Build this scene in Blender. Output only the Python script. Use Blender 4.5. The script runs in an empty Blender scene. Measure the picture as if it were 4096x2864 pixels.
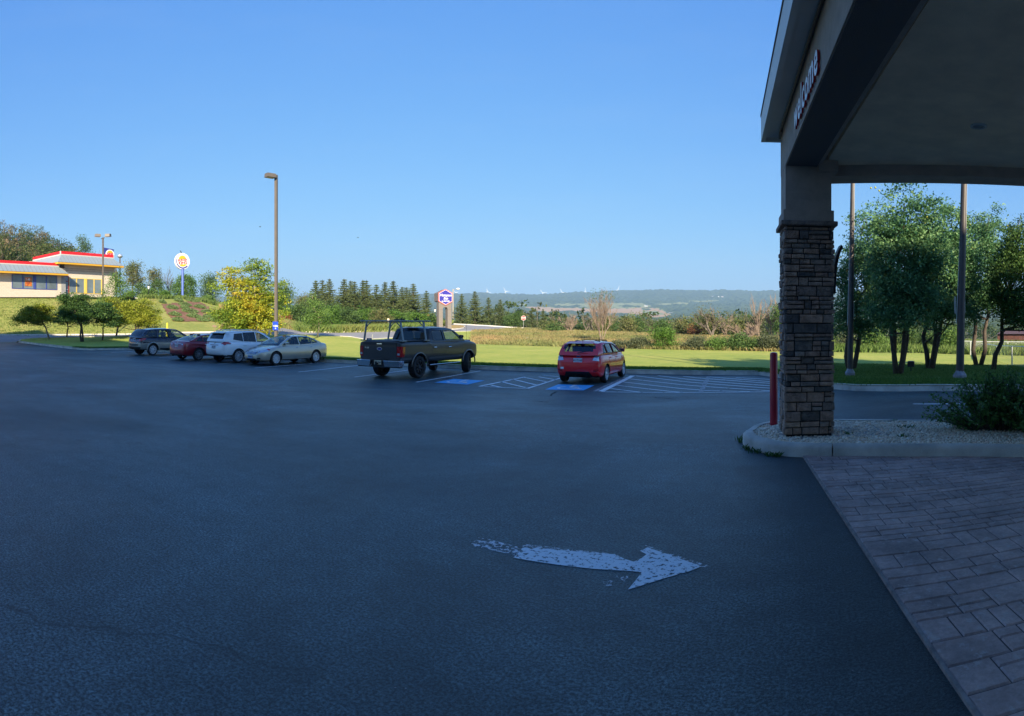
import bpy, bmesh, math, random
import numpy as np
from mathutils import Vector, Matrix
from mathutils.bvhtree import BVHTree
from mathutils.geometry import tessellate_polygon
S = bpy.context.scene
COL = S.collection
PI = math.pi
# ------------------------------------------------------------------ camera, sky, sun, exposure
F = 2427.0            # pixels per radian of the stitched panorama (full-size photograph)
X0, YH, EYE = 3105.0, 1305.0, 1.6
cd = bpy.data.cameras.new('camera'); cam = bpy.data.objects.new('camera', cd); COL.objects.link(cam)
cd.type = 'PANO'; cd.panorama_type = 'CENTRAL_CYLINDRICAL'
cd.central_cylindrical_radius = 1.0
cd.central_cylindrical_range_u_min = -2048 / F
cd.central_cylindrical_range_u_max = 2048 / F
cd.central_cylindrical_range_v_min = (YH - 2864) / F
cd.central_cylindrical_range_v_max = YH / F
cd.clip_start = 0.05; cd.clip_end = 60000
cam.location = (0, 0, EYE)
cam.rotation_euler = (PI / 2, 0, -(2048 - X0) / F)
S.camera = cam
SUN_EL, SUN_AZ = math.radians(25), math.radians(180 - 36)      # azimuth clockwise from +Y
w = bpy.data.worlds.new('World'); S.world = w; w.use_nodes = True
nt = w.node_tree
sky = nt.nodes.new('ShaderNodeTexSky'); sky.sky_type = 'NISHITA'; sky.sun_disc = False
sky.sun_elevation = SUN_EL; sky.sun_rotation = SUN_AZ
sky.altitude = 300; sky.air_density = 1.0; sky.dust_density = 0.6; sky.ozone_density = 1.6
bg = nt.nodes['Background']; bg.inputs[1].default_value = 0.15
sp_ = nt.nodes.new('ShaderNodeSeparateColor'); cb_ = nt.nodes.new('ShaderNodeCombineColor'); nt.links.new(sky.outputs[0], sp_.inputs[0])
EXPO = 1.0
for i, (a_, p_) in enumerate(((.435, 1.10), (.65, .72), (.94, .30))):      # the phone's tone curve, per channel
    m0 = nt.nodes.new('ShaderNodeMath'); m0.operation = 'MULTIPLY'; m0.inputs[1].default_value = .15
    m1 = nt.nodes.new('ShaderNodeMath'); m1.operation = 'POWER'; m1.inputs[1].default_value = p_
    m2 = nt.nodes.new('ShaderNodeMath'); m2.operation = 'MULTIPLY'; m2.inputs[1].default_value = a_ / .15 / 2 ** EXPO
    nt.links.new(sp_.outputs[i], m0.inputs[0]); nt.links.new(m0.outputs[0], m1.inputs[0]); nt.links.new(m1.outputs[0], m2.inputs[0]); nt.links.new(m2.outputs[0], cb_.inputs[i])
# thin wisps of high cloud, low over the horizon
tcw = nt.nodes.new('ShaderNodeTexCoord'); mpw = nt.nodes.new('ShaderNodeMapping'); mpw.inputs['Scale'].default_value = (2.2, 2.2, 16); nt.links.new(tcw.outputs['Generated'], mpw.inputs[0])
nw = nt.nodes.new('ShaderNodeTexNoise'); nw.inputs['Scale'].default_value = 1.6; nw.inputs['Detail'].default_value = 7; nw.inputs['Roughness'].default_value = .62; nt.links.new(mpw.outputs[0], nw.inputs[0])
rw = nt.nodes.new('ShaderNodeMapRange'); rw.inputs[1].default_value = .50; rw.inputs[2].default_value = .78; rw.inputs[4].default_value = .34; nt.links.new(nw.outputs['Fac'], rw.inputs[0])
szw = nt.nodes.new('ShaderNodeSeparateXYZ'); nt.links.new(tcw.outputs['Generated'], szw.inputs[0])
rz_ = nt.nodes.new('ShaderNodeMapRange'); rz_.inputs[1].default_value = .03; rz_.inputs[2].default_value = .20; rz_.inputs[3].default_value = 1; rz_.inputs[4].default_value = .12; nt.links.new(szw.outputs[2], rz_.inputs[0])
mw_ = nt.nodes.new('ShaderNodeMath'); mw_.operation = 'MULTIPLY'; nt.links.new(rw.outputs[0], mw_.inputs[0]); nt.links.new(rz_.outputs[0], mw_.inputs[1])
mxw = nt.nodes.new('ShaderNodeMix'); mxw.data_type = 'RGBA'; nt.links.new(mw_.outputs[0], mxw.inputs[0]); nt.links.new(cb_.outputs[0], mxw.inputs[6]); mxw.inputs[7].default_value = (.62/.15/2, .70/.15/2, .80/.15/2, 1)
nt.links.new(mxw.outputs[2], bg.inputs[0])
sl = bpy.data.lights.new('sun', 'SUN'); sl.energy = 5.0; sl.angle = math.radians(0.53); sl.color = (1, 0.87, 0.66)
so = bpy.data.objects.new('sun', sl); COL.objects.link(so)
sd = Vector((math.sin(SUN_AZ) * math.cos(SUN_EL), math.cos(SUN_AZ) * math.cos(SUN_EL), math.sin(SUN_EL)))
so.rotation_euler = sd.to_track_quat('Z', 'Y').to_euler(); so.location = (30, -40, 40)
S.view_settings.view_transform = 'Standard'; S.view_settings.look = 'None'
S.view_settings.exposure = EXPO + .14; S.view_settings.gamma = 1.0
S.cycles.max_bounces = 6; S.cycles.transparent_max_bounces = 16; S.cycles.volume_bounces = 0
S.cycles.use_denoising = True

# ------------------------------------------------------------------ helpers
def P(o, **k):
    for a, b in k.items(): o[a] = b
    return o
def tag(o, label=None, cat=None, group=None, kind=None):
    if label: o['label'] = label
    if cat: o['category'] = cat
    if group: o['group'] = group
    if kind: o['kind'] = kind
    return o
def thing(name, label, cat, loc=(0, 0, 0), rz=0, group=None):
    o = bpy.data.objects.new(name, None); COL.objects.link(o)
    o.location = loc; o.rotation_euler = (0, 0, rz); o.empty_display_size = .2
    return tag(o, label, cat, group)
def link(name, me, mats, parent=None, smooth=False):
    if mats is not None:
        for m in (mats if isinstance(mats, (list, tuple)) else [mats]): me.materials.append(m)
    if smooth:
        me.polygons.foreach_set('use_smooth', [True] * len(me.polygons))
    o = bpy.data.objects.new(name, me); COL.objects.link(o)
    if parent is not None: o.parent = parent
    return o
def pyd(name, v, f, mats, parent=None, smooth=False, mi=None):
    me = bpy.data.meshes.new(name); me.from_pydata([tuple(p) for p in v], [], [tuple(x) for x in f]); me.update()
    o = link(name, me, mats, parent, smooth)
    if mi is not None: me.polygons.foreach_set('material_index', mi)
    return o
def autosmooth(o, ang=40):
    me = o.data
    me.polygons.foreach_set('use_smooth', [True] * len(me.polygons))
    try: me.set_sharp_from_angle(angle=math.radians(ang))
    except Exception: pass
    return o
class MB:
    """collects simple solids; build() links them as one mesh object"""
    def __init__(s): s.v = []; s.f = []; s.m = []
    def add(s, v, f, mi=0):
        n = len(s.v); s.v += [Vector(p) for p in v]; s.f += [tuple(i + n for i in q) for q in f]; s.m += [mi] * len(f); return s
    def box(s, a, b, mi=0, M=None):
        x0, y0, z0 = a; x1, y1, z1 = b
        v = [Vector(p) for p in ((x0,y0,z0),(x1,y0,z0),(x1,y1,z0),(x0,y1,z0),(x0,y0,z1),(x1,y0,z1),(x1,y1,z1),(x0,y1,z1))]
        if M is not None: v = [M @ p for p in v]
        return s.add(v, [(0,3,2,1),(4,5,6,7),(0,1,5,4),(1,2,6,5),(2,3,7,6),(3,0,4,7)], mi)
    def tube(s, pts, r, n=8, mi=0, caps=True):
        pts = [Vector(p) for p in pts]; rs = r if isinstance(r, (list, tuple)) else [r] * len(pts)
        up = None; base = len(s.v); vs = []
        for i, p in enumerate(pts):
            d = (pts[min(i + 1, len(pts) - 1)] - pts[max(i - 1, 0)])
            d = d.normalized() if d.length > 1e-9 else Vector((0, 0, 1))
            if up is None or abs(up.dot(d)) > .98: up = Vector((1, 0, 0)) if abs(d.x) < .8 else Vector((0, 1, 0))
            a = (up - d * up.dot(d)).normalized(); b = d.cross(a); up = a
            for k in range(n):
                t = 2 * PI * k / n; vs.append(p + (a * math.cos(t) + b * math.sin(t)) * rs[i])
        f = []
        for i in range(len(pts) - 1):
            for k in range(n):
                k2 = (k + 1) % n; f.append((i*n+k, i*n+k2, (i+1)*n+k2, (i+1)*n+k))
        if caps: f.append(tuple(range(n - 1, -1, -1))); f.append(tuple((len(pts)-1)*n + k for k in range(n)))
        return s.add(vs, f, mi)
    def lathe(s, prof, n=16, mi=0, M=None, axis='z', caps=True):
        vs = []
        for (r, z) in prof:
            for k in range(n):
                t = 2 * PI * k / n; c, q = r * math.cos(t), r * math.sin(t)
                p = Vector((c, q, z)) if axis == 'z' else Vector((z, c, q))
                vs.append(M @ p if M is not None else p)
        f = []
        for i in range(len(prof) - 1):
            for k in range(n):
                k2 = (k + 1) % n; f.append((i*n+k, i*n+k2, (i+1)*n+k2, (i+1)*n+k))
        if caps: f.append(tuple(range(n - 1, -1, -1))); f.append(tuple((len(prof)-1)*n + k for k in range(n)))
        return s.add(vs, f, mi)
    def prism(s, poly, h0, h1, fn, mi=0):
        """poly: 2-D outline, extruded between h0 and h1, fn(u, v, h) -> point"""
        n = len(poly); v = [fn(u, w_, h0) for u, w_ in poly] + [fn(u, w_, h1) for u, w_ in poly]
        f = [tuple(range(n - 1, -1, -1)), tuple(range(n, 2 * n))] + [(i, (i+1) % n, (i+1) % n + n, i + n) for i in range(n)]
        return s.add(v, f, mi)
    def build(s, name, mats, parent=None, smooth=False, bevel=0, auto=None):
        o = pyd(name, s.v, s.f, mats, parent, smooth, s.m)
        bm = bmesh.new(); bm.from_mesh(o.data); bmesh.ops.recalc_face_normals(bm, faces=bm.faces[:]); bm.to_mesh(o.data); bm.free()
        if bevel:
            b = o.modifiers.new('b', 'BEVEL'); b.width = bevel; b.segments = 2; b.limit_method = 'ANGLE'
        if auto: autosmooth(o, auto)
        return o
def copytree(o, parent=None):
    c = o.copy(); COL.objects.link(c)
    if parent is not None: c.parent = parent
    for ch in list(o.children): copytree(ch, c)
    return c
def rgb(h):
    c = [int(h[i:i+2], 16) / 255 for i in (0, 2, 4)]
    return tuple((x / 12.92 if x < .04045 else ((x + .055) / 1.055) ** 2.4) for x in c) + (1,)
def mat(name, col, rough=.6, metal=0, spec=.5, coat=0, var=0, scale=4, bump=0, bscale=30, col2=None, obj=True, emit=0, detail=4, alpha=1):
    m = bpy.data.materials.new(name); m.use_nodes = True; t = m.node_tree; b = t.nodes['Principled BSDF']
    c = tuple(col) + ((1,) if len(col) == 3 else ())
    b.inputs['Base Color'].default_value = c; b.inputs['Roughness'].default_value = rough; b.inputs['Metallic'].default_value = metal
    b.inputs['Specular IOR Level'].default_value = spec; b.inputs['Coat Weight'].default_value = coat; b.inputs['Coat Roughness'].default_value = .04
    tc = t.nodes.new('ShaderNodeTexCoord')
    if var or col2:
        n = t.nodes.new('ShaderNodeTexNoise'); n.inputs['Scale'].default_value = scale; n.inputs['Detail'].default_value = detail; n.inputs['Roughness'].default_value = .6
        t.links.new(tc.outputs['Object'], n.inputs['Vector'])
        r = t.nodes.new('ShaderNodeValToRGB'); r.color_ramp.elements[0].position = .32; r.color_ramp.elements[1].position = .68
        if col2: a2 = tuple(col2) + ((1,) if len(col2) == 3 else ()); a1 = c
        else: a1 = tuple(x * (1 - var) for x in c[:3]) + (1,); a2 = tuple(min(1, x * (1 + var)) for x in c[:3]) + (1,)
        r.color_ramp.elements[0].color = a1; r.color_ramp.elements[1].color = a2
        t.links.new(n.outputs['Fac'], r.inputs[0]); t.links.new(r.outputs[0], b.inputs['Base Color'])
    if bump:
        n2 = t.nodes.new('ShaderNodeTexNoise'); n2.inputs['Scale'].default_value = bscale; n2.inputs['Detail'].default_value = 5
        t.links.new(tc.outputs['Object'], n2.inputs['Vector'])
        bp = t.nodes.new('ShaderNodeBump'); bp.inputs['Strength'].default_value = bump; bp.inputs['Distance'].default_value = .02
        t.links.new(n2.outputs['Fac'], bp.inputs['Height']); t.links.new(bp.outputs[0], b.inputs['Normal'])
    return m
def leafmat(name, cols, trans=.35, rough=.6):
    m = bpy.data.materials.new(name); m.use_nodes = True; t = m.node_tree; t.nodes.remove(t.nodes['Principled BSDF'])
    out = t.nodes['Material Output']
    at = t.nodes.new('ShaderNodeAttribute'); at.attribute_name = 'tint'
    r = t.nodes.new('ShaderNodeValToRGB'); e = r.color_ramp.elements
    while len(e) < len(cols): e.new(.5)
    for i, c in enumerate(cols): e[i].position = i / (len(cols) - 1); e[i].color = tuple(c) + (1,)
    t.links.new(at.outputs['Fac'], r.inputs[0])
    d = t.nodes.new('ShaderNodeBsdfPrincipled'); d.inputs['Roughness'].default_value = rough; d.inputs['Specular IOR Level'].default_value = .25
    tr = t.nodes.new('ShaderNodeBsdfTranslucent'); mx = t.nodes.new('ShaderNodeMixShader'); mx.inputs[0].default_value = trans
    t.links.new(r.outputs[0], d.inputs['Base Color']); t.links.new(r.outputs[0], tr.inputs[0])
    t.links.new(d.outputs[0], mx.inputs[1]); t.links.new(tr.outputs[0], mx.inputs[2]); t.links.new(mx.outputs[0], out.inputs[0])
    return m
def text(name, body, size, M, m, parent=None, ext=.01, bold=0, shear=0, align='CENTER', sx=1, space=1):
    c = bpy.data.curves.new(name, 'FONT'); c.body = body; c.size = size; c.extrude = ext; c.offset = bold; c.shear = shear
    c.align_x = align; c.align_y = 'CENTER'; c.space_character = space; c.resolution_u = 3
    o = bpy.data.objects.new(name, c); COL.objects.link(o)
    dg = bpy.context.evaluated_depsgraph_get(); me = bpy.data.meshes.new_from_object(o.evaluated_get(dg))
    bpy.data.objects.remove(o); me.materials.clear()
    me.transform(M @ Matrix.Diagonal((sx, 1, 1, 1))); me.name = name
    return link(name, me, m, parent)

# ------------------------------------------------------------------ from the photograph's pixels to places on the ground
def az(px): return (px - X0) / F
def pol(px, d, z=0): a = az(px); return Vector((d * math.sin(a), d * math.cos(a), z))
def zat(d, y): return EYE - (y - YH) * d / F
def pxof(x, y): return X0 + F * math.atan2(x, y)
def ip(x, tab):
    if x <= tab[0][0]: return tab[0][1]
    for (a, b), (c, e) in zip(tab, tab[1:]):
        if x <= c: return b + (e - b) * (x - a) / (c - a)
    return tab[-1][1]
def ip2(x, tab): return ip(x, [(t[0], t[1]) for t in tab]), ip(x, [(t[0], t[2]) for t in tab])
LEV = [(-90,.12),(-58,.05),(-45,-.1),(-32,-.27),(-12,-.37),(-3,-.37),(4,-.17),(60,-.15)]
def gz(x, y):
    t = min(1, max(0, (y - 7) / 10)); t = t * t * (3 - 2 * t)
    return ip(x, LEV) * t
KERB = [(76,1371),(152,1381),(229,1390),(293,1397.5),(360,1401.5),(440,1400),(518,1399)] + \
       [(x, YH + 196 * math.cos((x - X0) / F)) for x in range(600, 3111, 90)] + [(3150,1517),(3220,1535),(3313,1556),(3420,1564),(3600,1566),(4300,1566),(5000,1563)]
def near_hit(px, py):
    lo = .3; step = .25; d = lo; a = az(px)
    g = lambda d: gz(d * math.sin(a), d * math.cos(a)) - zat(d, py)
    while d < 140 and g(d) < 0: d += step
    l, h = d - step, d
    for _ in range(30):
        m_ = (l + h) / 2
        if g(m_) < 0: l = m_
        else: h = m_
    return h
KD = [(-900, 58.5), (70, 58.5)] + [(px, near_hit(px, y)) for px, y in KERB]
BM = [(1700,60,1366),(1881,56,1375),(2094,52,1383),(2243,50.5,1387),(2400,49,1392),(2714,46,1399),(3109,43.7,1406),(3330,42,1409),(3700,42,1413),(3850,41,1418),(4300,40,1428),(5000,40,1430)]
B1 = [(-900,58.7,1369),(72,58.7,1369),(84,61,1357),(137,61,1352),(262,60,1349),(518,58,1344),(700,56,1339),(1089,55,1338),(1216,60,1338),(1400,61,1347),(1460,59,1358),(1600,64,1350),(1750,74,1332),(1810,77,1326.5),(1950,82,1323),(2080,97,1313.5),
      (2400,79,1330),(2498,77,1333),(2714,70,1343),(3030,63,1351.5),(3400,60,1362),(4300,60,1385),(5000,60,1390)]
B2 = [(-900,66,1342),(76,66,1342),(300,66,1341),(518,65,1339),(700,64,1333),(900,64,1330),(1050,70,1311),(1124,70,1311),(1160,69,1317),(1222,66,1330),(1350,66,1331),(1569,70,1325.5),(1700,78,1319),(1815,96,1297),(1950,98.5,1304),(2080,98.5,1313),
      (2400,80,1330),(2498,78,1333),(2714,71,1343),(3030,64,1351.5),(3400,61,1362),(4300,61,1385),(5000,61,1390)]
B3 = [(-900,77,1192),(350,78,1192),(560,80,1194),(730,84,1197),(800,84,1206),(887,82,1228),(1000,80,1262),(1124,78,1290),(1222,74,1319),(1350,72,1324),(1569,76,1319),(1700,82,1314),(1815,98,1297),(1950,100,1304),(2080,100,1313),
      (2400,82,1331),(2498,80,1334),(2714,73,1344),(3030,66,1353),(3400,64,1364),(4300,66,1383),(5000,66,1388)]
def zz(tab, d): return [(p, zat(d, 0) * 0 + z) for p, z in tab]
Z130 = [(560,5.7),(900,5),(1124,3),(1569,2),(1815,.6),(2069,-2),(2400,-4),(3030,-4),(3400,-1),(5000,-.5)]
Z190 = [(-900,27),(0,26),(200,23),(300,17.5),(370,13.5),(430,9.5),(560,6),(900,5),(1569,1),(2069,-6),(3030,-8),(5000,-4)]
Z320 = [(-900,24),(0,24),(300,14),(560,7),(1100,4),(1569,-6),(2069,-16),(3030,-16),(5000,-10)]
RIDGE = [(-900,1190),(1300,1182),(1600,1177),(1721,1174),(1820,1172),(1916,1171),(2048,1175),(2170,1176),(2222,1173),(2362,1166),(2488,1162),(2629,1156),(2759,1162),(2883,1158),(2988,1162),(3109,1161),(3600,1165),(5000,1180)]
def prof(px):
    kd = ip(px, KD); k = pol(px, kd); n = [(kd, gz(k.x, k.y) + (.17 if px > 70 else .01))]
    b1 = ip2(px, B1); z1 = zat(*b1)
    if px >= 1700: bm = ip2(px, BM); n.append((bm[0], zat(*bm)))
    else:
        q = max(0, min(1, (px - 1400) / 300)); dm = kd + .3 + (b1[0] - kd) * .55; zm = n[0][1] + (z1 - n[0][1]) * .45
        bm = ip2(1700, BM); n.append((dm + (bm[0] - dm) * q, zm + (zat(*bm) - zm) * q))
    n.append((max(b1[0], n[-1][0] + .01), z1))
    b2 = ip2(px, B2); n.append((b2[0], zat(*b2))); b3 = ip2(px, B3); n.append((b3[0], zat(*b3)))
    n += [(130, ip(px, Z130)), (190, ip(px, Z190)), (320, ip(px, Z320))]
    rt = min(1, max(0, (px - 1150) / 350))
    for d, zr in ((600,-6),(900,zat(900,1292)),(1500,zat(1500,1282)),(2200,zat(2200,1270)),(3000,zat(3000,1247)),(3600,zat(3600,1222)),(4300,zat(4300,1203))):
        n.append((d, zr * rt + (ip(px, Z320) + (d - 320) * .012) * (1 - rt)))
    zr = zat(5500, ip(px, RIDGE)); n += [(5500, zr), (6100, zr * .93), (7500, zr * .5)]
    return n
_pc = {}
def tz(px, d):
    k = round(px); 
    if k not in _pc: _pc[k] = prof(k)
    n = _pc[k]
    if d < n[0][0]: q = pol(px, d); return gz(q.x, q.y)
    return ip(d, n)
def tzxy(x, y): return tz(pxof(x, y), math.hypot(x, y))
def gp(px, py, dmin=2, dmax=6000):
    d = dmin; 
    while d < dmax and tz(px, d) < zat(d, py): d *= 1.004
    q = pol(px, d); return Vector((q.x, q.y, tz(px, d)))
# ------------------------------------------------------------------ materials of the setting
def ground_mat(name, cols, scales=(0.15, 3, 40), rough=.9, bump=.3, spec=.3, w=(.5,.3,.2)):
    """world-space layered noise colour"""
    m = bpy.data.materials.new(name); m.use_nodes = True; t = m.node_tree; b = t.nodes['Principled BSDF']
    b.inputs['Roughness'].default_value = rough; b.inputs['Specular IOR Level'].default_value = spec
    tc = t.nodes.new('ShaderNodeTexCoord'); acc = None
    for s, k in zip(scales, w):
        n = t.nodes.new('ShaderNodeTexNoise'); n.inputs['Scale'].default_value = s; n.inputs['Detail'].default_value = 5; n.inputs['Roughness'].default_value = .62
        t.links.new(tc.outputs['Object'], n.inputs['Vector'])
        q = t.nodes.new('ShaderNodeMath'); q.operation = 'MULTIPLY'; q.inputs[1].default_value = k; t.links.new(n.outputs['Fac'], q.inputs[0])
        if acc is None: acc = q
        else:
            a = t.nodes.new('ShaderNodeMath'); a.operation = 'ADD'; t.links.new(acc.outputs[0], a.inputs[0]); t.links.new(q.outputs[0], a.inputs[1]); acc = a
        last = n
    r = t.nodes.new('ShaderNodeValToRGB'); e = r.color_ramp.elements
    while len(e) < len(cols): e.new(.5)
    for i, c in enumerate(cols): e[i].position = .36 + .28 * i / (len(cols) - 1); e[i].color = tuple(c) + (1,)
    t.links.new(acc.outputs[0], r.inputs[0]); t.links.new(r.outputs[0], b.inputs['Base Color'])
    bp = t.nodes.new('ShaderNodeBump'); bp.inputs['Strength'].default_value = bump; bp.inputs['Distance'].default_value = .03
    t.links.new(last.outputs['Fac'], bp.inputs['Height']); t.links.new(bp.outputs[0], b.inputs['Normal'])
    return m
M_grass = ground_mat('lawn', [(.19,.27,.045),(.33,.37,.060),(.50,.44,.11)], (.16, 2.2, 26), w=(.38,.3,.32), bump=.9)
M_shade_grass = M_grass
M_bank = ground_mat('bank_grass', [(.15,.19,.035),(.24,.26,.06),(.36,.29,.10)], (.25, 2.2, 16), w=(.4,.35,.25), bump=1)
M_meadow = ground_mat('dry_meadow', [(.13,.16,.05),(.23,.22,.075),(.38,.26,.11)], (.2, 1.5, 12), w=(.4,.3,.3), bump=1)
M_soil = ground_mat('woodland_floor', [(.035,.055,.016),(.07,.09,.028),(.13,.13,.05)], (.02, .3, 3), bump=1)
M_road = ground_mat('old_road', [(.20,.195,.19),(.25,.245,.24),(.30,.29,.28)], (.3, 3, 60), w=(.4,.25,.35), bump=.2)
M_bkroad = ground_mat('brown_road', [(.13,.12,.12),(.17,.155,.15),(.2,.19,.18)], (.3, 3, 60), bump=.2)
M_mulch = ground_mat('mulch', [(.12,.06,.035),(.19,.10,.06),(.26,.15,.095)], (.5, 4, 30), bump=1)
M_conc = mat('kerb_concrete', (.50,.47,.40), .85, var=.28, scale=2.2, bump=.35, bscale=60, detail=8)
M_concl = mat('pale_kerb_concrete', (.55,.50,.42), .85, var=.2, scale=1.5)
def asphalt():
    m = bpy.data.materials.new('asphalt'); m.use_nodes = True; t = m.node_tree; b = t.nodes['Principled BSDF']
    tc = t.nodes.new('ShaderNodeTexCoord')
    def noise(sc, det=5, ro=.6, dist=0, vec=None, sv=None):
        n = t.nodes.new('ShaderNodeTexNoise'); n.inputs['Scale'].default_value = sc; n.inputs['Detail'].default_value = det; n.inputs['Roughness'].default_value = ro; n.inputs['Distortion'].default_value = dist
        src = tc.outputs['Object']
        if sv:
            mp = t.nodes.new('ShaderNodeMapping'); mp.inputs['Scale'].default_value = sv; mp.inputs['Rotation'].default_value = (0, 0, .35); t.links.new(src, mp.inputs[0]); src = mp.outputs[0]
        t.links.new(src, n.inputs['Vector']); return n.outputs['Fac']
    def ramp(src, a, b_, ca, cb):
        r = t.nodes.new('ShaderNodeValToRGB'); r.color_ramp.elements[0].position = a; r.color_ramp.elements[1].position = b_
        r.color_ramp.elements[0].color = ca; r.color_ramp.elements[1].color = cb; t.links.new(src, r.inputs[0]); return r.outputs[0]
    def mul(a, c, mode='MULTIPLY', f=1):
        x = t.nodes.new('ShaderNodeMix'); x.data_type = 'RGBA'; x.blend_type = mode; x.inputs[0].default_value = f
        t.links.new(a, x.inputs[6]); t.links.new(c, x.inputs[7]); return x.outputs[2]
    g = lambda v: (v, v, v, 1)
    base = ramp(noise(.28, 6, .65, .6), .38, .63, (.018,.037,.042,1), (.058,.093,.098,1))        # worn, paler patches
    streak = ramp(noise(1, 5, .6, .3, sv=(.16, 1.1, 1)), .35, .68, g(.82), g(1.2))                # sealer brushed in swathes
    mid = ramp(noise(2.6, 6, .7), .3, .7, g(.8), g(1.18))
    fine = ramp(noise(58, 3, .8), .41, .62, g(.18), g(2.3)); grain = ramp(noise(33, 3, .7), .38, .64, g(.82), g(1.2)); clot = ramp(noise(9, 5, .75), .36, .66, g(.78), g(1.22))
    stain = ramp(noise(.85, 3, .5, .4), .26, .38, g(.6), g(1))
    c = mul(mul(mul(mul(mul(mul(base, streak), mid), fine), grain), clot), stain)
    # fresher, darker sealer where tyres never run, deepened with painted canopy shade: a band along the paving and the foot of the island
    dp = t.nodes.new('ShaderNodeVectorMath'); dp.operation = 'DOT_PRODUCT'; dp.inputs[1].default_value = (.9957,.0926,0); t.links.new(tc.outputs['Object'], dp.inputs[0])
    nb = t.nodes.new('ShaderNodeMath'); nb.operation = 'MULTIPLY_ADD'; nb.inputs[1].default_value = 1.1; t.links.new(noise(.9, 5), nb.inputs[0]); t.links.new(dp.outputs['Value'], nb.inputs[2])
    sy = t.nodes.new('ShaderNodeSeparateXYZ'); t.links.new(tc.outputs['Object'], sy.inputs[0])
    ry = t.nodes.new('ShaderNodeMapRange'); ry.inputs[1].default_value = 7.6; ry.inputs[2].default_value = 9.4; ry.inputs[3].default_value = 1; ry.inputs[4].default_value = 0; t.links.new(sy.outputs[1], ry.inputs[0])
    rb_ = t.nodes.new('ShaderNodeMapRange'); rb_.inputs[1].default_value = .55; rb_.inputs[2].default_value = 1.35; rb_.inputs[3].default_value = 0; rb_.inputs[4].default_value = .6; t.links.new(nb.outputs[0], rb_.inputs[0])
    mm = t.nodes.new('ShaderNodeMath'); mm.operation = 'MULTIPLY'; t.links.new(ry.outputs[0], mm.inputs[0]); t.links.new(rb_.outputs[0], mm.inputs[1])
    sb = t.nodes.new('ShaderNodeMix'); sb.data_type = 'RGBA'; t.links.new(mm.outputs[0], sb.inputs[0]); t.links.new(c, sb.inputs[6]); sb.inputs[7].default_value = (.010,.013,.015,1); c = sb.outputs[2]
    # hairline cracks
    nd = t.nodes.new('ShaderNodeTexNoise'); nd.inputs['Scale'].default_value = 1.1; nd.inputs['Detail'].default_value = 6; t.links.new(tc.outputs['Object'], nd.inputs[0])
    va = t.nodes.new('ShaderNodeVectorMath'); va.operation = 'MULTIPLY_ADD'; va.inputs[1].default_value = (1.6,1.6,0); t.links.new(nd.outputs['Color'], va.inputs[0]); t.links.new(tc.outputs['Object'], va.inputs[2])
    vc = t.nodes.new('ShaderNodeTexVoronoi'); vc.feature = 'DISTANCE_TO_EDGE'; vc.inputs['Scale'].default_value = .17; t.links.new(va.outputs[0], vc.inputs['Vector'])
    cr_ = ramp(vc.outputs['Distance'], .0012, .004, g(.35), g(1)); msk = ramp(noise(.22, 2), .50, .58, g(0), g(1))
    inv = t.nodes.new('ShaderNodeMix'); inv.data_type = 'RGBA'; t.links.new(msk, inv.inputs[0]); inv.inputs[6].default_value = g(1); t.links.new(cr_, inv.inputs[7]); c = mul(c, inv.outputs[2])
    v = t.nodes.new('ShaderNodeTexVoronoi'); v.inputs['Scale'].default_value = 24; t.links.new(tc.outputs['Object'], v.inputs['Vector'])
    sp = t.nodes.new('ShaderNodeMath'); sp.operation = 'LESS_THAN'; sp.inputs[1].default_value = .10; t.links.new(v.outputs['Distance'], sp.inputs[0])
    n3 = noise(7, 2); th = t.nodes.new('ShaderNodeMath'); th.operation = 'GREATER_THAN'; th.inputs[1].default_value = .62; t.links.new(n3, th.inputs[0])
    an = t.nodes.new('ShaderNodeMath'); an.operation = 'MULTIPLY'; t.links.new(sp.outputs[0], an.inputs[0]); t.links.new(th.outputs[0], an.inputs[1])
    x = t.nodes.new('ShaderNodeMix'); x.data_type = 'RGBA'; t.links.new(an.outputs[0], x.inputs[0]); t.links.new(c, x.inputs[6]); x.inputs[7].default_value = (.2,.2,.2,1)
    t.links.new(x.outputs[2], b.inputs['Base Color'])
    ro = t.nodes.new('ShaderNodeMapRange'); t.links.new(noise(.5, 5), ro.inputs[0]); ro.inputs[3].default_value = .44; ro.inputs[4].default_value = .62
    t.links.new(ro.outputs[0], b.inputs['Roughness']); b.inputs['Specular IOR Level'].default_value = .45
    bp = t.nodes.new('ShaderNodeBump'); bp.inputs['Strength'].default_value = .6; bp.inputs['Distance'].default_value = .010
    t.links.new(noise(80, 3, .8), bp.inputs['Height']); t.links.new(bp.outputs[0], b.inputs['Normal'])
    return m
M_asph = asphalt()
# ------------------------------------------------------------------ asphalt lot (one sheet, also behind the camera)
def grid_sheet(name, xs, ys, fz, m):
    v = [(x, y, fz(x, y)) for y in ys for x in xs]; nx = len(xs)
    f = [(j*nx+i, j*nx+i+1, (j+1)*nx+i+1, (j+1)*nx+i) for j in range(len(ys)-1) for i in range(nx-1)]
    return pyd(name, v, f, m, smooth=True)
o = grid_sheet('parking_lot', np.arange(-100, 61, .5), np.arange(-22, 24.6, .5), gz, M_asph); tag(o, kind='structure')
o = grid_sheet('ground', np.arange(-200, 201, 10), np.arange(-170, -19, 10), lambda x, y: -.03, M_grass); tag(o, kind='structure')
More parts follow.
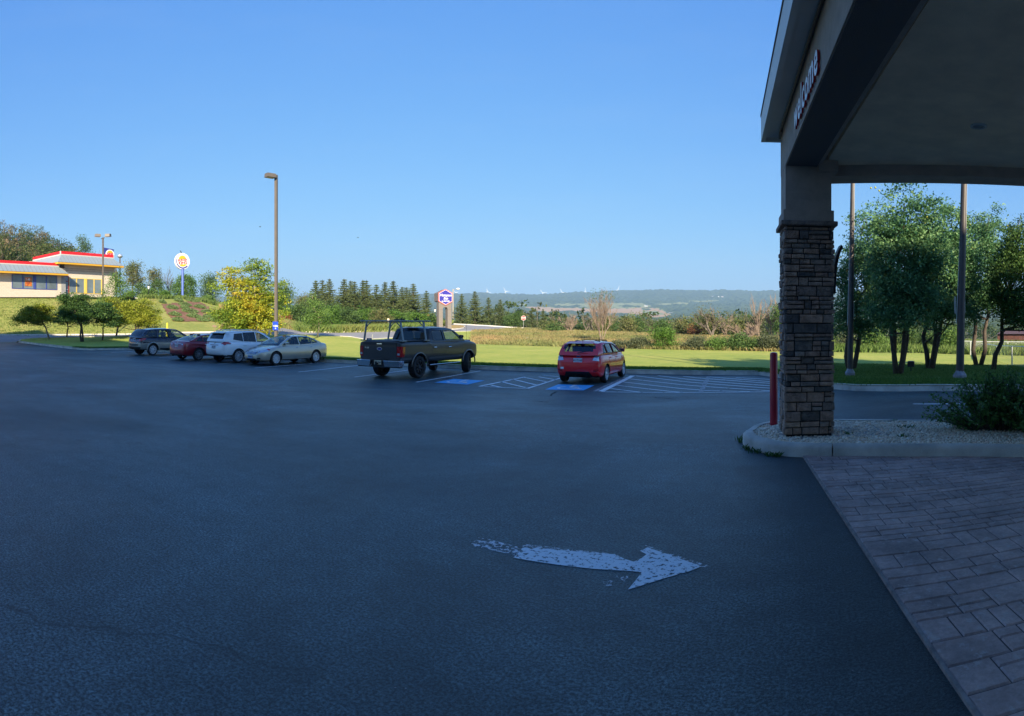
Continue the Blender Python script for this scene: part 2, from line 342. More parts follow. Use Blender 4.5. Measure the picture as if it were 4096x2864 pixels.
# ------------------------------------------------------------------ strips of ground beyond the kerb, on one continuous height profile
PXS = [-900 + i * 12 for i in range(492)]
def strip(name, i0, i1, rows, m, px0=-900, px1=5000, dz=0, kind='structure', noise=0, label=None):
    cols = [p for p in PXS if px0 <= p <= px1]; v = []; rr = random.Random(i0 * 7 + i1)
    for p in cols:
        n = prof(p)
        if dz == 0: _pc[round(p)] = n
        for k in range(rows * (i1 - i0) + 1):
            s = k / rows; i = min(int(s), i1 - i0 - 1); t = s - i
            a, b = n[i0 + i], n[i0 + i + 1]; d = a[0] + (b[0] - a[0]) * t; z = a[1] + (b[1] - a[1]) * t
            q = pol(p, d, z + dz + (rr.uniform(-noise, noise) if 0 < k < rows * (i1 - i0) else 0)); v.append(q)
    R = rows * (i1 - i0) + 1
    f = [(c*R+k, (c+1)*R+k, (c+1)*R+k+1, c*R+k+1) for c in range(len(cols)-1) for k in range(R-1)]
    o = pyd(name, v, f, m, smooth=True); tag(o, kind=kind, label=label); return o
# profile nodes: 0 kerb back, 1 flat-lawn edge, 2 B1, 3 B2, 4 B3, 5 130, 6 190, 7 320, 8.. far
strip('lawn', 0, 1, 14, M_grass, 72)
strip('lawn_slope', 1, 2, 8, M_grass, -900, 1884)
strip('meadow_ground', 1, 2, 14, M_meadow, 1884, 5000)
strip('road', 2, 3, 8, M_road)
strip('bank', 3, 4, 10, M_bank)
strip('woodland_floor', 4, 7, 10, M_soil, noise=.15)
# far valley and ridge, with the farmland laid out in world space
def inpoly(x, y, p):
    c = False; j = len(p) - 1
    for i in range(len(p)):
        if (p[i][1] > y) != (p[j][1] > y) and x < (p[j][0]-p[i][0]) * (y-p[i][1]) / (p[j][1]-p[i][1]) + p[i][0]: c = not c
        j = i
    return c
TAN = [[(2094,1229),(2139,1225),(2185,1229),(2223,1231),(2334,1232),(2420,1236),(2508,1234),(2563,1229),(2609,1231),(2650,1243),(2684,1257),(2660,1266),(2629,1268),(2560,1262),(2531,1255),(2440,1252),(2334,1246),(2250,1248),(2188,1248),(2136,1240)]]
PALE = [[(2216,1216),(2300,1213),(2400,1212),(2500,1211),(2531,1210),(2560,1214),(2609,1226),(2580,1228),(2508,1233),(2430,1233),(2330,1230),(2250,1227),(2222,1222)],[(2048,1220),(2062,1216),(2139,1215),(2150,1219),(2090,1223)],
        [(2620,1215),(2700,1212),(2755,1213),(2745,1217),(2660,1222)],[(2560,1245),(2620,1243),(2668,1258),(2600,1258)],[(2690,1208),(2790,1205),(2850,1203),(2850,1206),(2770,1208)],[(2800,1201),(2880,1200),(2850,1204)]]
DARKH = [[(2240,1222),(2260,1221),(2320,1223),(2340,1227),(2290,1229),(2250,1228)],[(2471,1223),(2510,1220),(2560,1223),(2565,1228),(2500,1231)],[(2565,1231),(2600,1232),(2606,1240),(2570,1240)],[(2100,1216),(2180,1217),(2225,1222),(2222,1230),(2160,1226),(2120,1220)]]
rr = random.Random(5)
v, f, cc = [], [], []
cols = list(range(-900, 1500, 24)) + list(range(1500, 3180, 4)) + list(range(3180, 5001, 16))
ds = [320, 400, 500, 600, 700, 800, 900] + [900 * (1.012 ** k) for k in range(1, 152)] + [5600, 5800, 6100, 6700, 7500]
from mathutils import noise as mn
for p in cols:
    for d in ds:
        z = tz(p, d); q = pol(p, d)
        py = YH - (z - EYE) * F / d
        py += 1.6 * mn.noise(Vector((q.x / 60, q.y / 60, 0)))
        pp = p + 5 * mn.noise(Vector((q.x / 90, q.y / 90, 4)))
        col = 0
        if d > 1400 and d < 5000:
            if any(inpoly(pp, py, g) for g in TAN): col = 2
            if any(inpoly(pp, py, g) for g in PALE): col = 1
            if any(inpoly(pp, py, g) for g in DARKH): col = 0
        amp = min(1, max(0, (d - 320) / 400)) * (14 if d > 2800 else 7) * (0.25 if col else 1)
        z += amp * (mn.noise(Vector((q.x / 130, q.y / 130, 1))) + .8 * mn.noise(Vector((q.x / 28, q.y / 28, 2))))
        if d > 5400: z = min(z, tz(p, d) + 7)
        v.append((q.x, q.y, z)); cc.append(col)
R = len(ds)
f = [(c*R+k, (c+1)*R+k, (c+1)*R+k+1, c*R+k+1) for c in range(len(cols)-1) for k in range(R-1)]
def hillmat():
    m = bpy.data.materials.new('hillside'); m.use_nodes = True; t = m.node_tree; b = t.nodes['Principled BSDF']; b.inputs['Roughness'].default_value = 1; b.inputs['Specular IOR Level'].default_value = .1
    tc = t.nodes.new('ShaderNodeTexCoord')
    def nz(s, d=4):
        n = t.nodes.new('ShaderNodeTexNoise'); n.inputs['Scale'].default_value = s; n.inputs['Detail'].default_value = d; n.inputs['Roughness'].default_value = .7; t.links.new(tc.outputs['Object'], n.inputs[0]); return n.outputs['Fac']
    r = t.nodes.new('ShaderNodeValToRGB'); r.color_ramp.elements[0].position = .35; r.color_ramp.elements[1].position = .65
    r.color_ramp.elements[0].color = (.025,.045,.014,1); r.color_ramp.elements[1].color = (.085,.115,.035,1); t.links.new(nz(.03, 6), r.inputs[0])
    at = t.nodes.new('ShaderNodeAttribute'); at.attribute_name = 'field'
    fr = t.nodes.new('ShaderNodeValToRGB'); fr.color_ramp.interpolation = 'CONSTANT'
    e = fr.color_ramp.elements; e[0].color = (0,0,0,1); e[1].position = .25; e[1].color = (.26,.28,.11,1); x = e.new(.75); x.color = (.46,.29,.15,1)
    t.links.new(at.outputs['Fac'], fr.inputs[0])
    g = t.nodes.new('ShaderNodeMath'); g.operation = 'GREATER_THAN'; g.inputs[1].default_value = .25; t.links.new(at.outputs['Fac'], g.inputs[0])
    mx = t.nodes.new('ShaderNodeMix'); mx.data_type = 'RGBA'; t.links.new(g.outputs[0], mx.inputs[0]); t.links.new(r.outputs[0], mx.inputs[6]); t.links.new(fr.outputs[0], mx.inputs[7])
    t.links.new(mx.outputs[2], b.inputs['Base Color']); return m
o = pyd('hills', v, f, hillmat()); tag(o, kind='structure')
a = o.data.attributes.new('field', 'FLOAT', 'POINT'); a.data.foreach_set('value', [c / 2 for c in cc])
# ------------------------------------------------------------------ kerbs: a real step swept along the edge
def sweep(name, pts, w_, h, m, side=1, off=0, joints=0, kind='structure', r=.03):
    """pts: 3-D points along the face of the kerb, body lies to `side`"""
    n = len(pts); vs = []; K = 5
    for i, p in enumerate(pts):
        a, b = pts[max(0, i-1)], pts[min(n-1, i+1)]; t = Vector((b.x-a.x, b.y-a.y, 0)).normalized(); nn = Vector((-t.y, t.x, 0)) * side
        j = joints and (i % joints == 0)
        for (u, z) in ((0, -.15), (.015, h - r), (.015 + r, h), (w_ - .01, h + .003), (w_, -.15)):
            vs.append(p + nn * (u + off) + Vector((0, 0, z)))
    f = [(i*K+k, (i+1)*K+k, (i+1)*K+k+1, i*K+k+1) for i in range(n-1) for k in range(K-1)]
    f += [tuple(range(K)), tuple((n-1)*K + k for k in range(K))]
    o = pyd(name, vs, f, m); bm = bmesh.new(); bm.from_mesh(o.data); bmesh.ops.recalc_face_normals(bm, faces=bm.faces[:]); bm.to_mesh(o.data); bm.free()
    autosmooth(o, 50); return tag(o, kind=kind)
def resample(pts, step):
    out = [pts[0]]; 
    for a, b in zip(pts, pts[1:]):
        k = max(1, int((b - a).length / step)); out += [a.lerp(b, (i + 1) / k) for i in range(k)]
    return out
kp = [pol(p, ip(p, KD)) for p in list(range(76, 600, 12)) + list(range(600, 3000, 20)) + list(range(3000, 5000, 8))]
kp = resample(kp, .6)
def chopped(name, pts, w_, h, m, side=1, L=3.0, gap=.012, **k):
    """the kerb as cast lengths with joints, one mesh"""
    acc = 0; seg = [pts[0]]; segs = []
    for a, b in zip(pts, pts[1:]):
        acc += (b - a).length; seg.append(b)
        if acc > L: e = seg[-1] - (seg[-1] - seg[-2]).normalized() * gap; segs.append(seg[:-1] + [e]); seg = [b]; acc = 0
    if len(seg) > 1: segs.append(seg)
    obs = [sweep('s', s, w_, h, m, side, **k) for s in segs]
    V, Fc = [], []
    for o in obs:
        n = len(V); V += [x.co.copy() for x in o.data.vertices]; Fc += [tuple(i + n for i in q.vertices) for q in o.data.polygons]
        me = o.data; bpy.data.objects.remove(o); bpy.data.meshes.remove(me)
    o = pyd(name, V, Fc, m); autosmooth(o, 50); return tag(o, kind='structure')
for p in kp: p.z = gz(p.x, p.y)
chopped('kerb', kp, .17, .175, M_conc, side=1)
# end and back of the planted island at the left
ie = [pol(76, ip(76, KD)), pol(73, 59.2), pol(76, 60.4), pol(86, 61.2)] + [pol(p, *[ip(p, [(t[0], t[1]) for t in B1])]) for p in range(100, 620, 20)]
for p in ie: p.z = tzxy(p.x, p.y) - .13
for i in range(4): ie[i].z = gz(ie[i].x, ie[i].y) + .03 * i
sweep('kerb', resample(ie, .8), .17, .16, M_conc, side=-1)
def edge_kerb(px0, px1, B, m, h=.14, w_=.16, dz=0, step=10):
    pts = [pol(p, ip(p, [(t[0], t[1]) for t in B])) for p in range(px0, px1, step)]
    for p in pts: p.z = tzxy(p.x, p.y) + dz
    return sweep('kerb', resample(pts, 1.0), w_, h, m, side=1)
edge_kerb(-900, 900, B2, M_concl)
edge_kerb(1222, 1815, B2, M_concl)
edge_kerb(1815, 4400, B2, mat('white_road_edge', (.52,.50,.45), .7), h=.14, w_=.2)
edge_kerb(1360, 2060, B1, M_concl, h=.05, w_=.14)
# restaurant forecourt on top of the bank
edge_kerb(-900, 560, B3, M_concl, h=.12, w_=.16)
v = []; cols = list(range(-900, 570, 30))
for p in cols:
    for d in (77.4, 90, 130): v.append(pol(p, d, max(5.27, tz(p, d)) + .05 if d < 100 else 5.8))
f = [(c*3+k, (c+1)*3+k, (c+1)*3+k+1, c*3+k+1) for c in range(len(cols)-1) for k in range(2)]
tag(pyd('forecourt', v, f, M_bkroad), kind='structure')
# access road climbing left to the restaurant, beside the maple
def px_sheet(name, pts, m, off=.03, n=(8, 8), kind='structure', lift=None):
    a, b, c, d = pts; V = []
    for j in range(n[1] + 1):
        for i in range(n[0] + 1):
            u, t = i / n[0], j / n[1]
            x = (a[0]*(1-u)+b[0]*u)*(1-t) + (d[0]*(1-u)+c[0]*u)*t; y = (a[1]*(1-u)+b[1]*u)*(1-t) + (d[1]*(1-u)+c[1]*u)*t
            V.append(gp(x, y) + Vector((0, 0, off)))
    f = [(j*(n[0]+1)+i, j*(n[0]+1)+i+1, (j+1)*(n[0]+1)+i+1, (j+1)*(n[0]+1)+i) for j in range(n[1]) for i in range(n[0])]
    return tag(pyd(name, V, f, m, smooth=True), kind=kind)
# mulched bed on the bank
mulch = [(642,1218),(790,1200),(900,1262),(925,1287),(690,1289),(668,1262)]
V = []; Fm = []
step = 5
idx = {}
for x in range(636, 931, step):
    for y in range(1198, 1295, step):
        if inpoly(x, y, mulch): idx[(x, y)] = len(V); V.append(gp(x, y) + Vector((0, 0, .05)))
for (x, y) in list(idx):
    q = [(x, y), (x+step, y), (x+step, y+step), (x, y+step)]
    if all(k in idx for k in q): Fm.append(tuple(idx[k] for k in q))
tag(pyd('mulch_bed', V, Fm, M_mulch, smooth=True), kind='structure')
px_sheet('traffic_island', [(1803,1318.5),(1862,1312.5),(1858,1305),(1806,1303)], ground_mat('dry_verge', [(.3,.2,.06),(.4,.26,.09),(.3,.28,.08)], (.5,3,20)), .12)
pts = [gp(x, y) for x, y in ((1803,1319),(1820,1318.5),(1840,1316.5),(1855,1313.5),(1862,1310.5),(1858,1306),(1845,1303))]
sweep('kerb', resample(pts, .8), .16, .13, M_concl, side=1)
# ------------------------------------------------------------------ paint on the asphalt
def paint(name, col, wear=.5, scale=9, wearcol=None):
    m = bpy.data.materials.new(name); m.use_nodes = True; t = m.node_tree; b = t.nodes['Principled BSDF']; out = t.nodes['Material Output']
    b.inputs['Base Color'].default_value = tuple(col) + (1,); b.inputs['Roughness'].default_value = .6
    tc = t.nodes.new('ShaderNodeTexCoord'); n = t.nodes.new('ShaderNodeTexNoise'); n.inputs['Scale'].default_value = scale; n.inputs['Detail'].default_value = 9; n.inputs['Roughness'].default_value = .72
    t.links.new(tc.outputs['Object'], n.inputs[0])
    g = t.nodes.new('ShaderNodeMapRange'); g.inputs[1].default_value = wear - .025; g.inputs[2].default_value = wear + .025; t.links.new(n.outputs['Fac'], g.inputs[0])
    n2 = t.nodes.new('ShaderNodeTexNoise'); n2.inputs['Scale'].default_value = 4; t.links.new(tc.outputs['Object'], n2.inputs[0])
    tr = t.nodes.new('ShaderNodeBsdfTransparent'); mx = t.nodes.new('ShaderNodeMixShader')
    t.links.new(g.outputs[0], mx.inputs[0]); t.links.new(tr.outputs[0], mx.inputs[1]); t.links.new(b.outputs[0], mx.inputs[2]); t.links.new(mx.outputs[0], out.inputs[0])
    return m
M_pline = paint('white_line_paint', (.75,.76,.76), .40, 7); M_pfaint = paint('faint_line_paint', (.30,.30,.31), .46, 6)
M_parrow = paint('arrow_paint', (.66,.70,.72), .435, 26); M_pworn = paint('worn_arrow_paint', (.6,.62,.64), .52, 26)
M_pblue = paint('blue_paint', (.06,.38,.70), .33, 6); M_psym = paint('symbol_paint', (.75,.77,.80), .36, 10)
def surf(x, y, off): return Vector((x, y, gz(x, y) + off))
def line(mb, p0, p1, wd, off=.008):
    a, b = near(*p0), near(*p1); k = max(1, int((b - a).length / .4)); t = (b - a); t.z = 0; t.normalize(); n = Vector((-t.y, t.x, 0)) * wd / 2
    v = []
    for i in range(k + 1):
        q = a.lerp(b, i / k); v += [surf(q.x - n.x, q.y - n.y, off), surf(q.x + n.x, q.y + n.y, off)]
    mb.add(v, [(2*i, 2*i+1, 2*i+3, 2*i+2) for i in range(k)])
def near(px, py):
    d = near_hit(px, py); return pol(px, d, zat(d, py))
def polysheet(mb, poly, off=.008, sub=None):
    """2-D outline in world metres, tessellated"""
    t3 = [Vector((x, y, 0)) for x, y in poly]; tri = tessellate_polygon([t3])
    mb.add([surf(p.x, p.y, off) for p in t3], tri)
stalls = [((1666,1529.5),(1922,1484)),((1418,1509),(1700,1472)),((1194,1488.7),(1460,1459)),((1020,1471.7),(1300,1450)),((873,1456.7),(1130,1436)),((744,1443.6),(990,1426)),((637,1430.6),(860,1414)),((534,1419.7),(730,1409)),((445,1410.5),(530,1406))]
for i, (a, b) in enumerate(stalls):
    mb = MB(); 
    A, B = near(*a), near(*b); t = (B - A)
    line(mb, a, b, .10); o = mb.build('parking_line', M_pline); tag(o, kind='structure')
mb = MB()
for a, b, w_ in [((1918,1546),(2099,1508.5),.12),((1918,1546),(2108,1555),.10),((2108,1555),(2250,1510),.12),((1963,1541),(2005,1550),.1),((2003,1527),(2102,1551),.1),((2050,1517),(2146,1541),.1),((2095,1510),(2192,1529),.1),((2155,1508),(2228,1521),.1),((2173,1501),(2235,1508),.08)]:
    line(mb, a, b, w_)
o = mb.build('hatched_marking', M_pline); tag(o, kind='structure')
def Z(x, y): return (1850 + x / 1.766, 1440 + y / 1.766)
mb = MB()
for a, b, w_ in [(Z(980,223),Z(1203,112),.2),(Z(980,226),Z(1500,231),.1),(Z(1500,231),Z(2225,225),.1),(Z(1048,203),Z(1250,228),.1),(Z(1092,180),Z(1530,229),.1),(Z(1132,156),Z(1690,214),.1),(Z(1700,217),Z(2030,224),.1),
                 (Z(1178,134),Z(2225,222),.1),(Z(1225,113),Z(2225,204),.1),(Z(1382,112),Z(2225,188),.1),(Z(1560,116),Z(2225,170),.1),(Z(1742,120),Z(2225,158),.09),(Z(1930,125),Z(2225,141),.09)]:
    line(mb, a, b, w_)
o = mb.build('hatched_marking', M_pline); tag(o, kind='structure')
mb = MB(); line(mb, Z(934,222), Z(1150,120), .13, .006); line(mb, Z(1738,118), Z(1684,228), .16, .013); o = mb.build('old_parking_line', M_pfaint); tag(o, kind='structure')
def access_symbol(c4):
    """blue square with the wheelchair figure; c4: near-left, far-left, far-right, near-right"""
    A = [near(*c) for c in c4]
    fn = lambda u, t: (A[0].lerp(A[3], u)).lerp(A[1].lerp(A[2], u), t)
    mb = MB(); n = 8; v = []
    for j in range(n + 1):
        for i in range(n + 1): q = fn(i / n, j / n); v.append(surf(q.x, q.y, .008))
    mb.add(v, [(j*(n+1)+i, j*(n+1)+i+1, (j+1)*(n+1)+i+1, (j+1)*(n+1)+i) for j in range(n) for i in range(n)])
    o = mb.build('accessible_bay_marking', M_pblue); tag(o, kind='structure')
    mb = MB()
    def st(p, w_):
        for a, b in zip(p, p[1:]):
            d = Vector((b[0]-a[0], b[1]-a[1])).normalized(); nn = (-d.y * w_ / 2, d.x * w_ / 2)
            q = [fn(a[0]+nn[0], a[1]+nn[1]), fn(a[0]-nn[0], a[1]-nn[1]), fn(b[0]-nn[0], b[1]-nn[1]), fn(b[0]+nn[0], b[1]+nn[1])]
            mb.add([surf(x.x, x.y, .014) for x in q], [(0,1,2,3)])
    st([(.47 + .24 * math.cos(t), .36 + .24 * math.sin(t)) for t in [math.radians(x) for x in range(120, 381, 20)]], .07)
    st([(.50,.80),(.50,.47),(.70,.47),(.80,.22),(.88,.24)], .08); st([(.50,.63),(.68,.63)], .06)
    q = [fn(.50 + .065 * math.cos(t * PI / 5), .88 + .065 * math.sin(t * PI / 5)) for t in range(10)]
    mb.add([surf(x.x, x.y, .014) for x in q], [tuple(range(10))])
    o = mb.build('accessible_bay_symbol', M_psym); tag(o, kind='structure')
access_symbol([(1737,1530.6),(1815,1516),(1939,1523),(1870,1539)])
access_symbol([(2180.5,1559),(2234,1538),(2377.6,1542.4),(2334,1562.4)])
def AZ(x, y): q = near(1800 + x / 2.087, 2080 + y / 2.087); return (q.x, q.y)
mb = MB(); polysheet(mb, [AZ(*p) for p in [(528,318),(560,290),(605,237),(760,240),(1000,262),(1380,290),(1460,330),(1535,352),(1600,322),(1640,290),(1585,262),(1650,232),(1700,250),(1850,300),(2100,392),(1990,435),(1800,487),(1600,552),(1485,585),(1545,515),(1600,440),(1500,430),(1200,412),(900,378),(650,340)]], .004)
o = mb.build('painted_arrow', M_parrow); tag(o, kind='structure')
mb = MB()
for q in ([(165,212),(235,150),(330,165),(600,235),(590,262),(540,300),(480,282),(300,245)], [(590,225),(640,205),(900,235),(1380,285),(1380,292),(1000,262),(610,236)], [(1600,200),(1700,235),(2200,395),(2105,395),(1850,300),(1650,225)], [(1280,520),(1360,505),(1350,550),(1290,560)], [(1385,470),(1480,470),(1500,500),(1450,515)]):
    polysheet(mb, [AZ(*p) for p in q], .003)
o = mb.build('painted_arrow_remains', M_pworn); tag(o, kind='structure')
mb = MB(); line(mb, (3652,1617), (3900,1617), .12); o = mb.build('painted_bar', M_pline); tag(o, kind='structure')
# cracks and a sunken patch in the lot, small bright bits of litter
M_crack = mat('tar_crack', (.008,.009,.011), .9)
mb = MB(); rr = random.Random(3)
for pts in ([(2140,1606),(2165,1607),(2185,1609)],[(2200,1585),(2212,1572),(2222,1565)],[(1150,1543),(1175,1545),(1212,1549)],[(1090,1545),(1130,1541)],[(2620,1590),(2700,1596)]):
    for a, b in zip(pts, pts[1:]):
        A, B = near(*a), near(*b); n = 6; pv = A
        for i in range(1, n + 1):
            q = A.lerp(B, i / n) + Vector((rr.uniform(-.06,.06), rr.uniform(-.06,.06), 0)); t = (q - pv).normalized(); nn = Vector((-t.y, t.x, 0)) * rr.uniform(.01,.03)
            mb.add([surf(*(pv-nn).xy, .006), surf(*(pv+nn).xy, .006), surf(*(q+nn).xy, .006), surf(*(q-nn).xy, .006)], [(0,1,2,3)]); pv = q
o = mb.build('tar_cracks', M_crack); tag(o, kind='structure')
# ------------------------------------------------------------------ hotel canopy (frame: s along the beam, l to the right of it)
BV = Vector((-.0926, .9957, 0)); RV = Vector((.9957, .0926, 0))
def LS(l, s, z=0): return RV * l + BV * s + Vector((0, 0, z))
MLS = Matrix(((RV.x, BV.x, 0, 0), (RV.y, BV.y, 0, 0), (0, 0, 1, 0), (0, 0, 0, 1)))
M_stucco = mat('taupe_stucco', (.47,.39,.32), .9, var=.12, scale=6, bump=.9, bscale=160)
M_soffit = mat('soffit_stucco', (.88,.72,.50), .9, var=.10, scale=3, bump=.7, bscale=120)
M_fascia = mat('cream_fascia', (.62,.60,.54), .5, var=.06, scale=2)
M_darkmetal = mat('dark_metal', (.03,.03,.035), .45, metal=.6)
M_gutter = mat('brown_pipe', (.13,.10,.085), .5)
M_white = mat('white_plastic', (.85,.85,.83), .4); M_redp = mat('red_plastic', (.45,.01,.02), .4)
can = thing('entrance_canopy', 'taupe stucco entrance canopy on a stone clad column, welcome lettered on its beam', 'canopy')
mb = MB(); mb.box((.868,-3.0,3.74), (1.338,8.65,4.62), M=MLS); mb.box((1.30,7.9,3.66),(1.56,8.5,4.6), M=MLS); mb.build('beam', M_stucco, can)
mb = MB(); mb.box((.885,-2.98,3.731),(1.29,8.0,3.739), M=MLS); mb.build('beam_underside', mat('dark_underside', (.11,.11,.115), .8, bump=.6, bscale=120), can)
# the far beam, placed through the two corners seen in the photograph
A = pol(3324, 8.305); B = pol(4096, 8.445); dv = (B - A).normalized(); nv = Vector((-dv.y, dv.x, 0)); 
mb = MB(); a, b = A - dv * .12, A + dv * 6.4
mb.add([a+Vector((0,0,3.655)), b+Vector((0,0,3.655)), b+nv*.45+Vector((0,0,3.655)), a+nv*.45+Vector((0,0,3.655)), a+Vector((0,0,4.6)), b+Vector((0,0,4.6)), b+nv*.45+Vector((0,0,4.6)), a+nv*.45+Vector((0,0,4.6))],
       [(0,3,2,1),(4,5,6,7),(0,1,5,4),(1,2,6,5),(2,3,7,6),(3,0,4,7)]); mb.build('beam', M_stucco, can)
mb = MB(); q = [LS(1.32,-3.0,3.80), LS(7,-3.0,3.80), b + nv*.1 + Vector((0,0,3.80)), a + nv*.1 + Vector((0,0,3.80))]
q = [Vector((p.x, p.y, 3.80)) for p in q]; mb.add(q + [p + Vector((0,0,.1)) for p in q], [(0,3,2,1),(4,5,6,7),(0,1,5,4),(1,2,6,5),(2,3,7,6),(3,0,4,7)])
mb.build('soffit', M_soffit, can)
mb = MB()
for (l0, l1, z0, z1) in ((.60,.66,4.29,4.66),):
    mb.box((l0,-3.0,z0),(l1,8.85,z1), M=MLS)
mb.box((.66,-3.0,4.34),(.868,8.85,4.36), M=MLS); mb.box((.66,8.79,4.29),(7.2,8.85,4.66), M=MLS)
mb.build('fascia', M_fascia, can)
mb = MB(); mb.box((.59,-3.0,4.662),(.70,8.87,4.70), M=MLS); mb.add([LS(.60,-3.0,4.68), LS(.60,8.86,4.68), LS(4,6,6.0), LS(4,-3.0,6.0)], [(0,3,2,1)]); mb.add([LS(.60,8.86,4.68), LS(7.2,8.86,4.68), LS(7.2,6,6.0), LS(4,6,6.0)], [(0,3,2,1)])
mb.build('roof', mat('dark_roof', (.05,.05,.055), .8), can)
mb = MB(); mb.tube([LS(.845,-3.0,4.315), LS(.845,8.5,4.315)], .018, 6); mb.box((.835,8.3,4.27),(.867,8.62,4.335), M=MLS); mb.build('conduit', M_gutter, can)
mb = MB(); p = pol(3915, 6.65); mb.lathe([(.092,3.80),(.092,3.785),(.075,3.78),(.07,3.795)], 24, M=Matrix.Translation((p.x, p.y, 0)))
ol = mb.build('downlight', mat('downlight_trim', (.55,.56,.52), .4), can, smooth=False)
mb = MB(); mb.lathe([(.068,3.792),(.03,3.788)], 20, M=Matrix.Translation((p.x, p.y, 0))); mb.build('lens', mat('unlit_lens', (.25,.27,.26), .2), ol)
# letters
Mt = Matrix(((-BV.x, 0, -RV.x, 0), (-BV.y, 0, -RV.y, 0), (0, 1, 0, 0), (0, 0, 0, 1)))
wl = text('lettering', 'welcome', .44, Matrix.Translation(LS(.838, 6.0, 3.95)) @ Mt, mat('letter_white', (.95,.95,.95), .4), can, ext=.0015, bold=.007, sx=.93, space=1.12)
wr_ = text('letter_returns', 'welcome', .44, Matrix.Translation(LS(.850, 6.0, 3.95)) @ Mt, M_redp, wl, ext=.010, bold=.0075, sx=.93, space=1.12)
# column
CX0, CX1, CY0, CY1 = .876, 1.486, 7.99, 8.60
cl = None
mb = MB(); mb.box((.871,8.02,3.15),(1.490,8.63,3.738), M=MLS); mb.box((.84,7.99,3.0),(1.52,8.66,3.15), M=MLS)
colm = mb.build('column', M_stucco, can)
def stonemat():
    m = bpy.data.materials.new('ledge_stone'); m.use_nodes = True; t = m.node_tree; b = t.nodes['Principled BSDF']; b.inputs['Roughness'].default_value = .85
    at = t.nodes.new('ShaderNodeAttribute'); at.attribute_name = 'tint'; r = t.nodes.new('ShaderNodeValToRGB'); e = r.color_ramp.elements
    cs = [(.085,.080,.078),(.20,.17,.15),(.35,.235,.18),(.42,.275,.20),(.27,.23,.20),(.50,.335,.24)]
    while len(e) < len(cs): e.new(.5)
    for i, c in enumerate(cs): e[i].position = i / (len(cs) - 1); e[i].color = c + (1,)
    t.links.new(at.outputs['Fac'], r.inputs[0]); tc = t.nodes.new('ShaderNodeTexCoord')
    n = t.nodes.new('ShaderNodeTexNoise'); n.inputs['Scale'].default_value = 9; n.inputs['Detail'].default_value = 8; n.inputs['Roughness'].default_value = .7; t.links.new(tc.outputs['Object'], n.inputs[0])
    r2 = t.nodes.new('ShaderNodeValToRGB'); r2.color_ramp.elements[0].color = (.5,.5,.5,1); r2.color_ramp.elements[1].color = (1.4,1.35,1.3,1); r2.color_ramp.elements[0].position = .3; r2.color_ramp.elements[1].position = .7; t.links.new(n.outputs['Fac'], r2.inputs[0])
    mx = t.nodes.new('ShaderNodeMix'); mx.data_type = 'RGBA'; mx.blend_type = 'MULTIPLY'; mx.inputs[0].default_value = 1; t.links.new(r.outputs[0], mx.inputs[6]); t.links.new(r2.outputs[0], mx.inputs[7]); t.links.new(mx.outputs[2], b.inputs['Base Color'])
    n2 = t.nodes.new('ShaderNodeTexNoise'); n2.inputs['Scale'].default_value = 28; n2.inputs['Detail'].default_value = 8; t.links.new(tc.outputs['Object'], n2.inputs[0])
    bp = t.nodes.new('ShaderNodeBump'); bp.inputs['Strength'].default_value = .9; bp.inputs['Distance'].default_value = .03; t.links.new(n2.outputs['Fac'], bp.inputs['Height']); t.links.new(bp.outputs[0], b.inputs['Normal'])
    return m
M_stone = stonemat()
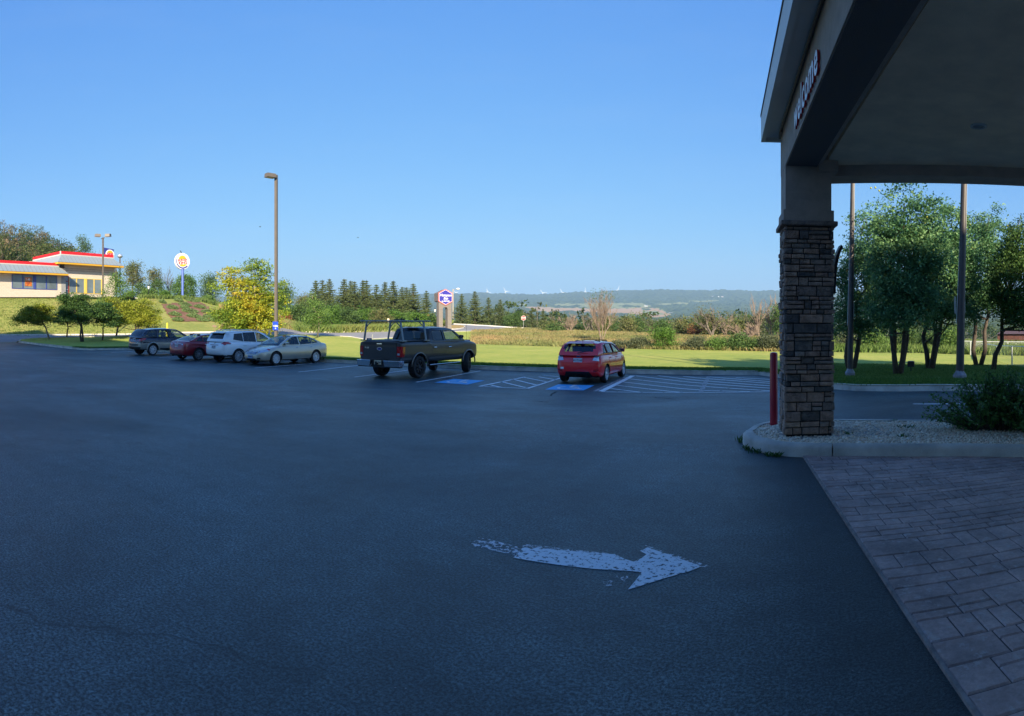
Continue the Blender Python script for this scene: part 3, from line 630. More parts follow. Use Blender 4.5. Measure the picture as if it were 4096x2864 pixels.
def stone_wall():
    V, Fc, T = [], [], []; r = random.Random(12)
    faces = [((CX0, CY0), (CX1, CY0), (0, -1)), ((CX1, CY0), (CX1, CY1), (1, 0)), ((CX1, CY1), (CX0, CY1), (0, 1)), ((CX0, CY1), (CX0, CY0), (-1, 0))]
    z = .16; rows = []
    while z < 2.90:
        h = r.choice([.055, .065, .075, .10, .12, .135]); h = min(h, 2.925 - z); 
        if h < .03: break
        rows.append((z, h)); z += h
    for (a, b, nn) in faces:
        L = math.hypot(b[0]-a[0], b[1]-a[1]); u = ((b[0]-a[0]) / L, (b[1]-a[1]) / L)
        for z, h in rows:
            x = -.03
            while x < L + .02:
                wd = r.uniform(.09, .29) * (1.1 if h > .09 else .9)
                if L + .03 - (x + wd) < .06: wd = L + .03 - x
                sub = [(z, h)] if (h < .095 or r.random() < .75) else [(z, h * .5), (z + h * .5, h * .5)]
                for (z0, h0) in sub:
                    dpt = r.uniform(.012, .045); g = .0035; n = len(V); ch = .008
                    for (dx, dz_, o) in ((0,0,0),(1,0,0),(1,1,0),(0,1,0)):
                        V.append((a[0] + u[0]*(x + g + dx*(wd-2*g)) + nn[0]*-.01, a[1] + u[1]*(x + g + dx*(wd-2*g)) + nn[1]*-.01, z0 + g + dz_*(h0-2*g)))
                    for (dx, dz_) in ((0,0),(1,0),(1,1),(0,1)):
                        xx = x + g + ch*.4 + dx*(wd-2*g-ch*.8); dd = dpt - ch * .9 + r.uniform(-.003,.003)
                        V.append((a[0] + u[0]*xx + nn[0]*dd, a[1] + u[1]*xx + nn[1]*dd, z0 + g + ch*.4 + dz_*(h0-2*g-ch*.8)))
                    for (dx, dz_) in ((0,0),(1,0),(1,1),(0,1)):
                        xx = x + g + ch*1.6 + dx*(wd-2*g-ch*3.2); dd = dpt + r.uniform(-.004,.006)
                        V.append((a[0] + u[0]*xx + nn[0]*dd, a[1] + u[1]*xx + nn[1]*dd, z0 + g + ch*1.6 + dz_*(h0-2*g-ch*3.2)))
                    for k in range(4):
                        k2 = (k+1) % 4; Fc.append((n+k, n+k2, n+4+k2, n+4+k)); Fc.append((n+4+k, n+4+k2, n+8+k2, n+8+k))
                    Fc.append((n+8, n+9, n+10, n+11)); T += [r.random()] * 12
                x += wd
    # cap ledge
    for (a, b, nn) in faces:
        L = math.hypot(b[0]-a[0], b[1]-a[1]); u = ((b[0]-a[0]) / L, (b[1]-a[1]) / L)
    V = [MLS @ Vector(p) for p in V]
    return V, Fc, T
V, Fc, T = stone_wall()
st = pyd('stone_cladding', V, Fc, M_stone, can); at = st.data.attributes.new('tint', 'FLOAT', 'POINT'); at.data.foreach_set('value', T)
mb = MB(); mb.box((CX0,CY0,.10),(CX1,CY1,3.0), M=MLS); core = mb.build('mortar_core', mat('mortar', (.02,.02,.02), .95), can)
mb = MB(); mb.box((CX0-.075,CY0-.075,2.935),(CX1+.075,CY1+.075,2.998), M=MLS); cp = mb.build('capstone', M_stone, can, bevel=.012)
at = cp.data.attributes.new('tint', 'FLOAT', 'POINT'); at.data.foreach_set('value', [.25] * len(cp.data.vertices))
# curved dark bracket on the column's far side
br = thing('wall_bracket', 'curved black metal bracket on the right side of the stone column', 'bracket')
mb = MB(); prof_ = [(0,2.05),(.015,2.25),(.03,2.42),(.06,2.55),(.10,2.64),(.15,2.72),(.185,2.69),(.135,2.60),(.10,2.50),(.075,2.38),(.06,2.2),(.055,2.05)]
mb.prism([(u, z) for u, z in prof_], 8.15, 8.35, lambda u, v_, h: LS(CX1 + .045 + u * .8, h, v_)); mb.build('blade', M_darkmetal, br)
mb = MB(); mb.box((CX1+.02,8.18,2.0),(CX1+.06,8.32,2.3), M=MLS); mb.build('mounting_plate', M_darkmetal, br)
# ------------------------------------------------------------------ near island: kerb, gravel, pad; stamped paving; bollard
def at_z(px, py, z): d = (EYE - z) * F / (py - YH); return pol(px, d, z)
outer = [at_z(5400,1822,0), at_z(4096,1828,0), at_z(3500,1831,0), at_z(3224,1831,0), at_z(3102,1823,0), at_z(3001,1799,0), at_z(2973,1780,0), at_z(2966,1748,.05), at_z(2975,1719,.15), at_z(3001,1699,.15), at_z(3042,1687,.15), at_z(3110,1678,.15), at_z(3313,1671,.15), at_z(4096,1673,.15), at_z(5400,1676,.15)]
for p in outer: p.z = 0
def smooth_poly(p, it=2, keep=(0, 1, -1, -2)):
    for _ in range(it):
        out = [p[0]]
        for a, b in zip(p, p[1:]): out += [a.lerp(b, .25), a.lerp(b, .75)]
        out.append(p[-1]); p = out
    return p
op = resample(smooth_poly(outer), .2)
chopped('kerb', op, .16, .15, M_conc, side=-1, L=3.1, gap=.014, r=.045)
inner = []
for i, p in enumerate(op):
    a, b = op[max(0, i-1)], op[min(len(op)-1, i+1)]; t = (b - a).normalized(); inner.append(p + Vector((t.y, -t.x, 0)) * .13)
mb = MB(); t3 = [Vector((p.x, p.y, 0)) for p in inner]; mb.add([p + Vector((0,0,.095)) for p in t3], tessellate_polygon([t3])); o = mb.build('gravel_base', mat('grit', (.30,.27,.22), .95, var=.3, scale=20)); tag(o, kind='structure')
rng = np.random.default_rng(4)
def gravel():
    ip2_ = [(p.x, p.y) for p in inner]; xs = [p[0] for p in ip2_]; ys = [p[1] for p in ip2_]; pts = []
    x1 = 5.2; n = 0
    cand = rng.uniform((min(xs), min(ys)), (x1, max(ys)), (60000, 2))
    P_ = np.array(ip2_); 
    # vectorised even-odd test
    ins = np.zeros(len(cand), bool); j = len(P_) - 1
    for i in range(len(P_)):
        c = ((P_[i,1] > cand[:,1]) != (P_[j,1] > cand[:,1])); dy = P_[j,1] - P_[i,1]; dy = dy if abs(dy) > 1e-9 else 1e-9
        ins ^= c & (cand[:,0] < (P_[j,0]-P_[i,0]) * (cand[:,1]-P_[i,1]) / dy + P_[i,0]); j = i
    cand = cand[ins]
    base = np.array([(-1,-1,-.7),(1,-1,-.7),(1,1,-.7),(-1,1,-.7),(-.75,-.75,.75),(.75,-.75,.75),(.75,.75,.75),(-.75,.75,.75)], float) 
    fb = np.array([(4,5,6,7),(0,1,5,4),(1,2,6,5),(2,3,7,6),(3,0,4,7)])
    N = len(cand); s = rng.uniform(.008, .019, (N, 1, 1)) * np.stack([rng.uniform(.8,1.5,N), rng.uniform(.7,1.1,N), rng.uniform(.6,1,N)], 1)[:, None, :]
    v = base[None] * s + rng.normal(0, .0022, (N, 8, 3))
    th = rng.uniform(0, 2*PI, N); ti = rng.uniform(-.6, .6, N)
    c, q = np.cos(th)[:, None], np.sin(th)[:, None]; ct, stt = np.cos(ti)[:, None], np.sin(ti)[:, None]
    x, y, z = v[..., 0], v[..., 1], v[..., 2]; y, z = y*ct - z*stt, y*stt + z*ct; x, y = x*c - y*q, x*q + y*c
    v = np.stack([x + cand[:, :1], y + cand[:, 1:], z + (.108 + rng.uniform(0, .03, (N, 1)))], 2).reshape(-1, 3)
    f = (fb[None] + (np.arange(N) * 8)[:, None, None]).reshape(-1, 4)
    return v, f, np.repeat(rng.random(N), 8)
def npmesh(name, v, f, mats, tint=None, parent=None, smooth=False, k=4):
    me = bpy.data.meshes.new(name); nv, nf = len(v), len(f)
    me.vertices.add(nv); me.vertices.foreach_set('co', np.asarray(v, np.float32).ravel())
    me.loops.add(nf * k); me.loops.foreach_set('vertex_index', np.asarray(f, np.int32).ravel())
    me.polygons.add(nf); me.polygons.foreach_set('loop_start', np.arange(0, nf * k, k, dtype=np.int32))
    try: me.polygons.foreach_set('loop_total', np.full(nf, k, np.int32))
    except Exception: pass
    me.update(calc_edges=True); me.validate()
    if tint is not None: a_ = me.attributes.new('tint', 'FLOAT', 'POINT'); a_.data.foreach_set('value', np.asarray(tint, np.float32))
    return link(name, me, mats, parent, smooth)
v, f, T = gravel()
M_pebble = leafmat('white_pebbles', [(.50,.38,.27),(.80,.68,.50),(.90,.80,.62),(.82,.60,.42),(.96,.90,.76)], 0, .8)
o = npmesh('gravel', v, f, M_pebble, T, smooth=True); tag(o, 'pale marble gravel filling the kerbed island under the canopy', 'gravel', kind='stuff')
mb = MB(); mb.box((.78,7.86,.05),(2.25,8.66,.137), M=MLS); o = mb.build('concrete_pad', mat('pad_concrete', (.33,.30,.25), .9, var=.2, scale=4, bump=.4), bevel=.01); tag(o, kind='structure')
# stamped concrete
def paving():
    r = random.Random(8); l0, l1, s0, s1 = 1.03, 8.6, -5.0, 7.42; V, Fc, T = [], [], []
    def stone(L0, L1, S0, S1):
        g = r.uniform(.0022, .0038); L0 += g; L1 -= g; S0 += g; S1 -= g; n = len(V); e = .009; q = lambda: r.uniform(-.001, .001); h = .021 + r.uniform(-.0012, .0012); w = lambda: r.uniform(-.002, .002)
        V.extend([LS(L0,S0,.0125), LS(L1,S0,.0125), LS(L1,S1,.0125), LS(L0,S1,.0125), LS(L0+e+w(),S0+e+w(),h+q()), LS(L1-e+w(),S0+e+w(),h+q()), LS(L1-e+w(),S1-e+w(),h+q()), LS(L0+e+w(),S1-e+w(),h+q())])
        Fc.extend([(n+4,n+5,n+6,n+7),(n,n+1,n+5,n+4),(n+1,n+2,n+6,n+5),(n+2,n+3,n+7,n+6),(n+3,n,n+4,n+7)]); T.extend([r.random()] * 8)
    s = s0
    while s < s1 - .02:
        h = r.choice([.11, .15, .15, .19, .23, .28]); h = min(h, s1 - s)
        if s1 - s - h < .06: h = s1 - s
        l = l0
        while l < l1:
            w_ = r.choice([.14, .18, .22, .28, .34, .42]); 
            if h > .2 and r.random() < .35:
                k = h * r.choice([.4, .5, .6]); stone(l, l + w_, s, s + k); stone(l, l + w_, s + k, s + h)
            elif h > .2 and r.random() < .3: stone(l, l + w_ * .45, s, s + h); stone(l + w_ * .45, l + w_, s, s + h)
            else: stone(l, l + w_, s, s + h)
            l += w_
        s += h
    return V, Fc, T
def pavemat():
    m = bpy.data.materials.new('stamped_concrete'); m.use_nodes = True; t = m.node_tree; b = t.nodes['Principled BSDF']
    tc = t.nodes.new('ShaderNodeTexCoord'); at = t.nodes.new('ShaderNodeAttribute'); at.attribute_name = 'tint'
    def nz(s, d=6, ro=.65):
        n = t.nodes.new('ShaderNodeTexNoise'); n.inputs['Scale'].default_value = s; n.inputs['Detail'].default_value = d; n.inputs['Roughness'].default_value = ro; t.links.new(tc.outputs['Object'], n.inputs[0]); return n.outputs['Fac']
    r = t.nodes.new('ShaderNodeValToRGB'); e = r.color_ramp.elements; e[0].color = (.33,.235,.20,1); e[1].color = (.39,.285,.245,1); t.links.new(at.outputs['Fac'], r.inputs[0])
    r2 = t.nodes.new('ShaderNodeValToRGB'); r2.color_ramp.elements[0].position = .35; r2.color_ramp.elements[1].position = .66; r2.color_ramp.elements[0].color = (.62,.62,.64,1); r2.color_ramp.elements[1].color = (1.35,1.3,1.3,1); t.links.new(nz(1.8), r2.inputs[0])
    r4 = t.nodes.new('ShaderNodeValToRGB'); r4.color_ramp.elements[0].position = .3; r4.color_ramp.elements[1].position = .7; r4.color_ramp.elements[0].color = (.75,.75,.75,1); r4.color_ramp.elements[1].color = (1.25,1.25,1.25,1); t.links.new(nz(30, 8, .75), r4.inputs[0])
    mx = t.nodes.new('ShaderNodeMix'); mx.data_type = 'RGBA'; mx.blend_type = 'MULTIPLY'; mx.inputs[0].default_value = 1; t.links.new(r.outputs[0], mx.inputs[6]); t.links.new(r2.outputs[0], mx.inputs[7])
    mx2 = t.nodes.new('ShaderNodeMix'); mx2.data_type = 'RGBA'; mx2.blend_type = 'MULTIPLY'; mx2.inputs[0].default_value = 1; t.links.new(mx.outputs[2], mx2.inputs[6]); t.links.new(r4.outputs[0], mx2.inputs[7])
    # worn pale flecks where the colour has come off
    r3 = t.nodes.new('ShaderNodeValToRGB'); r3.color_ramp.elements[0].position = .56; r3.color_ramp.elements[1].position = .64; t.links.new(nz(11, 7, .7), r3.inputs[0])
    mk = t.nodes.new('ShaderNodeMath'); mk.operation = 'MULTIPLY'; mk.inputs[1].default_value = .8; t.links.new(r3.outputs[0], mk.inputs[0])
    m3 = t.nodes.new('ShaderNodeMix'); m3.data_type = 'RGBA'; t.links.new(mk.outputs[0], m3.inputs[0]); t.links.new(mx2.outputs[2], m3.inputs[6]); m3.inputs[7].default_value = (.42,.35,.32,1)
    t.links.new(m3.outputs[2], b.inputs['Base Color']); b.inputs['Roughness'].default_value = .62
    bp = t.nodes.new('ShaderNodeBump'); bp.inputs['Strength'].default_value = .6; bp.inputs['Distance'].default_value = .02; t.links.new(nz(9, 8, .7), bp.inputs['Height']); t.links.new(bp.outputs[0], b.inputs['Normal'])
    return m
V, Fc, T = paving(); o = pyd('stamped_paving', V, Fc, pavemat()); at = o.data.attributes.new('tint', 'FLOAT', 'POINT'); at.data.foreach_set('value', T); tag(o, kind='structure')
mb = MB(); mb.box((1.02,-5,-.1),(9.2,7.46,.013), M=MLS); o = mb.build('paving_bed', mat('joint', (.07,.058,.058), .9)); tag(o, kind='structure')
mb = MB(); mb.box((1.008,-5,-.1),(1.03,7.43,.020), M=MLS); o = mb.build('paving_edge', mat('edge_concrete', (.24,.20,.18), .9, var=.35, scale=12)); tag(o, kind='structure')
bo = thing('bollard', 'tall red steel bollard left of the stone column', 'bollard', pol(3095, 9.04, .08))
mb = MB(); mb.lathe([(.058,0),(.058,1.10),(.05,1.125),(.02,1.135)], 20); o = mb.build('post', mat('red_paint', (.42,.008,.03), .35, coat=.3, var=.1), bo, auto=50)
# weeds along the kerb foot
M_weed = leafmat('weed_green', [(.03,.09,.015),(.06,.15,.03),(.10,.20,.05)], .3)
def blades(cs, n, h, sp, r, wd=.006, lean=.5):
    c = np.repeat(np.asarray(cs, float), n, 0); N = len(c); c = c + np.stack([r.normal(0, sp, N), r.normal(0, sp, N), np.zeros(N)], 1)
    hh = h * r.uniform(.4, 1.2, N); a = r.uniform(0, 2*PI, N); ln = r.uniform(0, lean, N) * hh; dx, dy = np.cos(a), np.sin(a)
    b = r.uniform(0, 2*PI, N); wx, wy = np.cos(b) * wd, np.sin(b) * wd
    v = np.stack([np.stack([c[:,0]-wx, c[:,1]-wy, c[:,2]-.02], 1), np.stack([c[:,0]+wx, c[:,1]+wy, c[:,2]-.02], 1), np.stack([c[:,0]+wx*.7+dx*ln*.4, c[:,1]+wy*.7+dy*ln*.4, c[:,2]+hh*.6], 1), np.stack([c[:,0]+dx*ln, c[:,1]+dy*ln, c[:,2]+hh], 1)], 1).reshape(-1, 3)
    return v, np.arange(N * 4).reshape(-1, 4), np.repeat(r.random(N), 4)
wc = [at_z(x, y, 0) for x, y in ((2962,1757),(2966,1765),(2985,1795),(2994,1800),(3015,1808),(3030,1810),(3070,1822),(3085,1824),(3098,1826),(3108,1826))] + [at_z(x, y, .12) for x, y in ((3395,1741),(3610,1752),(3625,1750),(3580,1690),(3612,1713),(3640,1717),(3655,1715))]
v, f, T = blades([tuple(p) for p in wc], 22, .055, .03, rng, .004, 1.4); tag(npmesh('weeds', v, f, M_weed, T), 'small green weeds sprouting along the island kerb and gravel', 'weeds', kind='stuff')

# ------------------------------------------------------------------ the hotel behind the camera (casts the shade over the lot)
for l_, s_ in ((.87, -2.9), (6.2, -2.9), (6.2, 7.9)):
    mb = MB(); mb.box((l_,s_,0),(l_+.62,s_+.62,3.72), M=MLS); mb.build('column', M_stucco, can)
hb = thing('hotel_building', 'tall beige hotel block behind the lot whose shade covers the cars', 'building', (0, -14, 0))
M_hwall = mat('hotel_wall', (.68,.62,.52), .9, var=.05, bump=.2)
HX0, HX1, HT = -36, 46, 22.4
mb = MB(); mb.box((HX0, -16, -.1), (HX1, 0, HT)); mb.build('wall', M_hwall, hb)
mb = MB(); mb.box((HX0-.2, -16.2, HT), (HX1+.2, .25, HT+.35)); mb.build('roof', M_fascia, hb)
M_hglass = mat('hotel_glass', (.02,.03,.04), .08)
k = 0
for fl in range(5):
    for i in range(10):
        x = HX0 + 4 + i * 8.1; z = .9 + fl * 4.1 if fl else .9
        mb = MB(); mb.box((x, -.02, z), (x + 1.9, .07, z + 1.7)); fo = mb.build('window', M_white, hb)
        mb = MB(); mb.box((x+.08, .071, z+.08), (x+1.82, .085, z+1.62)); mb.build('pane', M_hglass, fo)
# ------------------------------------------------------------------ restaurant on the bank (frame: s along the facade, h up, q out towards the lot)
FU = Vector((-.1225, .9925, 0)); FN = Vector((.9925, .1225, 0)); FO = FN * -74
def BK(s, q, z): return FO + FU * s + FN * q + Vector((0, 0, z))
MBK = Matrix(((FU.x, FN.x, 0, FO.x), (FU.y, FN.y, 0, FO.y), (0, 0, 1, 0), (0, 0, 0, 1)))
GB = 5.75
def blockmat():
    m = bpy.data.materials.new('cream_block'); m.use_nodes = True; t = m.node_tree; b = t.nodes['Principled BSDF']; b.inputs['Roughness'].default_value = .9
    tc = t.nodes.new('ShaderNodeTexCoord'); mp = t.nodes.new('ShaderNodeMapping'); t.links.new(tc.outputs['Object'], mp.inputs[0])
    sp = t.nodes.new('ShaderNodeSeparateXYZ'); t.links.new(tc.outputs['Object'], sp.inputs[0])
    ad = t.nodes.new('ShaderNodeMath'); t.links.new(sp.outputs[0], ad.inputs[0]); t.links.new(sp.outputs[1], ad.inputs[1])
    cb = t.nodes.new('ShaderNodeCombineXYZ'); t.links.new(ad.outputs[0], cb.inputs[0]); t.links.new(sp.outputs[2], cb.inputs[1])
    br = t.nodes.new('ShaderNodeTexBrick'); br.inputs['Scale'].default_value = 1; br.inputs['Brick Width'].default_value = .42; br.inputs['Row Height'].default_value = .2; br.inputs['Mortar Size'].default_value = .012
    br.inputs['Color1'].default_value = (.66,.56,.43,1); br.inputs['Color2'].default_value = (.70,.60,.47,1); br.inputs['Mortar'].default_value = (.52,.44,.34,1)
    t.links.new(cb.outputs[0], br.inputs[0]); t.links.new(br.outputs[0], b.inputs['Base Color']); return m
M_block = blockmat(); M_band = mat('brown_block', (.46,.37,.29), .9, var=.15, scale=3); M_grayb = mat('gray_block', (.30,.30,.29), .9, var=.15, scale=3)
M_red = mat('red_metal', (.72,.015,.02), .4); M_slate = mat('seamed_metal', (.30,.355,.375), .4, metal=.2); M_seam = mat('seam', (.17,.2,.22), .5)
M_yel = mat('yellow_fascia', (.75,.40,.03), .5); M_bluef = mat('blue_frame', (.05,.08,.32), .5); M_yelf = mat('yellow_frame', (.80,.55,.10), .5)
M_win = mat('shop_glass', (.16,.20,.21), .08, spec=.6, var=.3, scale=.4); M_lgray = mat('pale_trim', (.52,.53,.51), .6)
bk = thing('restaurant', 'cream block restaurant with red topped grey metal roofs above the grassy bank', 'restaurant')
mb = MB(); mb.box((6,-9,GB-.6),(42.6,0,GB+4.0), M=MBK); mb.box((42.6,-9,GB-.6),(51.2,-.35,GB+5.4), M=MBK); mb.build('wall', M_block, bk)
for bx in [((6,-.1,GB+1.4),(31,.012,GB+1.6)), ((6,-.1,GB+2.0),(31,.012,GB+2.4))] + [((42.6,-.4,GB+z0+.45),(51.21,-.338,GB+z0+.62)) for z0 in (3.52, 3.25)]:
    mb = MB(); mb.box(*bx, M=MBK); mb.build('wall_band', M_band, bk)
mb = MB(); mb.box((41.9,-.1,GB-.4),(42.62,.015,GB+2.95), M=MBK); mb.build('wall_end', M_grayb, bk)
def mansard(s0, s1, q, zt, zr, zm0, zm1, out, back, left_open=True):
    """red band, seamed metal slope, yellow soffit board"""
    o = MB(); o.box((s0,-back,zr),(s1,q,zt), M=MBK); rb = o.build('roof_band', M_red, bk)
    for s_a in (s1 + .01, s0 - .14): o = MB(); o.box((s_a,q-.14,zr-.02),(s_a+.13,q+.02,zt+.02), M=MBK); o.build('band_end', M_lgray, bk)
    o = MB(); o.box((s0-.05,-back,zr-.16),(s1+.05,q+.04,zr-.005), M=MBK); o.build('trim', M_lgray, bk)
    a = [BK(s0,q+.02,zm0), BK(s1,q+.02,zm0), BK(s1+out,q+out,zm1), BK(s0-out,q+out,zm1)]
    bq = [BK(s1,-back,zm0), BK(s1+out,-back-out*.2,zm1)]; cq = [BK(s0,-back,zm0), BK(s0-out,-back-out*.2,zm1)]
    o = MB(); o.add(a + bq + cq + [BK(s1,-back,zm1), BK(s0,-back,zm1)], [(0,1,2,3),(1,4,5,2),(0,3,7,6),(3,2,5,7)]); sl_ = o.build('roof', M_slate, bk)
    o = MB(); n = int((s1 - s0 + 2*out) / .62)
    for i in range(n + 1):
        s = s0 - out + (s1 - s0 + 2*out) * i / n
        k = 0 if s0 <= s <= s1 else (min(abs(s - s0), abs(s - s1)) / out)
        top = BK(s, q + .05 + out * k, zm0 + (zm1 - zm0) * k + .02); bot = BK(s, q + out + .03, zm1 + .02); o.tube([top, bot], .022, 4)
    o.build('roof_seams', M_seam, sl_)
    o = MB(); o.box((s0-out+.05,-.4,zm1-.24),(s1+out-.05,q+out-.04,zm1-.005), M=MBK); o.build('fascia', M_yel, bk)
mansard(6, 41.4, .15, GB+4.65, GB+4.28, GB+4.12, GB+3.14, 1.05, 9)
mansard(42.0, 50.9, -.2, GB+6.42, GB+6.02, GB+5.86, GB+4.75, 1.15, 9)
def windows(spec, frame, q, z0, z1):
    for s0, s1 in spec:
        o = MB(); t = .07
        for a in ((s0, z0, s0+t, z1), (s1-t, z0, s1, z1), (s0+t, z0, s1-t, z0+t), (s0+t, z1-t, s1-t, z1)): o.box((a[0],q-.05,a[1]),(a[2],q+.05,a[3]), M=MBK)
        fo = o.build('window', frame, bk)
        o = MB(); o.box((s0+t,q-.04,z0+t),(s1-t,q+.02,z1-t), M=MBK); o.build('pane', M_win, fo)
SS = lambda px: 74 * math.tan((px + 1005) / F)
w1 = [SS(47), SS(91), SS(134.5), SS(142.5), SS(185), SS(228)]
windows([(w1[0], w1[1]), (w1[1]+.02, w1[2])], M_bluef, .01, GB+.93, GB+2.88); windows([(w1[3], w1[4]), (w1[4]+.02, w1[5])], M_bluef, .01, GB+.93, GB+2.88)
mb = MB(); mb.box((w1[2]+.02,0,GB+.93),(w1[3]-.02,.10,GB+2.88), M=MBK); mb.build('pillar', M_bluef, bk)
w2 = [SS(281), SS(311), SS(343), SS(352), SS(381), SS(411)]
windows([(w2[0], w2[1]), (w2[1]+.02, w2[2])], M_yelf, -.34, GB+.55, GB+2.72); windows([(w2[3], w2[4]), (w2[4]+.02, w2[5])], M_yelf, -.34, GB+.55, GB+2.72)
for bx in ((w2[2]+.02, w2[3]-.02), (w2[5]+.02, w2[5]+.2)): mb = MB(); mb.box((bx[0],-.4,GB+.55),(bx[1],-.25,GB+2.72), M=MBK); mb.build('pillar', M_yelf, bk)
d0, d1 = SS(255), SS(279)
M_rdoor = mat('dark_red_door', (.28,.01,.02), .4); mb = MB()
for a in ((d0,0,d0+.1,2.15),(d1-.1,0,d1,2.95),(d0+.1,0,d1-.1,.16),(d0,2.15,d1-.1,2.25),(d0,2.85,d1-.1,2.95)): mb.box((a[0],-.35,GB+a[1]),(a[2],-.22,GB+a[3]), M=MBK)
dr = mb.build('door', M_rdoor, bk); mb = MB(); mb.box((d0+.1,-.33,GB+.16),(d1-.1,-.26,GB+2.15), M=MBK); mb.box((d0+.1,-.33,GB+2.25),(d1-.1,-.26,GB+2.85), M=MBK); mb.build('pane', M_win, dr)
mb = MB(); mb.box((d0+.25,-.22,GB+1.0),(d1-.2,-.17,GB+1.08), M=MBK); mb.build('handle', M_lgray, dr)
# menu poster in the window
MT = lambda s, q, z: Matrix(((FU.x, 0, FN.x, 0), (FU.y, 0, FN.y, 0), (0, 1, 0, 0), (0, 0, 0, 1)))
def onbk(s, q, z): p = BK(s, q, z); return Matrix.Translation(p) @ MT(0, 0, 0)
mb = MB(); mb.box((SS(100),.03,GB+1.3),(SS(127),.06,GB+2.5), M=MBK)
po = mb.build('poster', mat('menu_poster', (.30,.04,.02), .5, col2=(.75,.25,.03), scale=3.5), bk); text('lettering', '1.49', .42, onbk((SS(100)+SS(127))/2 - .1, .07, GB+2.2), M_white, po, .005, bold=.01)
# things on the roof
M_unit = mat('unit_cream', (.50,.42,.34), .7)
for bx in (((24,-5.5,GB+4.0),(31.5,-3.5,GB+4.95)), ((33,-6,GB+4.0),(38.2,-4,GB+5.0)), ((38.8,-5,GB+4),(40.0,-3.6,GB+5.15))): mb = MB(); mb.box(*bx, M=MBK); mb.build('rooftop_unit', M_unit, bk)
# roof sign: blue trapezoid with the round bun mark
M_navy = mat('navy_panel', (.03,.045,.26), .5); M_org = mat('orange_yellow', (.90,.42,.02), .5); M_lred = mat('letter_red', (.65,.01,.02), .5); M_wface = mat('white_face', (.86,.85,.82), .5)
def bun_logo(parent, M, R, lw=.0, full=True):
    """round mark: white disc, orange bun halves, two lines of red letters, blue swoosh; M maps (x right, y up, z out)"""
    def put(poly, z, name, m, th=.012):
        o = MB(); o.prism(poly, z, z + th * R, lambda u, v_, h: M @ Vector((u, v_, h))); return o.build(name, m, parent)
    c = lambda r, a0, a1, n: [(r * math.cos(math.radians(a0 + (a1-a0) * i / n)), r * math.sin(math.radians(a0 + (a1-a0) * i / n))) for i in range(n + 1)]
    sw = []; N = 26
    for i in range(N + 1): a = math.radians(115 + (322 - 115) * i / N); sw.append((.93 * R * math.cos(a), .93 * R * math.sin(a)))
    for i in range(N, -1, -1):
        t = i / N; a = math.radians(115 + (322 - 115) * t); q = .93 - .17 * math.sin(min(1, t * 1.25) * PI / 2); sw.append((q * R * math.cos(a), q * R * math.sin(a)))
    if full: put(sw, .01 * R, 'swoosh', M_navy)
    rot = math.radians(8); ro = lambda p: [(x * math.cos(rot) - y * math.sin(rot), x * math.sin(rot) + y * math.cos(rot)) for x, y in p]
    top = [(x * R, (y * .62 + .28) * R) for x, y in [(.52 * math.cos(math.radians(a)), .72 * math.sin(math.radians(a))) for a in range(0, 181, 12)]]
    bot = [(x * R, (-y * .42 - .40) * R) for x, y in [(.50 * math.cos(math.radians(a)), .62 * math.sin(math.radians(a))) for a in range(0, 181, 12)]]
    put(ro(top), .012 * R, 'bun', M_org); put(ro(bot), .012 * R, 'bun', M_org)
    Rm = Matrix.Rotation(rot, 4, 'Z')
    text('lettering', 'BURGER', .36 * R, M @ Rm @ Matrix.Translation((.0, .16 * R, .03 * R)), M_lred, parent, .01 * R, bold=.004 * R, sx=.98)
    text('lettering', 'KING', .50 * R, M @ Rm @ Matrix.Translation((.0, -.20 * R, .03 * R)), M_lred, parent, .01 * R, bold=.010 * R, sx=1.05)
s0, s1 = SS(430), SS(469)
mb = MB(); mb.prism([(s0, GB+6.15), (s1-.25, GB+5.2), (s1, GB+7.35), (s0-.05, GB+7.5)], -1.1, -.85, lambda u, v_, h: BK(u, h, v_)); rs = mb.build('roof_sign', M_navy, bk)
mb = MB(); c_ = ((s0+s1)/2 + .15, GB + 6.55); mb.prism([(c_[0] + .78 * math.cos(t * PI / 14), c_[1] + .72 * math.sin(t * PI / 14)) for t in range(28)], -.85, -.82, lambda u, v_, h: BK(u, h, v_)); mb.build('sign_disc', M_wface, rs)
# logo on the disc: bun halves and letters
for (y0, sg) in ((.22, 1), (-.28, -1)):
    mb = MB(); mb.prism([(c_[0] + .5 * math.cos(t * PI / 10), c_[1] + y0 + sg * .36 * math.sin(t * PI / 10)) for t in range(11)], -.82, -.80, lambda u, v_, h: BK(u, h, v_)); mb.build('bun', M_org, rs)
text('lettering', 'BURGER', .30, onbk(c_[0], -.79, c_[1] + .10), M_lred, rs, .004, bold=.008); text('lettering', 'KING', .36, onbk(c_[0], -.79, c_[1] - .14), M_lred, rs, .004, bold=.01)
# pylon sign of the restaurant
d = 88.0; gzb = tz(730, d); ctr = pol(730.5, d, zat(d, 1045))
ys = thing('pylon_sign', 'round white and blue burger restaurant sign on a tall blue pole', 'sign', pol(730.5, d, gzb - .1))
fdir = Vector((math.sin(az(730.5)), math.cos(az(730.5)), 0)); rt_ = Vector((fdir.y, -fdir.x, 0))
yaw = math.radians(28); X_ = rt_ * math.cos(yaw) + fdir * math.sin(yaw); N_ = Vector((X_.y, -X_.x, 0))   # the face looks to the right of the camera
Lc = ctr - Vector(ys.location)
Ms = Matrix(((X_.x, 0, N_.x, Lc.x), (X_.y, 0, N_.y, Lc.y), (0, 1, 0, Lc.z), (0, 0, 0, 1)))
R_ = 1.19
mb = MB(); mb.prism([(R_ * math.cos(t * PI / 24), R_ * math.sin(t * PI / 24)) for t in range(48)], -.34, 0, lambda u, v_, h: Ms @ Vector((u, v_, h))); sb_ = mb.build('sign_cabinet', M_wface, ys, bevel=.03)
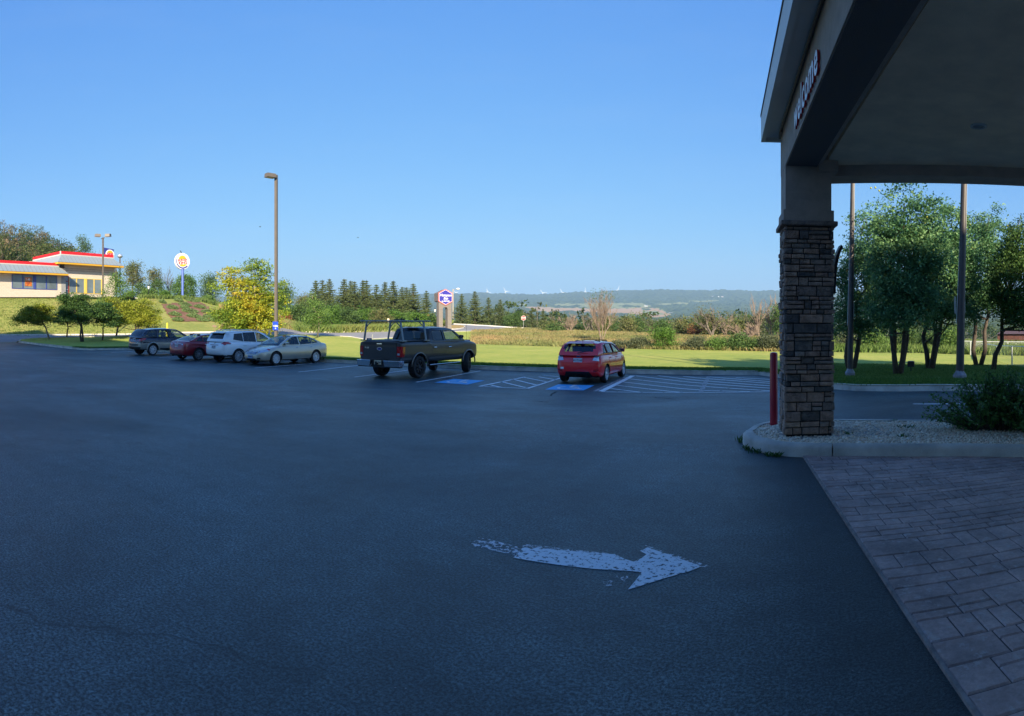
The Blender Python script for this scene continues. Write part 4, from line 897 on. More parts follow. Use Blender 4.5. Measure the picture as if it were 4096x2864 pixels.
bun_logo(sb_, Ms, R_ * .97)
mb = MB(); mb.lathe([(.17, 0), (.17, Lc.z - R_ - .02)], 14); mb.lathe([(.26, Lc.z - R_ - .06), (.26, Lc.z - R_ + .06)], 14); mb.build('pole', mat('blue_pole', (.10,.16,.50), .4), ys, auto=40)
# bird on the sign
M_bird = mat('black_feathers', (.012,.013,.018), .6)
def bird(loc, label, s=1, rz=0, wings=False):
    b = thing('bird', label, 'bird', loc, rz)
    m_ = MB(); pr = [(.0,-.16),(.03,-.15),(.055,-.08),(.075,0),(.06,.09),(.035,.14),(.045,.17),(.04,.205),(.012,.225),(.004,.26)]
    m_.lathe([(r * s, z * s) for r, z in pr], 8, M=Matrix.Rotation(math.radians(-35 if not wings else -80), 4, 'Y') @ Matrix.Identity(4))
    if wings:
        for sg in (-1, 1): m_.add([Vector(p) * s for p in ((-.06, sg*.04, .02), (.07, sg*.05, .02), (.10, sg*.22, .10), (.0, sg*.42, .05), (-.05, sg*.24, .09))], [(0,1,2,3,4)])
    else: m_.tube([Vector((0, .02, -.05)) * s, Vector((0, .02, -.2)) * s], .008 * s, 4); m_.tube([Vector((0, -.02, -.05)) * s, Vector((0, -.02, -.2)) * s], .008 * s, 4)
    m_.build('body', M_bird, b, smooth=True); return b
bird(pol(724, d, ctr.z + R_ + .16), 'black bird perched on top of the round sign', 1.1, 1.2)
bird(pol(1041, 60, zat(60, 907)), 'tiny dark bird flying above the maple, left of the lamp', .5, .4, True)
bird(pol(1432, 70, zat(70, 950)), 'tiny dark bird flying high above the pickup truck', .5, 1.4, True)
# ------------------------------------------------------------------ lamps
M_bronze = mat('bronze_paint', (.125,.105,.085), .5, var=.08); M_galv = mat('galvanised', (.48,.47,.44), .4, metal=.5)
def shoebox(mb, c, X, w_, h, dp):
    """shoebox lamp head, X outward"""
    Y = Vector((-X.y, X.x, 0)); p = lambda a, b, z: c + X * a + Y * b + Vector((0, 0, z))
    mb.add([p(0,-dp/2,0), p(w_,-dp/2,0), p(w_,dp/2,0), p(0,dp/2,0), p(.02,-dp/2+.03,h), p(w_-.02,-dp/2+.03,h), p(w_-.02,dp/2-.03,h), p(.02,dp/2-.03,h)], [(0,3,2,1),(4,5,6,7),(0,1,5,4),(1,2,6,5),(2,3,7,6),(3,0,4,7)])
d = 37.2; base = pol(1104.5, d); base.z = tzxy(base.x, base.y)
lp = thing('parking_lamp', 'tall square bronze lamp pole with one box head behind the parked sedan', 'street lamp', base)
H = zat(d, 700) - base.z
mb = MB(); mb.box((-.075,-.075,0),(.075,.075,H)); q = lp
fd = Vector((math.sin(az(1104)), math.cos(az(1104)), 0)); rl = Vector((-fd.y, fd.x, 0))
Rz = Matrix.Rotation(math.radians(18), 4, 'Z')
pm = MB(); pm.box((-.08,-.08,0),(.08,.08,H), M=Rz); pm.build('pole', M_bronze, lp)
xh = (rl * .82 - fd * .57).normalized()
mb = MB(); shoebox(mb, Vector((0,0,H-.22)) + xh * .12, xh, .62, .24, .42); hd = mb.build('lamp_head', M_bronze, lp)
mb = MB(); shoebox(mb, Vector((0,0,H-.235)) + xh * .18, xh, .50, .012, .32); mb.build('lens', mat('lamp_lens', (.35,.22,.2), .2), hd)
mb = MB(); mb.tube([Vector((0,0,H-.1)), Vector((0,0,H-.1)) + xh * .14], .05, 8); mb.build('bracket', M_darkmetal, lp)
mb = MB(); mb.box((-.16,-.16,0),(.16,.16,.06)); mb.build('base_plate', M_bronze, lp)
# blue accessible sign strapped on that pole
bs = thing('accessible_parking_sign', 'bright blue parking sign with white lettering strapped on the tall lamp pole', 'sign', pol(1101.5, d - .14, zat(d, 1303)), math.radians(60))
M_sblue = mat('sign_blue', (.01,.06,.55), .4)
mb = MB(); mb.box((-.17,-.012,-.27),(.17,.012,.25)); mb.build('panel', M_sblue, bs, bevel=.005)
Mf = Matrix(((1,0,0,0),(0,0,-1,-.014),(0,1,0,0),(0,0,0,1)))
text('lettering', '<3A', .17, Mf @ Matrix.Translation((0,-.02,0)), M_white, bs, .002, bold=.004); text('lettering', 'III', .12, Mf @ Matrix.Translation((0,-.17,0)), M_white, bs, .002)
# twin-head lot light and globe light by the restaurant
def at(px, d, py): return pol(px, d, zat(d, py))
d = 80; b0 = at(412, d, 1200); tl = thing('twin_head_lamp', 'bronze lamp pole with two box heads in front of the restaurant', 'street lamp', b0); H = zat(d, 950) - b0.z
mb = MB(); mb.box((-.09,-.09,0),(.09,.09,H)); mb.tube([(-.5,0,H-.1),(.5,0,H-.1)], .05, 6); mb.build('pole', M_bronze, tl)
fd = Vector((math.sin(az(412)), math.cos(az(412)), 0)); rl = Vector((fd.y, -fd.x, 0))
for sg, tilt in ((-1, 1), (1, 0)):
    mb = MB(); c = Vector((0,0,H+.08)) + rl * (.35 * sg) ; X = (rl * sg * .9 - fd * (.3 if sg < 0 else .5)).normalized(); shoebox(mb, c, X, .72, .36, .55)
    hd = mb.build('lamp_head', M_galv if False else mat('lamp_head_tan', (.22,.185,.155), .5), tl)
d = 92; b0 = at(480, d, 1195); gl = thing('area_lamp', 'single lamp pole with a bright round head right of the restaurant roof', 'street lamp', b0); H = zat(d, 1030) - b0.z
mb = MB(); mb.box((-.07,-.07,0),(.07,.07,H)); mb.build('pole', M_bronze, gl)
mb = MB(); mb.lathe([(.02,H-.1),(.32,H),(.42,H+.2),(.36,H+.42),(.1,H+.5)], 14); mb.build('lamp_head', mat('bright_metal', (.8,.8,.76), .2, metal=.7), gl, smooth=True)
def lantern(name, px, d, ytop, ybase, label, M1):
    b0 = at(px, d, ybase); L = thing(name, label, 'street lamp', b0); H = zat(d, ytop) - b0.z
    mb = MB(); mb.tube([(0,0,0),(0,0,H-.55)], .045, 8); mb.build('pole', M_darkmetal, L)
    mb = MB(); mb.lathe([(.06,H-.55),(.19,H-.12)], 6); mb.build('lantern_glass', M1, L)
    mb = MB(); mb.lathe([(.24,H-.12),(.05,H),(.01,H+.08)], 6); mb.build('lamp_cap', M_darkmetal, L)
lantern('post_lamp', 595, 86, 1141, 1197, 'small black lantern post in the weeds right of the restaurant', M_wface)
lantern('post_lamp', 1740, 96, 1234, 1300, 'small lantern post in front of the spruces, left of the hotel sign', M_wface)
d = 112; b0 = at(1812, d, 1303); cb_ = thing('cobra_head_lamp', 'pale street lamp with a long curved arm behind the hotel sign', 'street lamp', b0); H = zat(d, 1156) - b0.z
mb = MB(); mb.tube([(0,0,0),(0,0,H)], [.12,.09], 10); mb.build('pole', mat('pale_pole', (.38,.34,.28), .5), cb_)
fd = Vector((math.sin(az(1812)), math.cos(az(1812)), 0)); rl = Vector((fd.y, -fd.x, 0)); W = lambda px, py: rl * ((px - 1812) / F * d) + Vector((0, 0, zat(d, py) - b0.z))
mb = MB(); mb.tube([W(1812,1163), W(1817,1158.5), W(1822,1156.5), W(1826,1155.5)], .05, 6); mb.build('arm', M_galv, cb_)
mb = MB(); mb.tube([W(1825,1155.5), W(1829,1155.3), W(1835,1155.6), W(1839,1156)], [.06,.17,.19,.07], 8); mb.build('lamp_head', mat('pale_head', (.75,.74,.70), .4), cb_, smooth=True)
# ------------------------------------------------------------------ hotel monument sign
d = 76; b0 = at(1781, d, 1338); hs = thing('hotel_sign', 'grey monument sign on two legs carrying a blue hexagon framed in red', 'sign', b0)
fd = Vector((math.sin(az(1781)), math.cos(az(1781)), 0)); rl = Vector((fd.y, -fd.x, 0))
yw = math.radians(-33); X_ = rl * math.cos(yw) - fd * math.sin(yw) * -1; X_ = (rl * math.cos(math.radians(27)) + fd * math.sin(math.radians(27))); N_ = Vector((X_.y, -X_.x, 0))
k = d / F; u = lambda px: (px - 1785) * k / math.cos(math.radians(27)); zz_ = lambda py: zat(d, py) - b0.z
Mh = lambda a, q, z: X_ * a + N_ * q + Vector((0, 0, z))
M_sgrey = mat('sign_grey_panel', (.19,.165,.15), .6, var=.05)
uc = u(1785); hw = .98; zc = zz_(1187.5); hh = 1.0
mb = MB(); mb.prism([(-hw,zc-.52),(0,zc-1.02),(hw,zc-.52),(hw,zc+.46),(0,zc+.93),(-hw,zc+.46)], -1.15, .02, lambda a, z, q: Mh(a, q, z)); 
Mo = Matrix.Identity(4)
hx = mb.build('head', M_sgrey, hs)
def hexa(s, q0, q1, m, name, par): 
    o = MB(); cz = zc - .045; o.prism([(-hw*s,cz-.50*s),(0,cz-1.0*s),(hw*s,cz-.50*s),(hw*s,cz+.50*s),(0,cz+1.0*s),(-hw*s,cz+.50*s)], q0, q1, lambda a, z, q: Mh(a, q, z)); return o.build(name, m, par)
hf = hexa(1.04, .021, .10, mat('sign_red', (.62,.10,.10), .5), 'sign_border', hs); hexa(.94, .101, .108, M_wface, 'white_border', hf); hexa(.90, .109, .116, mat('sign_navy', (.035,.03,.30), .5), 'sign_panel', hf)
Mtx = lambda a, z: Matrix(((X_.x, 0, N_.x, 0), (X_.y, 0, N_.y, 0), (0, 1, 0, 0), (0, 0, 0, 1))); 
def ontx(a, z): p = Mh(a, .125, z); return Matrix.Translation(p) @ Mtx(0, 0)
text('lettering', 'Hampton', .46, ontx(0, zc+.20), M_wface, hf, .006, bold=.004, shear=.25, sx=.92); text('lettering', 'Inn', .50, ontx(0, zc-.20), M_wface, hf, .006, bold=.005, shear=.25); text('lettering', 'by HILTON', .22, ontx(0, zc-.55), M_wface, hf, .006, bold=.006)
gr = mat('sign_groove', (.15,.13,.12), .8)
for sg in (-1, 1):
    mb = MB(); x0 = -.90 if sg < 0 else .34; mb.box((x0,-.62,0),(x0+.56,0,zz_(1229)), M=Matrix(((X_.x,N_.x,0,0),(X_.y,N_.y,0,0),(0,0,1,0),(0,0,0,1)))); lg = mb.build('leg', M_sgrey, hs)
    mb = MB()
    for y in (1238, 1264, 1298): mb.box((x0-.004,-.624,zz_(y)-.012),(x0+.564,.004,zz_(y)+.012), M=Matrix(((X_.x,N_.x,0,0),(X_.y,N_.y,0,0),(0,0,1,0),(0,0,0,1))))
    mb.build('panel_joint', gr, lg)
mb = MB(); zt, zb = zz_(1205), zz_(1229); arch = [(-.90,zt),(-.90,zb),(-.34,zb-.25),(-.30,zb-.08),(-.20,zb),(.20,zb),(.30,zb-.08),(.34,zb-.25),(.90,zb),(.90,zt)]
mb.prism(arch, -.618, -.003, lambda a, z, q: Mh(a, q, z)); mb.build('crossbar', M_sgrey, hs)
# ------------------------------------------------------------------ stop sign and small signs
d = 96; b0 = gp(2094, 1317); b0 = at(2094, d, 1316.5); ss = thing('stop_sign', 'red octagonal stop sign on a thin post beside the road', 'sign', b0)
fd = Vector((math.sin(az(2094)), math.cos(az(2094)), 0)); rl = Vector((fd.y, -fd.x, 0)); zc = zat(d, 1272) - b0.z
G = lambda a, z, q: rl * a - fd * q + Vector((0, 0, z))
mb = MB(); mb.tube([(0,0,0),(0,0,zc+.3)], .035, 6); mb.build('post', M_galv, ss)
oc = lambda r: [(r * math.cos(math.radians(22.5 + 45 * i)), zc + r * math.sin(math.radians(22.5 + 45 * i))) for i in range(8)]
mb = MB(); mb.prism(oc(.38), .04, .06, G); pn = mb.build('sign_border', M_wface, ss); mb = MB(); mb.prism(oc(.345), .061, .066, G); mb.build('sign_panel', mat('stop_red', (.62,.015,.02), .5), pn)
Mx = Matrix(((rl.x,0,-fd.x,0),(rl.y,0,-fd.y,0),(0,1,0,0),(0,0,0,1))); text('lettering', 'STOP', .24, Matrix.Translation(G(0, zc, .07)) @ Mx, M_wface, pn, .004, bold=.006)
d = 94; b0 = at(2089, d, 1321); n3 = thing('number_sign', 'small white sign with the number 3 at the foot of the stop sign', 'sign', b0)
mb = MB(); mb.prism([(-.19,.0),(.19,.0),(.19,.42),(-.19,.42)], 0, .02, G); pn = mb.build('panel', M_wface, n3); mb = MB(); mb.tube([(0,0,-.3),(0,0,.02)], .03, 6); mb.build('post', M_galv, n3)
text('lettering', '3', .34, Matrix.Translation(G(0, .22, .025)) @ Mx, mat('black_ink', (.01,.01,.01), .6), pn, .003, bold=.006)
def small_sign(name, px, y0, y1, wpx, ybase, d, label, m, cat='sign', lines=(), yaw=0, post=M_galv, tilt=0):
    b0 = at(px, d, ybase); t = thing(name, label, cat, b0); fd = Vector((math.sin(az(px)), math.cos(az(px)), 0)); rl = Vector((fd.y, -fd.x, 0))
    Rr = Matrix.Rotation(math.radians(yaw), 3, 'Z'); rl = Rr @ rl; fd = Rr @ fd
    w_ = wpx / F * d / 2; za, zb = zat(d, y1) - b0.z, zat(d, y0) - b0.z
    G = lambda a, z, q: rl * a - fd * q + Vector((0, 0, z + a * math.tan(math.radians(tilt))))
    mb = MB(); mb.prism([(-w_,za),(w_,za),(w_,zb),(-w_,zb)], 0, .025, G); pn = mb.build('panel', m, t)
    mb = MB(); mb.tube([G(0, 0, -.03), G(0, zb - .05, -.03)], .022, 6); mb.build('post', post, t)
    Mx = Matrix(((rl.x,0,-fd.x,0),(rl.y,0,-fd.y,0),(0,1,0,0),(0,0,0,1)))
    for body, sz, zo in lines: text('lettering', body, sz, Matrix.Translation(G(0, zo, .03)) @ Mx, M_wface, pn, .002, bold=.003)
    return t
d = 27.3; kz = lambda y, yb, d: (yb - y) / F * d
M_navy2 = mat('navy_sign', (.02,.035,.12), .4)
small_sign('member_sign', 1866, 1358, 1391, 30, 1452, 27.3, 'navy reserved parking sign by the truck nose reading diamond member', M_navy2, lines=[('DIAMOND', .065, kz(1371,1452,27.3)), ('MEMBER', .065, kz(1379,1452,27.3)), ('Hilton', .035, kz(1364,1452,27.3))])
small_sign('member_sign', 1477, 1352.5, 1360, 21, 1455, 29.5, 'navy sign whose top shows just above the truck tailgate', M_navy2, lines=[('Hilton', .04, kz(1356,1455,29.5))])
small_sign('utility_sign', 1553, 1274, 1285, 8, 1330, 76, 'small cream plate on a stick in the tall weeds above the truck rack', mat('cream_plate', (.75,.62,.42), .6))
small_sign('brown_box_sign', 858, 1301, 1308.5, 16, 1331, 50, 'small brown box on a tilted stake behind the white SUV', mat('brown_box', (.20,.13,.10), .7), tilt=-8, post=mat('wood_stake', (.25,.15,.1), .8))
t = thing('marker_post', 'yellow marker post rising behind the dark SUV roof', 'post', at(669, 49, 1345)); mb = MB(); mb.lathe([(.07,0),(.07,zat(49,1292)-zat(49,1345)),(.03,zat(49,1291)-zat(49,1345))], 10); mb.build('post', mat('yellow_marker', (.85,.58,.04), .5), t)
t = thing('marker_post', 'orange marker post among the bushes left of the hotel sign', 'post', at(1713, 88, 1285)); mb = MB(); mb.box((-.13,-.05,0),(.13,.05,.95)); mb.build('post', mat('orange_marker', (.62,.25,.06), .6), t)
t = thing('survey_stake', 'thin leaning pale stake on the drive behind the tailgate', 'stake', at(1489, 60, 1362)); mb = MB(); mb.tube([(0,0,0),(.05,0,.62)], .03, 5); mb.tube([(.05,0,.62),(-.16,0,.15)], .012, 4); mb.build('stake', M_galv, t)
# ------------------------------------------------------------------ flagpoles, floodlight, fence at the right
M_fpole = mat('bronze_flagpole', (.075,.066,.062), .45, metal=.3, var=.15, scale=3)
for px, py, tx, lab, rad in ((3400,1505,3419,'bronze flagpole nearest the stone column, rope up its side',.10),(3839,1516,3872,'thicker bronze flagpole before the apple trees, ropes coiled on it',.128)):
    b0 = gp(px, py); d = math.hypot(b0.x, b0.y); fp = thing('flagpole', lab, 'flagpole', b0)
    rl = Vector((math.cos(az(px)), -math.sin(az(px)), 0)); top = rl * ((tx - px) / F * d * .45 * 2.0) + Vector((0, 0, 10.5))
    mb = MB(); mb.tube([(0,0,0), top * .5, top], [rad, rad * .8, rad * .45], 16); mb.build('pole', M_fpole, fp, auto=60)
    mb = MB(); mb.lathe([(rad*1.75,0),(rad*1.7,.12),(rad*1.12,.22),(rad*1.02,.26)], 8); mb.build('base_collar', mat('base_metal', (.20,.20,.22), .5, var=.3, scale=8), fp)
    mb = MB(); 
    for o in ((.9, -.35), (-.9, -.35)):
        off = rl * (rad * o[0]) + Vector((0, o[1] * rad, 0)); mb.tube([off + Vector((0,0,1.7)), off * .7 + top * .5, off * .4 + top], .012, 5)
    rp = mb.build('rope', mat('white_rope', (.6,.58,.52), .8), fp)
    mb = MB()
    for sg in ((-1, 1) if rad > .11 else (1,)):
        for j in range(5): mb.tube([rl * (sg * (rad * .95 + .015 * math.sin(a) + .02)) + Vector((0, 0, 2.25 + .26 * math.cos(a) + .01 * j)) + Vector((0, -.02 + j * .01, 0)) for a in [x * PI / 6 for x in range(13)]], .008, 4)
    mb.build('rope_coil', bpy.data.materials['white_rope'], fp)
b0 = gp(3644, 1475); b0 = at(3644, 19.8, 1478); fl = thing('floodlight', 'small black floodlight on the grass among the apple trunks', 'floodlight', b0, 0)
fd = Vector((math.sin(az(3644)), math.cos(az(3644)), 0))
mb = MB(); mb.box((-.11,-.07,.09),(.11,.07,.27), M=Matrix.Rotation(math.radians(-20), 4, 'Z')); mb.build('housing', M_darkmetal, fl, bevel=.01)
mb = MB(); mb.box((-.085,-.03,.272),(.085,.05,.282), M=Matrix.Rotation(math.radians(-20), 4, 'Z')); mb.build('lens', mat('flood_glass', (.10,.18,.40), .05), fl); mb = MB(); mb.tube([(0,0,-.05),(0,0,.09)], .02, 6); mb.build('bracket', M_darkmetal, fl)
def chainmat():
    m = bpy.data.materials.new('chain_link'); m.use_nodes = True; t = m.node_tree; b = t.nodes['Principled BSDF']; b.inputs['Base Color'].default_value = (.5,.5,.48,1); b.inputs['Metallic'].default_value = .6; out = t.nodes['Material Output']
    uv = t.nodes.new('ShaderNodeTexCoord'); sp = t.nodes.new('ShaderNodeSeparateXYZ'); t.links.new(uv.outputs['Object'], sp.inputs[0])
    acc = []
    h = t.nodes.new('ShaderNodeMath'); h.operation = 'SUBTRACT'; t.links.new(sp.outputs[0], h.inputs[0]); t.links.new(sp.outputs[1], h.inputs[1])
    for op in ('ADD', 'SUBTRACT'):
        a = t.nodes.new('ShaderNodeMath'); a.operation = op; t.links.new(h.outputs[0], a.inputs[0]); t.links.new(sp.outputs[2], a.inputs[1])
        m1 = t.nodes.new('ShaderNodeMath'); m1.operation = 'PINGPONG'; m1.inputs[1].default_value = .035; t.links.new(a.outputs[0], m1.inputs[0])
        g = t.nodes.new('ShaderNodeMath'); g.operation = 'LESS_THAN'; g.inputs[1].default_value = .0035; t.links.new(m1.outputs[0], g.inputs[0]); acc.append(g)
    mx = t.nodes.new('ShaderNodeMath'); mx.operation = 'MAXIMUM'; t.links.new(acc[0].outputs[0], mx.inputs[0]); t.links.new(acc[1].outputs[0], mx.inputs[1])
    t.links.new(mx.outputs[0], b.inputs['Alpha']); return m
fe = thing('chain_link_fence', 'silver chain link fence with tall corner posts right of the lawn', 'fence')
pts = [(3860,1363,1441,44),(3882,1365,1441,40),(3942,1375,1437,46),(3987,1383,1461,33),(4048,1385,1500,27),(4160,1388,1560,22)]
up = [(3852,1364,1440,43),(3942,1366,1436,46),(4031,1367,1432,50),(4180,1367,1430,54)]
M_fp = mat('fence_metal', (.62,.62,.60), .4, metal=.3); cm = chainmat()
def topz(p): return at(p[0], p[3], p[1])
def botz(p): q = at(p[0], p[3], p[2]); q.z = tzxy(q.x, q.y) - .05; return q
for run in (up, pts[1:]):
    T_ = [topz(p) for p in run]; B_ = [botz(p) for p in run]
    for t_, b_ in zip(T_, B_):
        mb = MB(); mb.tube([b_, t_], .035, 8); mb.build('post', M_fp, fe)
    mb = MB(); mb.tube(T_, .024, 6); mb.build('top_rail', M_fp, fe)
    for i in range(len(T_) - 1):
        mb = MB(); mb.add([B_[i], B_[i+1], T_[i+1], T_[i]], [(0,1,2,3)]); mb.build('mesh_panel', cm, fe)
mb = MB(); a, b = at(3855,43,1403), at(3888,41,1404); mb.tube([a, b], .02, 6); mb.tube([at(3888,41,1404), at(3944,46,1403)], .02, 6); mb.build('mid_rail', M_fp, fe)
# rusty wall / shed beyond the fence
rs_ = thing('shed', 'long low rust brown shed far behind the fence', 'shed'); A, B = at(3990, 75, 1388), at(4400, 75, 1392)
t_ = (B - A).normalized(); nn = Vector((-t_.y, t_.x, 0)) * 5
mb = MB(); A.z = B.z = -.6; 
mb.add([A, B, B+nn, A+nn] + [p + Vector((0,0,1.25)) for p in (A, B, B+nn, A+nn)], [(0,3,2,1),(4,5,6,7),(0,1,5,4),(1,2,6,5),(2,3,7,6),(3,0,4,7)]); mb.build('wall', mat('rust_wall', (.13,.05,.035), .8, var=.3), rs_)
mb = MB(); mb.add([A-nn*.05+Vector((0,0,1.26)), B-nn*.05+Vector((0,0,1.26)), B+nn+Vector((0,0,1.6)), A+nn+Vector((0,0,1.6))], [(0,1,2,3)]); mb.build('roof', mat('rust_roof', (.10,.05,.045), .8), rs_)
# ------------------------------------------------------------------ wind turbines and far houses
M_tw = mat('turbine_white', (.82,.82,.82), .4)
def turbine(px, yh, yr, ang, label, par=None):
    d = 5600; z0 = tz(px, 5500) - 15; b0 = pol(px, d, z0); t = thing('wind_turbine', label, 'wind turbine', b0, 0, 'wind turbines along the far ridge'); H = zat(d, yh) - z0
    fd = Vector((math.sin(az(px)), math.cos(az(px)), 0)); rl = Vector((fd.y, -fd.x, 0))
    mb = MB(); mb.tube([(0,0,0),(0,0,H)], [3.2,2.2], 10); mb.build('tower', M_tw, t)
    mb = MB(); mb.tube([-fd*7 + Vector((0,0,H+1)), fd*6 + Vector((0,0,H+1))], [2.2,2.6], 8); nac = mb.build('nacelle', M_tw, t)
    for k in range(3):
        a = math.radians(ang + 120 * k); u_ = rl * math.cos(a) + Vector((0,0,math.sin(a))); c = Vector((0,0,H+1)) - fd * 8; L = yr / F * d
        v_ = rl * -math.sin(a) + Vector((0,0,math.cos(a)))
        mb = MB(); mb.add([c - v_*2, c + v_*2, c + u_*L*.25 + v_*2.8, c + u_*L*.25 - v_*1.3, c + u_*L + v_*.8, c + u_*L - v_*.5] + [p - fd*1.0 for p in (c - v_*2, c + v_*2, c + u_*L*.25 + v_*2.8, c + u_*L*.25 - v_*1.3, c + u_*L + v_*.8, c + u_*L - v_*.5)],
            [(0,1,2,3),(3,2,4,5),(6,9,8,7),(9,11,10,8),(1,7,8,2),(2,8,10,4),(0,3,9,6),(3,5,11,9),(4,10,11,5)]); mb.build('blade', M_tw, t)
for a in ((1823,1171,12,138,'wind turbine just showing under the street lamp arm, blades tilted left'), (1949,1167,17,97,'wind turbine with one blade straight up, left of the next'), (2022,1166,18,118,'wind turbine right of the upright one, blade leaning left, tower visible'),
          (2171,1173,17,127,'wind turbine low behind the ridge middle, one blade level right'), (2248,1170,18,118,'wind turbine right of the lowest one, blades tilted left'), (2341,1167,16,88,'thin wind turbine just left of the bare tree top'), (2472,1160,18,70,'single blade of a turbine over the ridge right of the bare tree')): turbine(*a)
M_hw = mat('far_house_white', (.85,.83,.78), .7); M_hr = mat('far_house_roof', (.25,.12,.10), .8); M_hr2 = mat('far_house_grey_roof', (.3,.3,.3), .8)
def far_house(px, py, wpx, hpx, label, red=False, d=None, name='farmhouse'):
    p = gp(px, py, 400) if d is None else at(px, d, py); d = math.hypot(p.x, p.y); p.z = zat(d, py)
    if d is not None: pass
    t = thing(name, label, 'house', p, -az(px)); w_, h = wpx / F * d / 2, hpx / F * d
    mb = MB(); mb.box((-w_,-w_*.3,-h*1.5),(w_,w_*.8,h*.6)); mb.build('wall', M_hw, t)
    mb = MB(); mb.prism([(-w_*.45,h*.6),(w_*.95,h*.6),(w_*.25,h*1.15)], -w_*1.06, w_*1.06, lambda a, z, q: Vector((q, a, z))); mb.build('roof', M_hr if red else M_hr2, t)
    for x in (-.6, 0, .6): mb = MB(); mb.box((w_*x-w_*.1,-w_*.3-.3,0),(w_*x+w_*.1,-w_*.3-.02,h*.35)); mb.build('window', M_win, t)
for a in ((2317,1297,22,8,'white houses at the valley floor left of the bare tree',False,900),(2279,1293,5,5,'tiny white house left of the wider white one in the valley',False,900),
          (2583,1226,14,5,'white farmhouse at the right end of the tan field',False,None),(2683,1253,17,3,'long white farm building at the lower tip of the tan field',False,None),
          (2727,1210,11,5,'white house high on the dark wooded slope',False,None),(2845,1187,18,3,'long pale roof on the upper slope, left end of the row',False,None),(2874,1188,6,3,'pale roof on the upper slope, middle of the row',False,None),(2889,1188,9,3,'pale pinkish roof on the upper slope, right end of the row',True,None),
          (2640,1288,18,5,'row of red roofed houses left in the valley town',True,950),(2705,1287,9,5,'red roofed house in the middle of the valley town',True,950),(2724,1289,13,8,'tall pale house in the valley town beside the red roofs',True,930),(2740,1287,5,6,'narrow red roofed house at the right end of the town',True,950)):
    far_house(*a)
# ------------------------------------------------------------------ vehicles (local frame: y forward, x right, origin on the ground under the middle)
def carpaint(name, c, met=.3, rough=.28, coat=1.0): return mat(name, c, rough, metal=met, coat=coat)
def glassmat(name, col, a):
    m = bpy.data.materials.new(name); m.use_nodes = True; t = m.node_tree; out = t.nodes['Material Output']; t.nodes.remove(t.nodes['Principled BSDF'])
    tr = t.nodes.new('ShaderNodeBsdfTransparent'); tr.inputs[0].default_value = tuple(col) + (1,)
    gl = t.nodes.new('ShaderNodeBsdfGlossy'); gl.inputs['Roughness'].default_value = .03; gl.inputs[0].default_value = (.9,.95,1,1)
    fr = t.nodes.new('ShaderNodeLayerWeight'); fr.inputs[0].default_value = .5; pw = t.nodes.new('ShaderNodeMath'); pw.operation = 'POWER'; pw.inputs[1].default_value = 4; t.links.new(fr.outputs['Facing'], pw.inputs[0])
    ad = t.nodes.new('ShaderNodeMath'); ad.operation = 'MULTIPLY_ADD'; ad.inputs[1].default_value = .6; ad.inputs[2].default_value = a; t.links.new(pw.outputs[0], ad.inputs[0])
    mx = t.nodes.new('ShaderNodeMixShader'); t.links.new(ad.outputs[0], mx.inputs[0]); t.links.new(tr.outputs[0], mx.inputs[1]); t.links.new(gl.outputs[0], mx.inputs[2]); t.links.new(mx.outputs[0], out.inputs[0]); return m
M_glass = glassmat('car_glass', (.50,.58,.55), .06); M_tint = glassmat('tinted_glass', (.06,.07,.08), .06)
M_tyre = mat('tyre_rubber', (.018,.018,.019), .8, bump=.3, bscale=60); M_alloy = mat('alloy', (.62,.63,.65), .3, metal=.25, coat=.5); M_blk = mat('black_plastic', (.015,.015,.017), .5)
M_cabin = mat('cabin_black', (.02,.02,.022), .8); M_seat = mat('seat_fabric', (.05,.05,.055), .9); M_chrome = mat('chrome', (.75,.76,.78), .12, metal=1)
M_tail = mat('tail_lamp_red', (.42,.005,.008), .12, coat=1); M_clear = mat('clear_lamp', (.55,.57,.6), .12, metal=.4, coat=1); M_plate = mat('plate_white', (.62,.66,.70), .5); M_ink = mat('plate_ink', (.03,.04,.10), .6)
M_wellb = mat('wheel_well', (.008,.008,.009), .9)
def loft(sp):
    """closed lower body as a lofted grid"""
    L = sp['L']; ys = sp['ys']; V = []; K = None
    for y in ys:
        zt, zb, hw = ip(y, sp['top']), ip(y, sp['bot']), ip(y, sp['plan']); h = zt - zb; sh = sp.get('shoulder', .94)
        half = [(0, zb), (hw*.78, zb), (hw*.93, zb + .05*h), (hw*.985, zb + .22*h), (hw*1.0, zb + .45*h), (hw*.992, zb + .68*h), (hw*(sh+.015), zb + .90*h), (hw*(sh-.04), zt - .012), (hw*.6, zt + .012), (0, zt + .022)]
        ring = [Vector((x, y, z)) for x, z in half] + [Vector((-x, y, z)) for x, z in half[-2:0:-1]]
        K = len(ring); V += ring
    n = len(ys); f = [(i*K+k, i*K+(k+1) % K, (i+1)*K+(k+1) % K, (i+1)*K+k) for i in range(n-1) for k in range(K)]
    f += [tuple(range(K-1, -1, -1)), tuple((n-1)*K + k for k in range(K))]
    return V, f
def evalmesh(o):
    dg = bpy.context.evaluated_depsgraph_get(); dg.update(); me = bpy.data.meshes.new_from_object(o.evaluated_get(dg)); return me
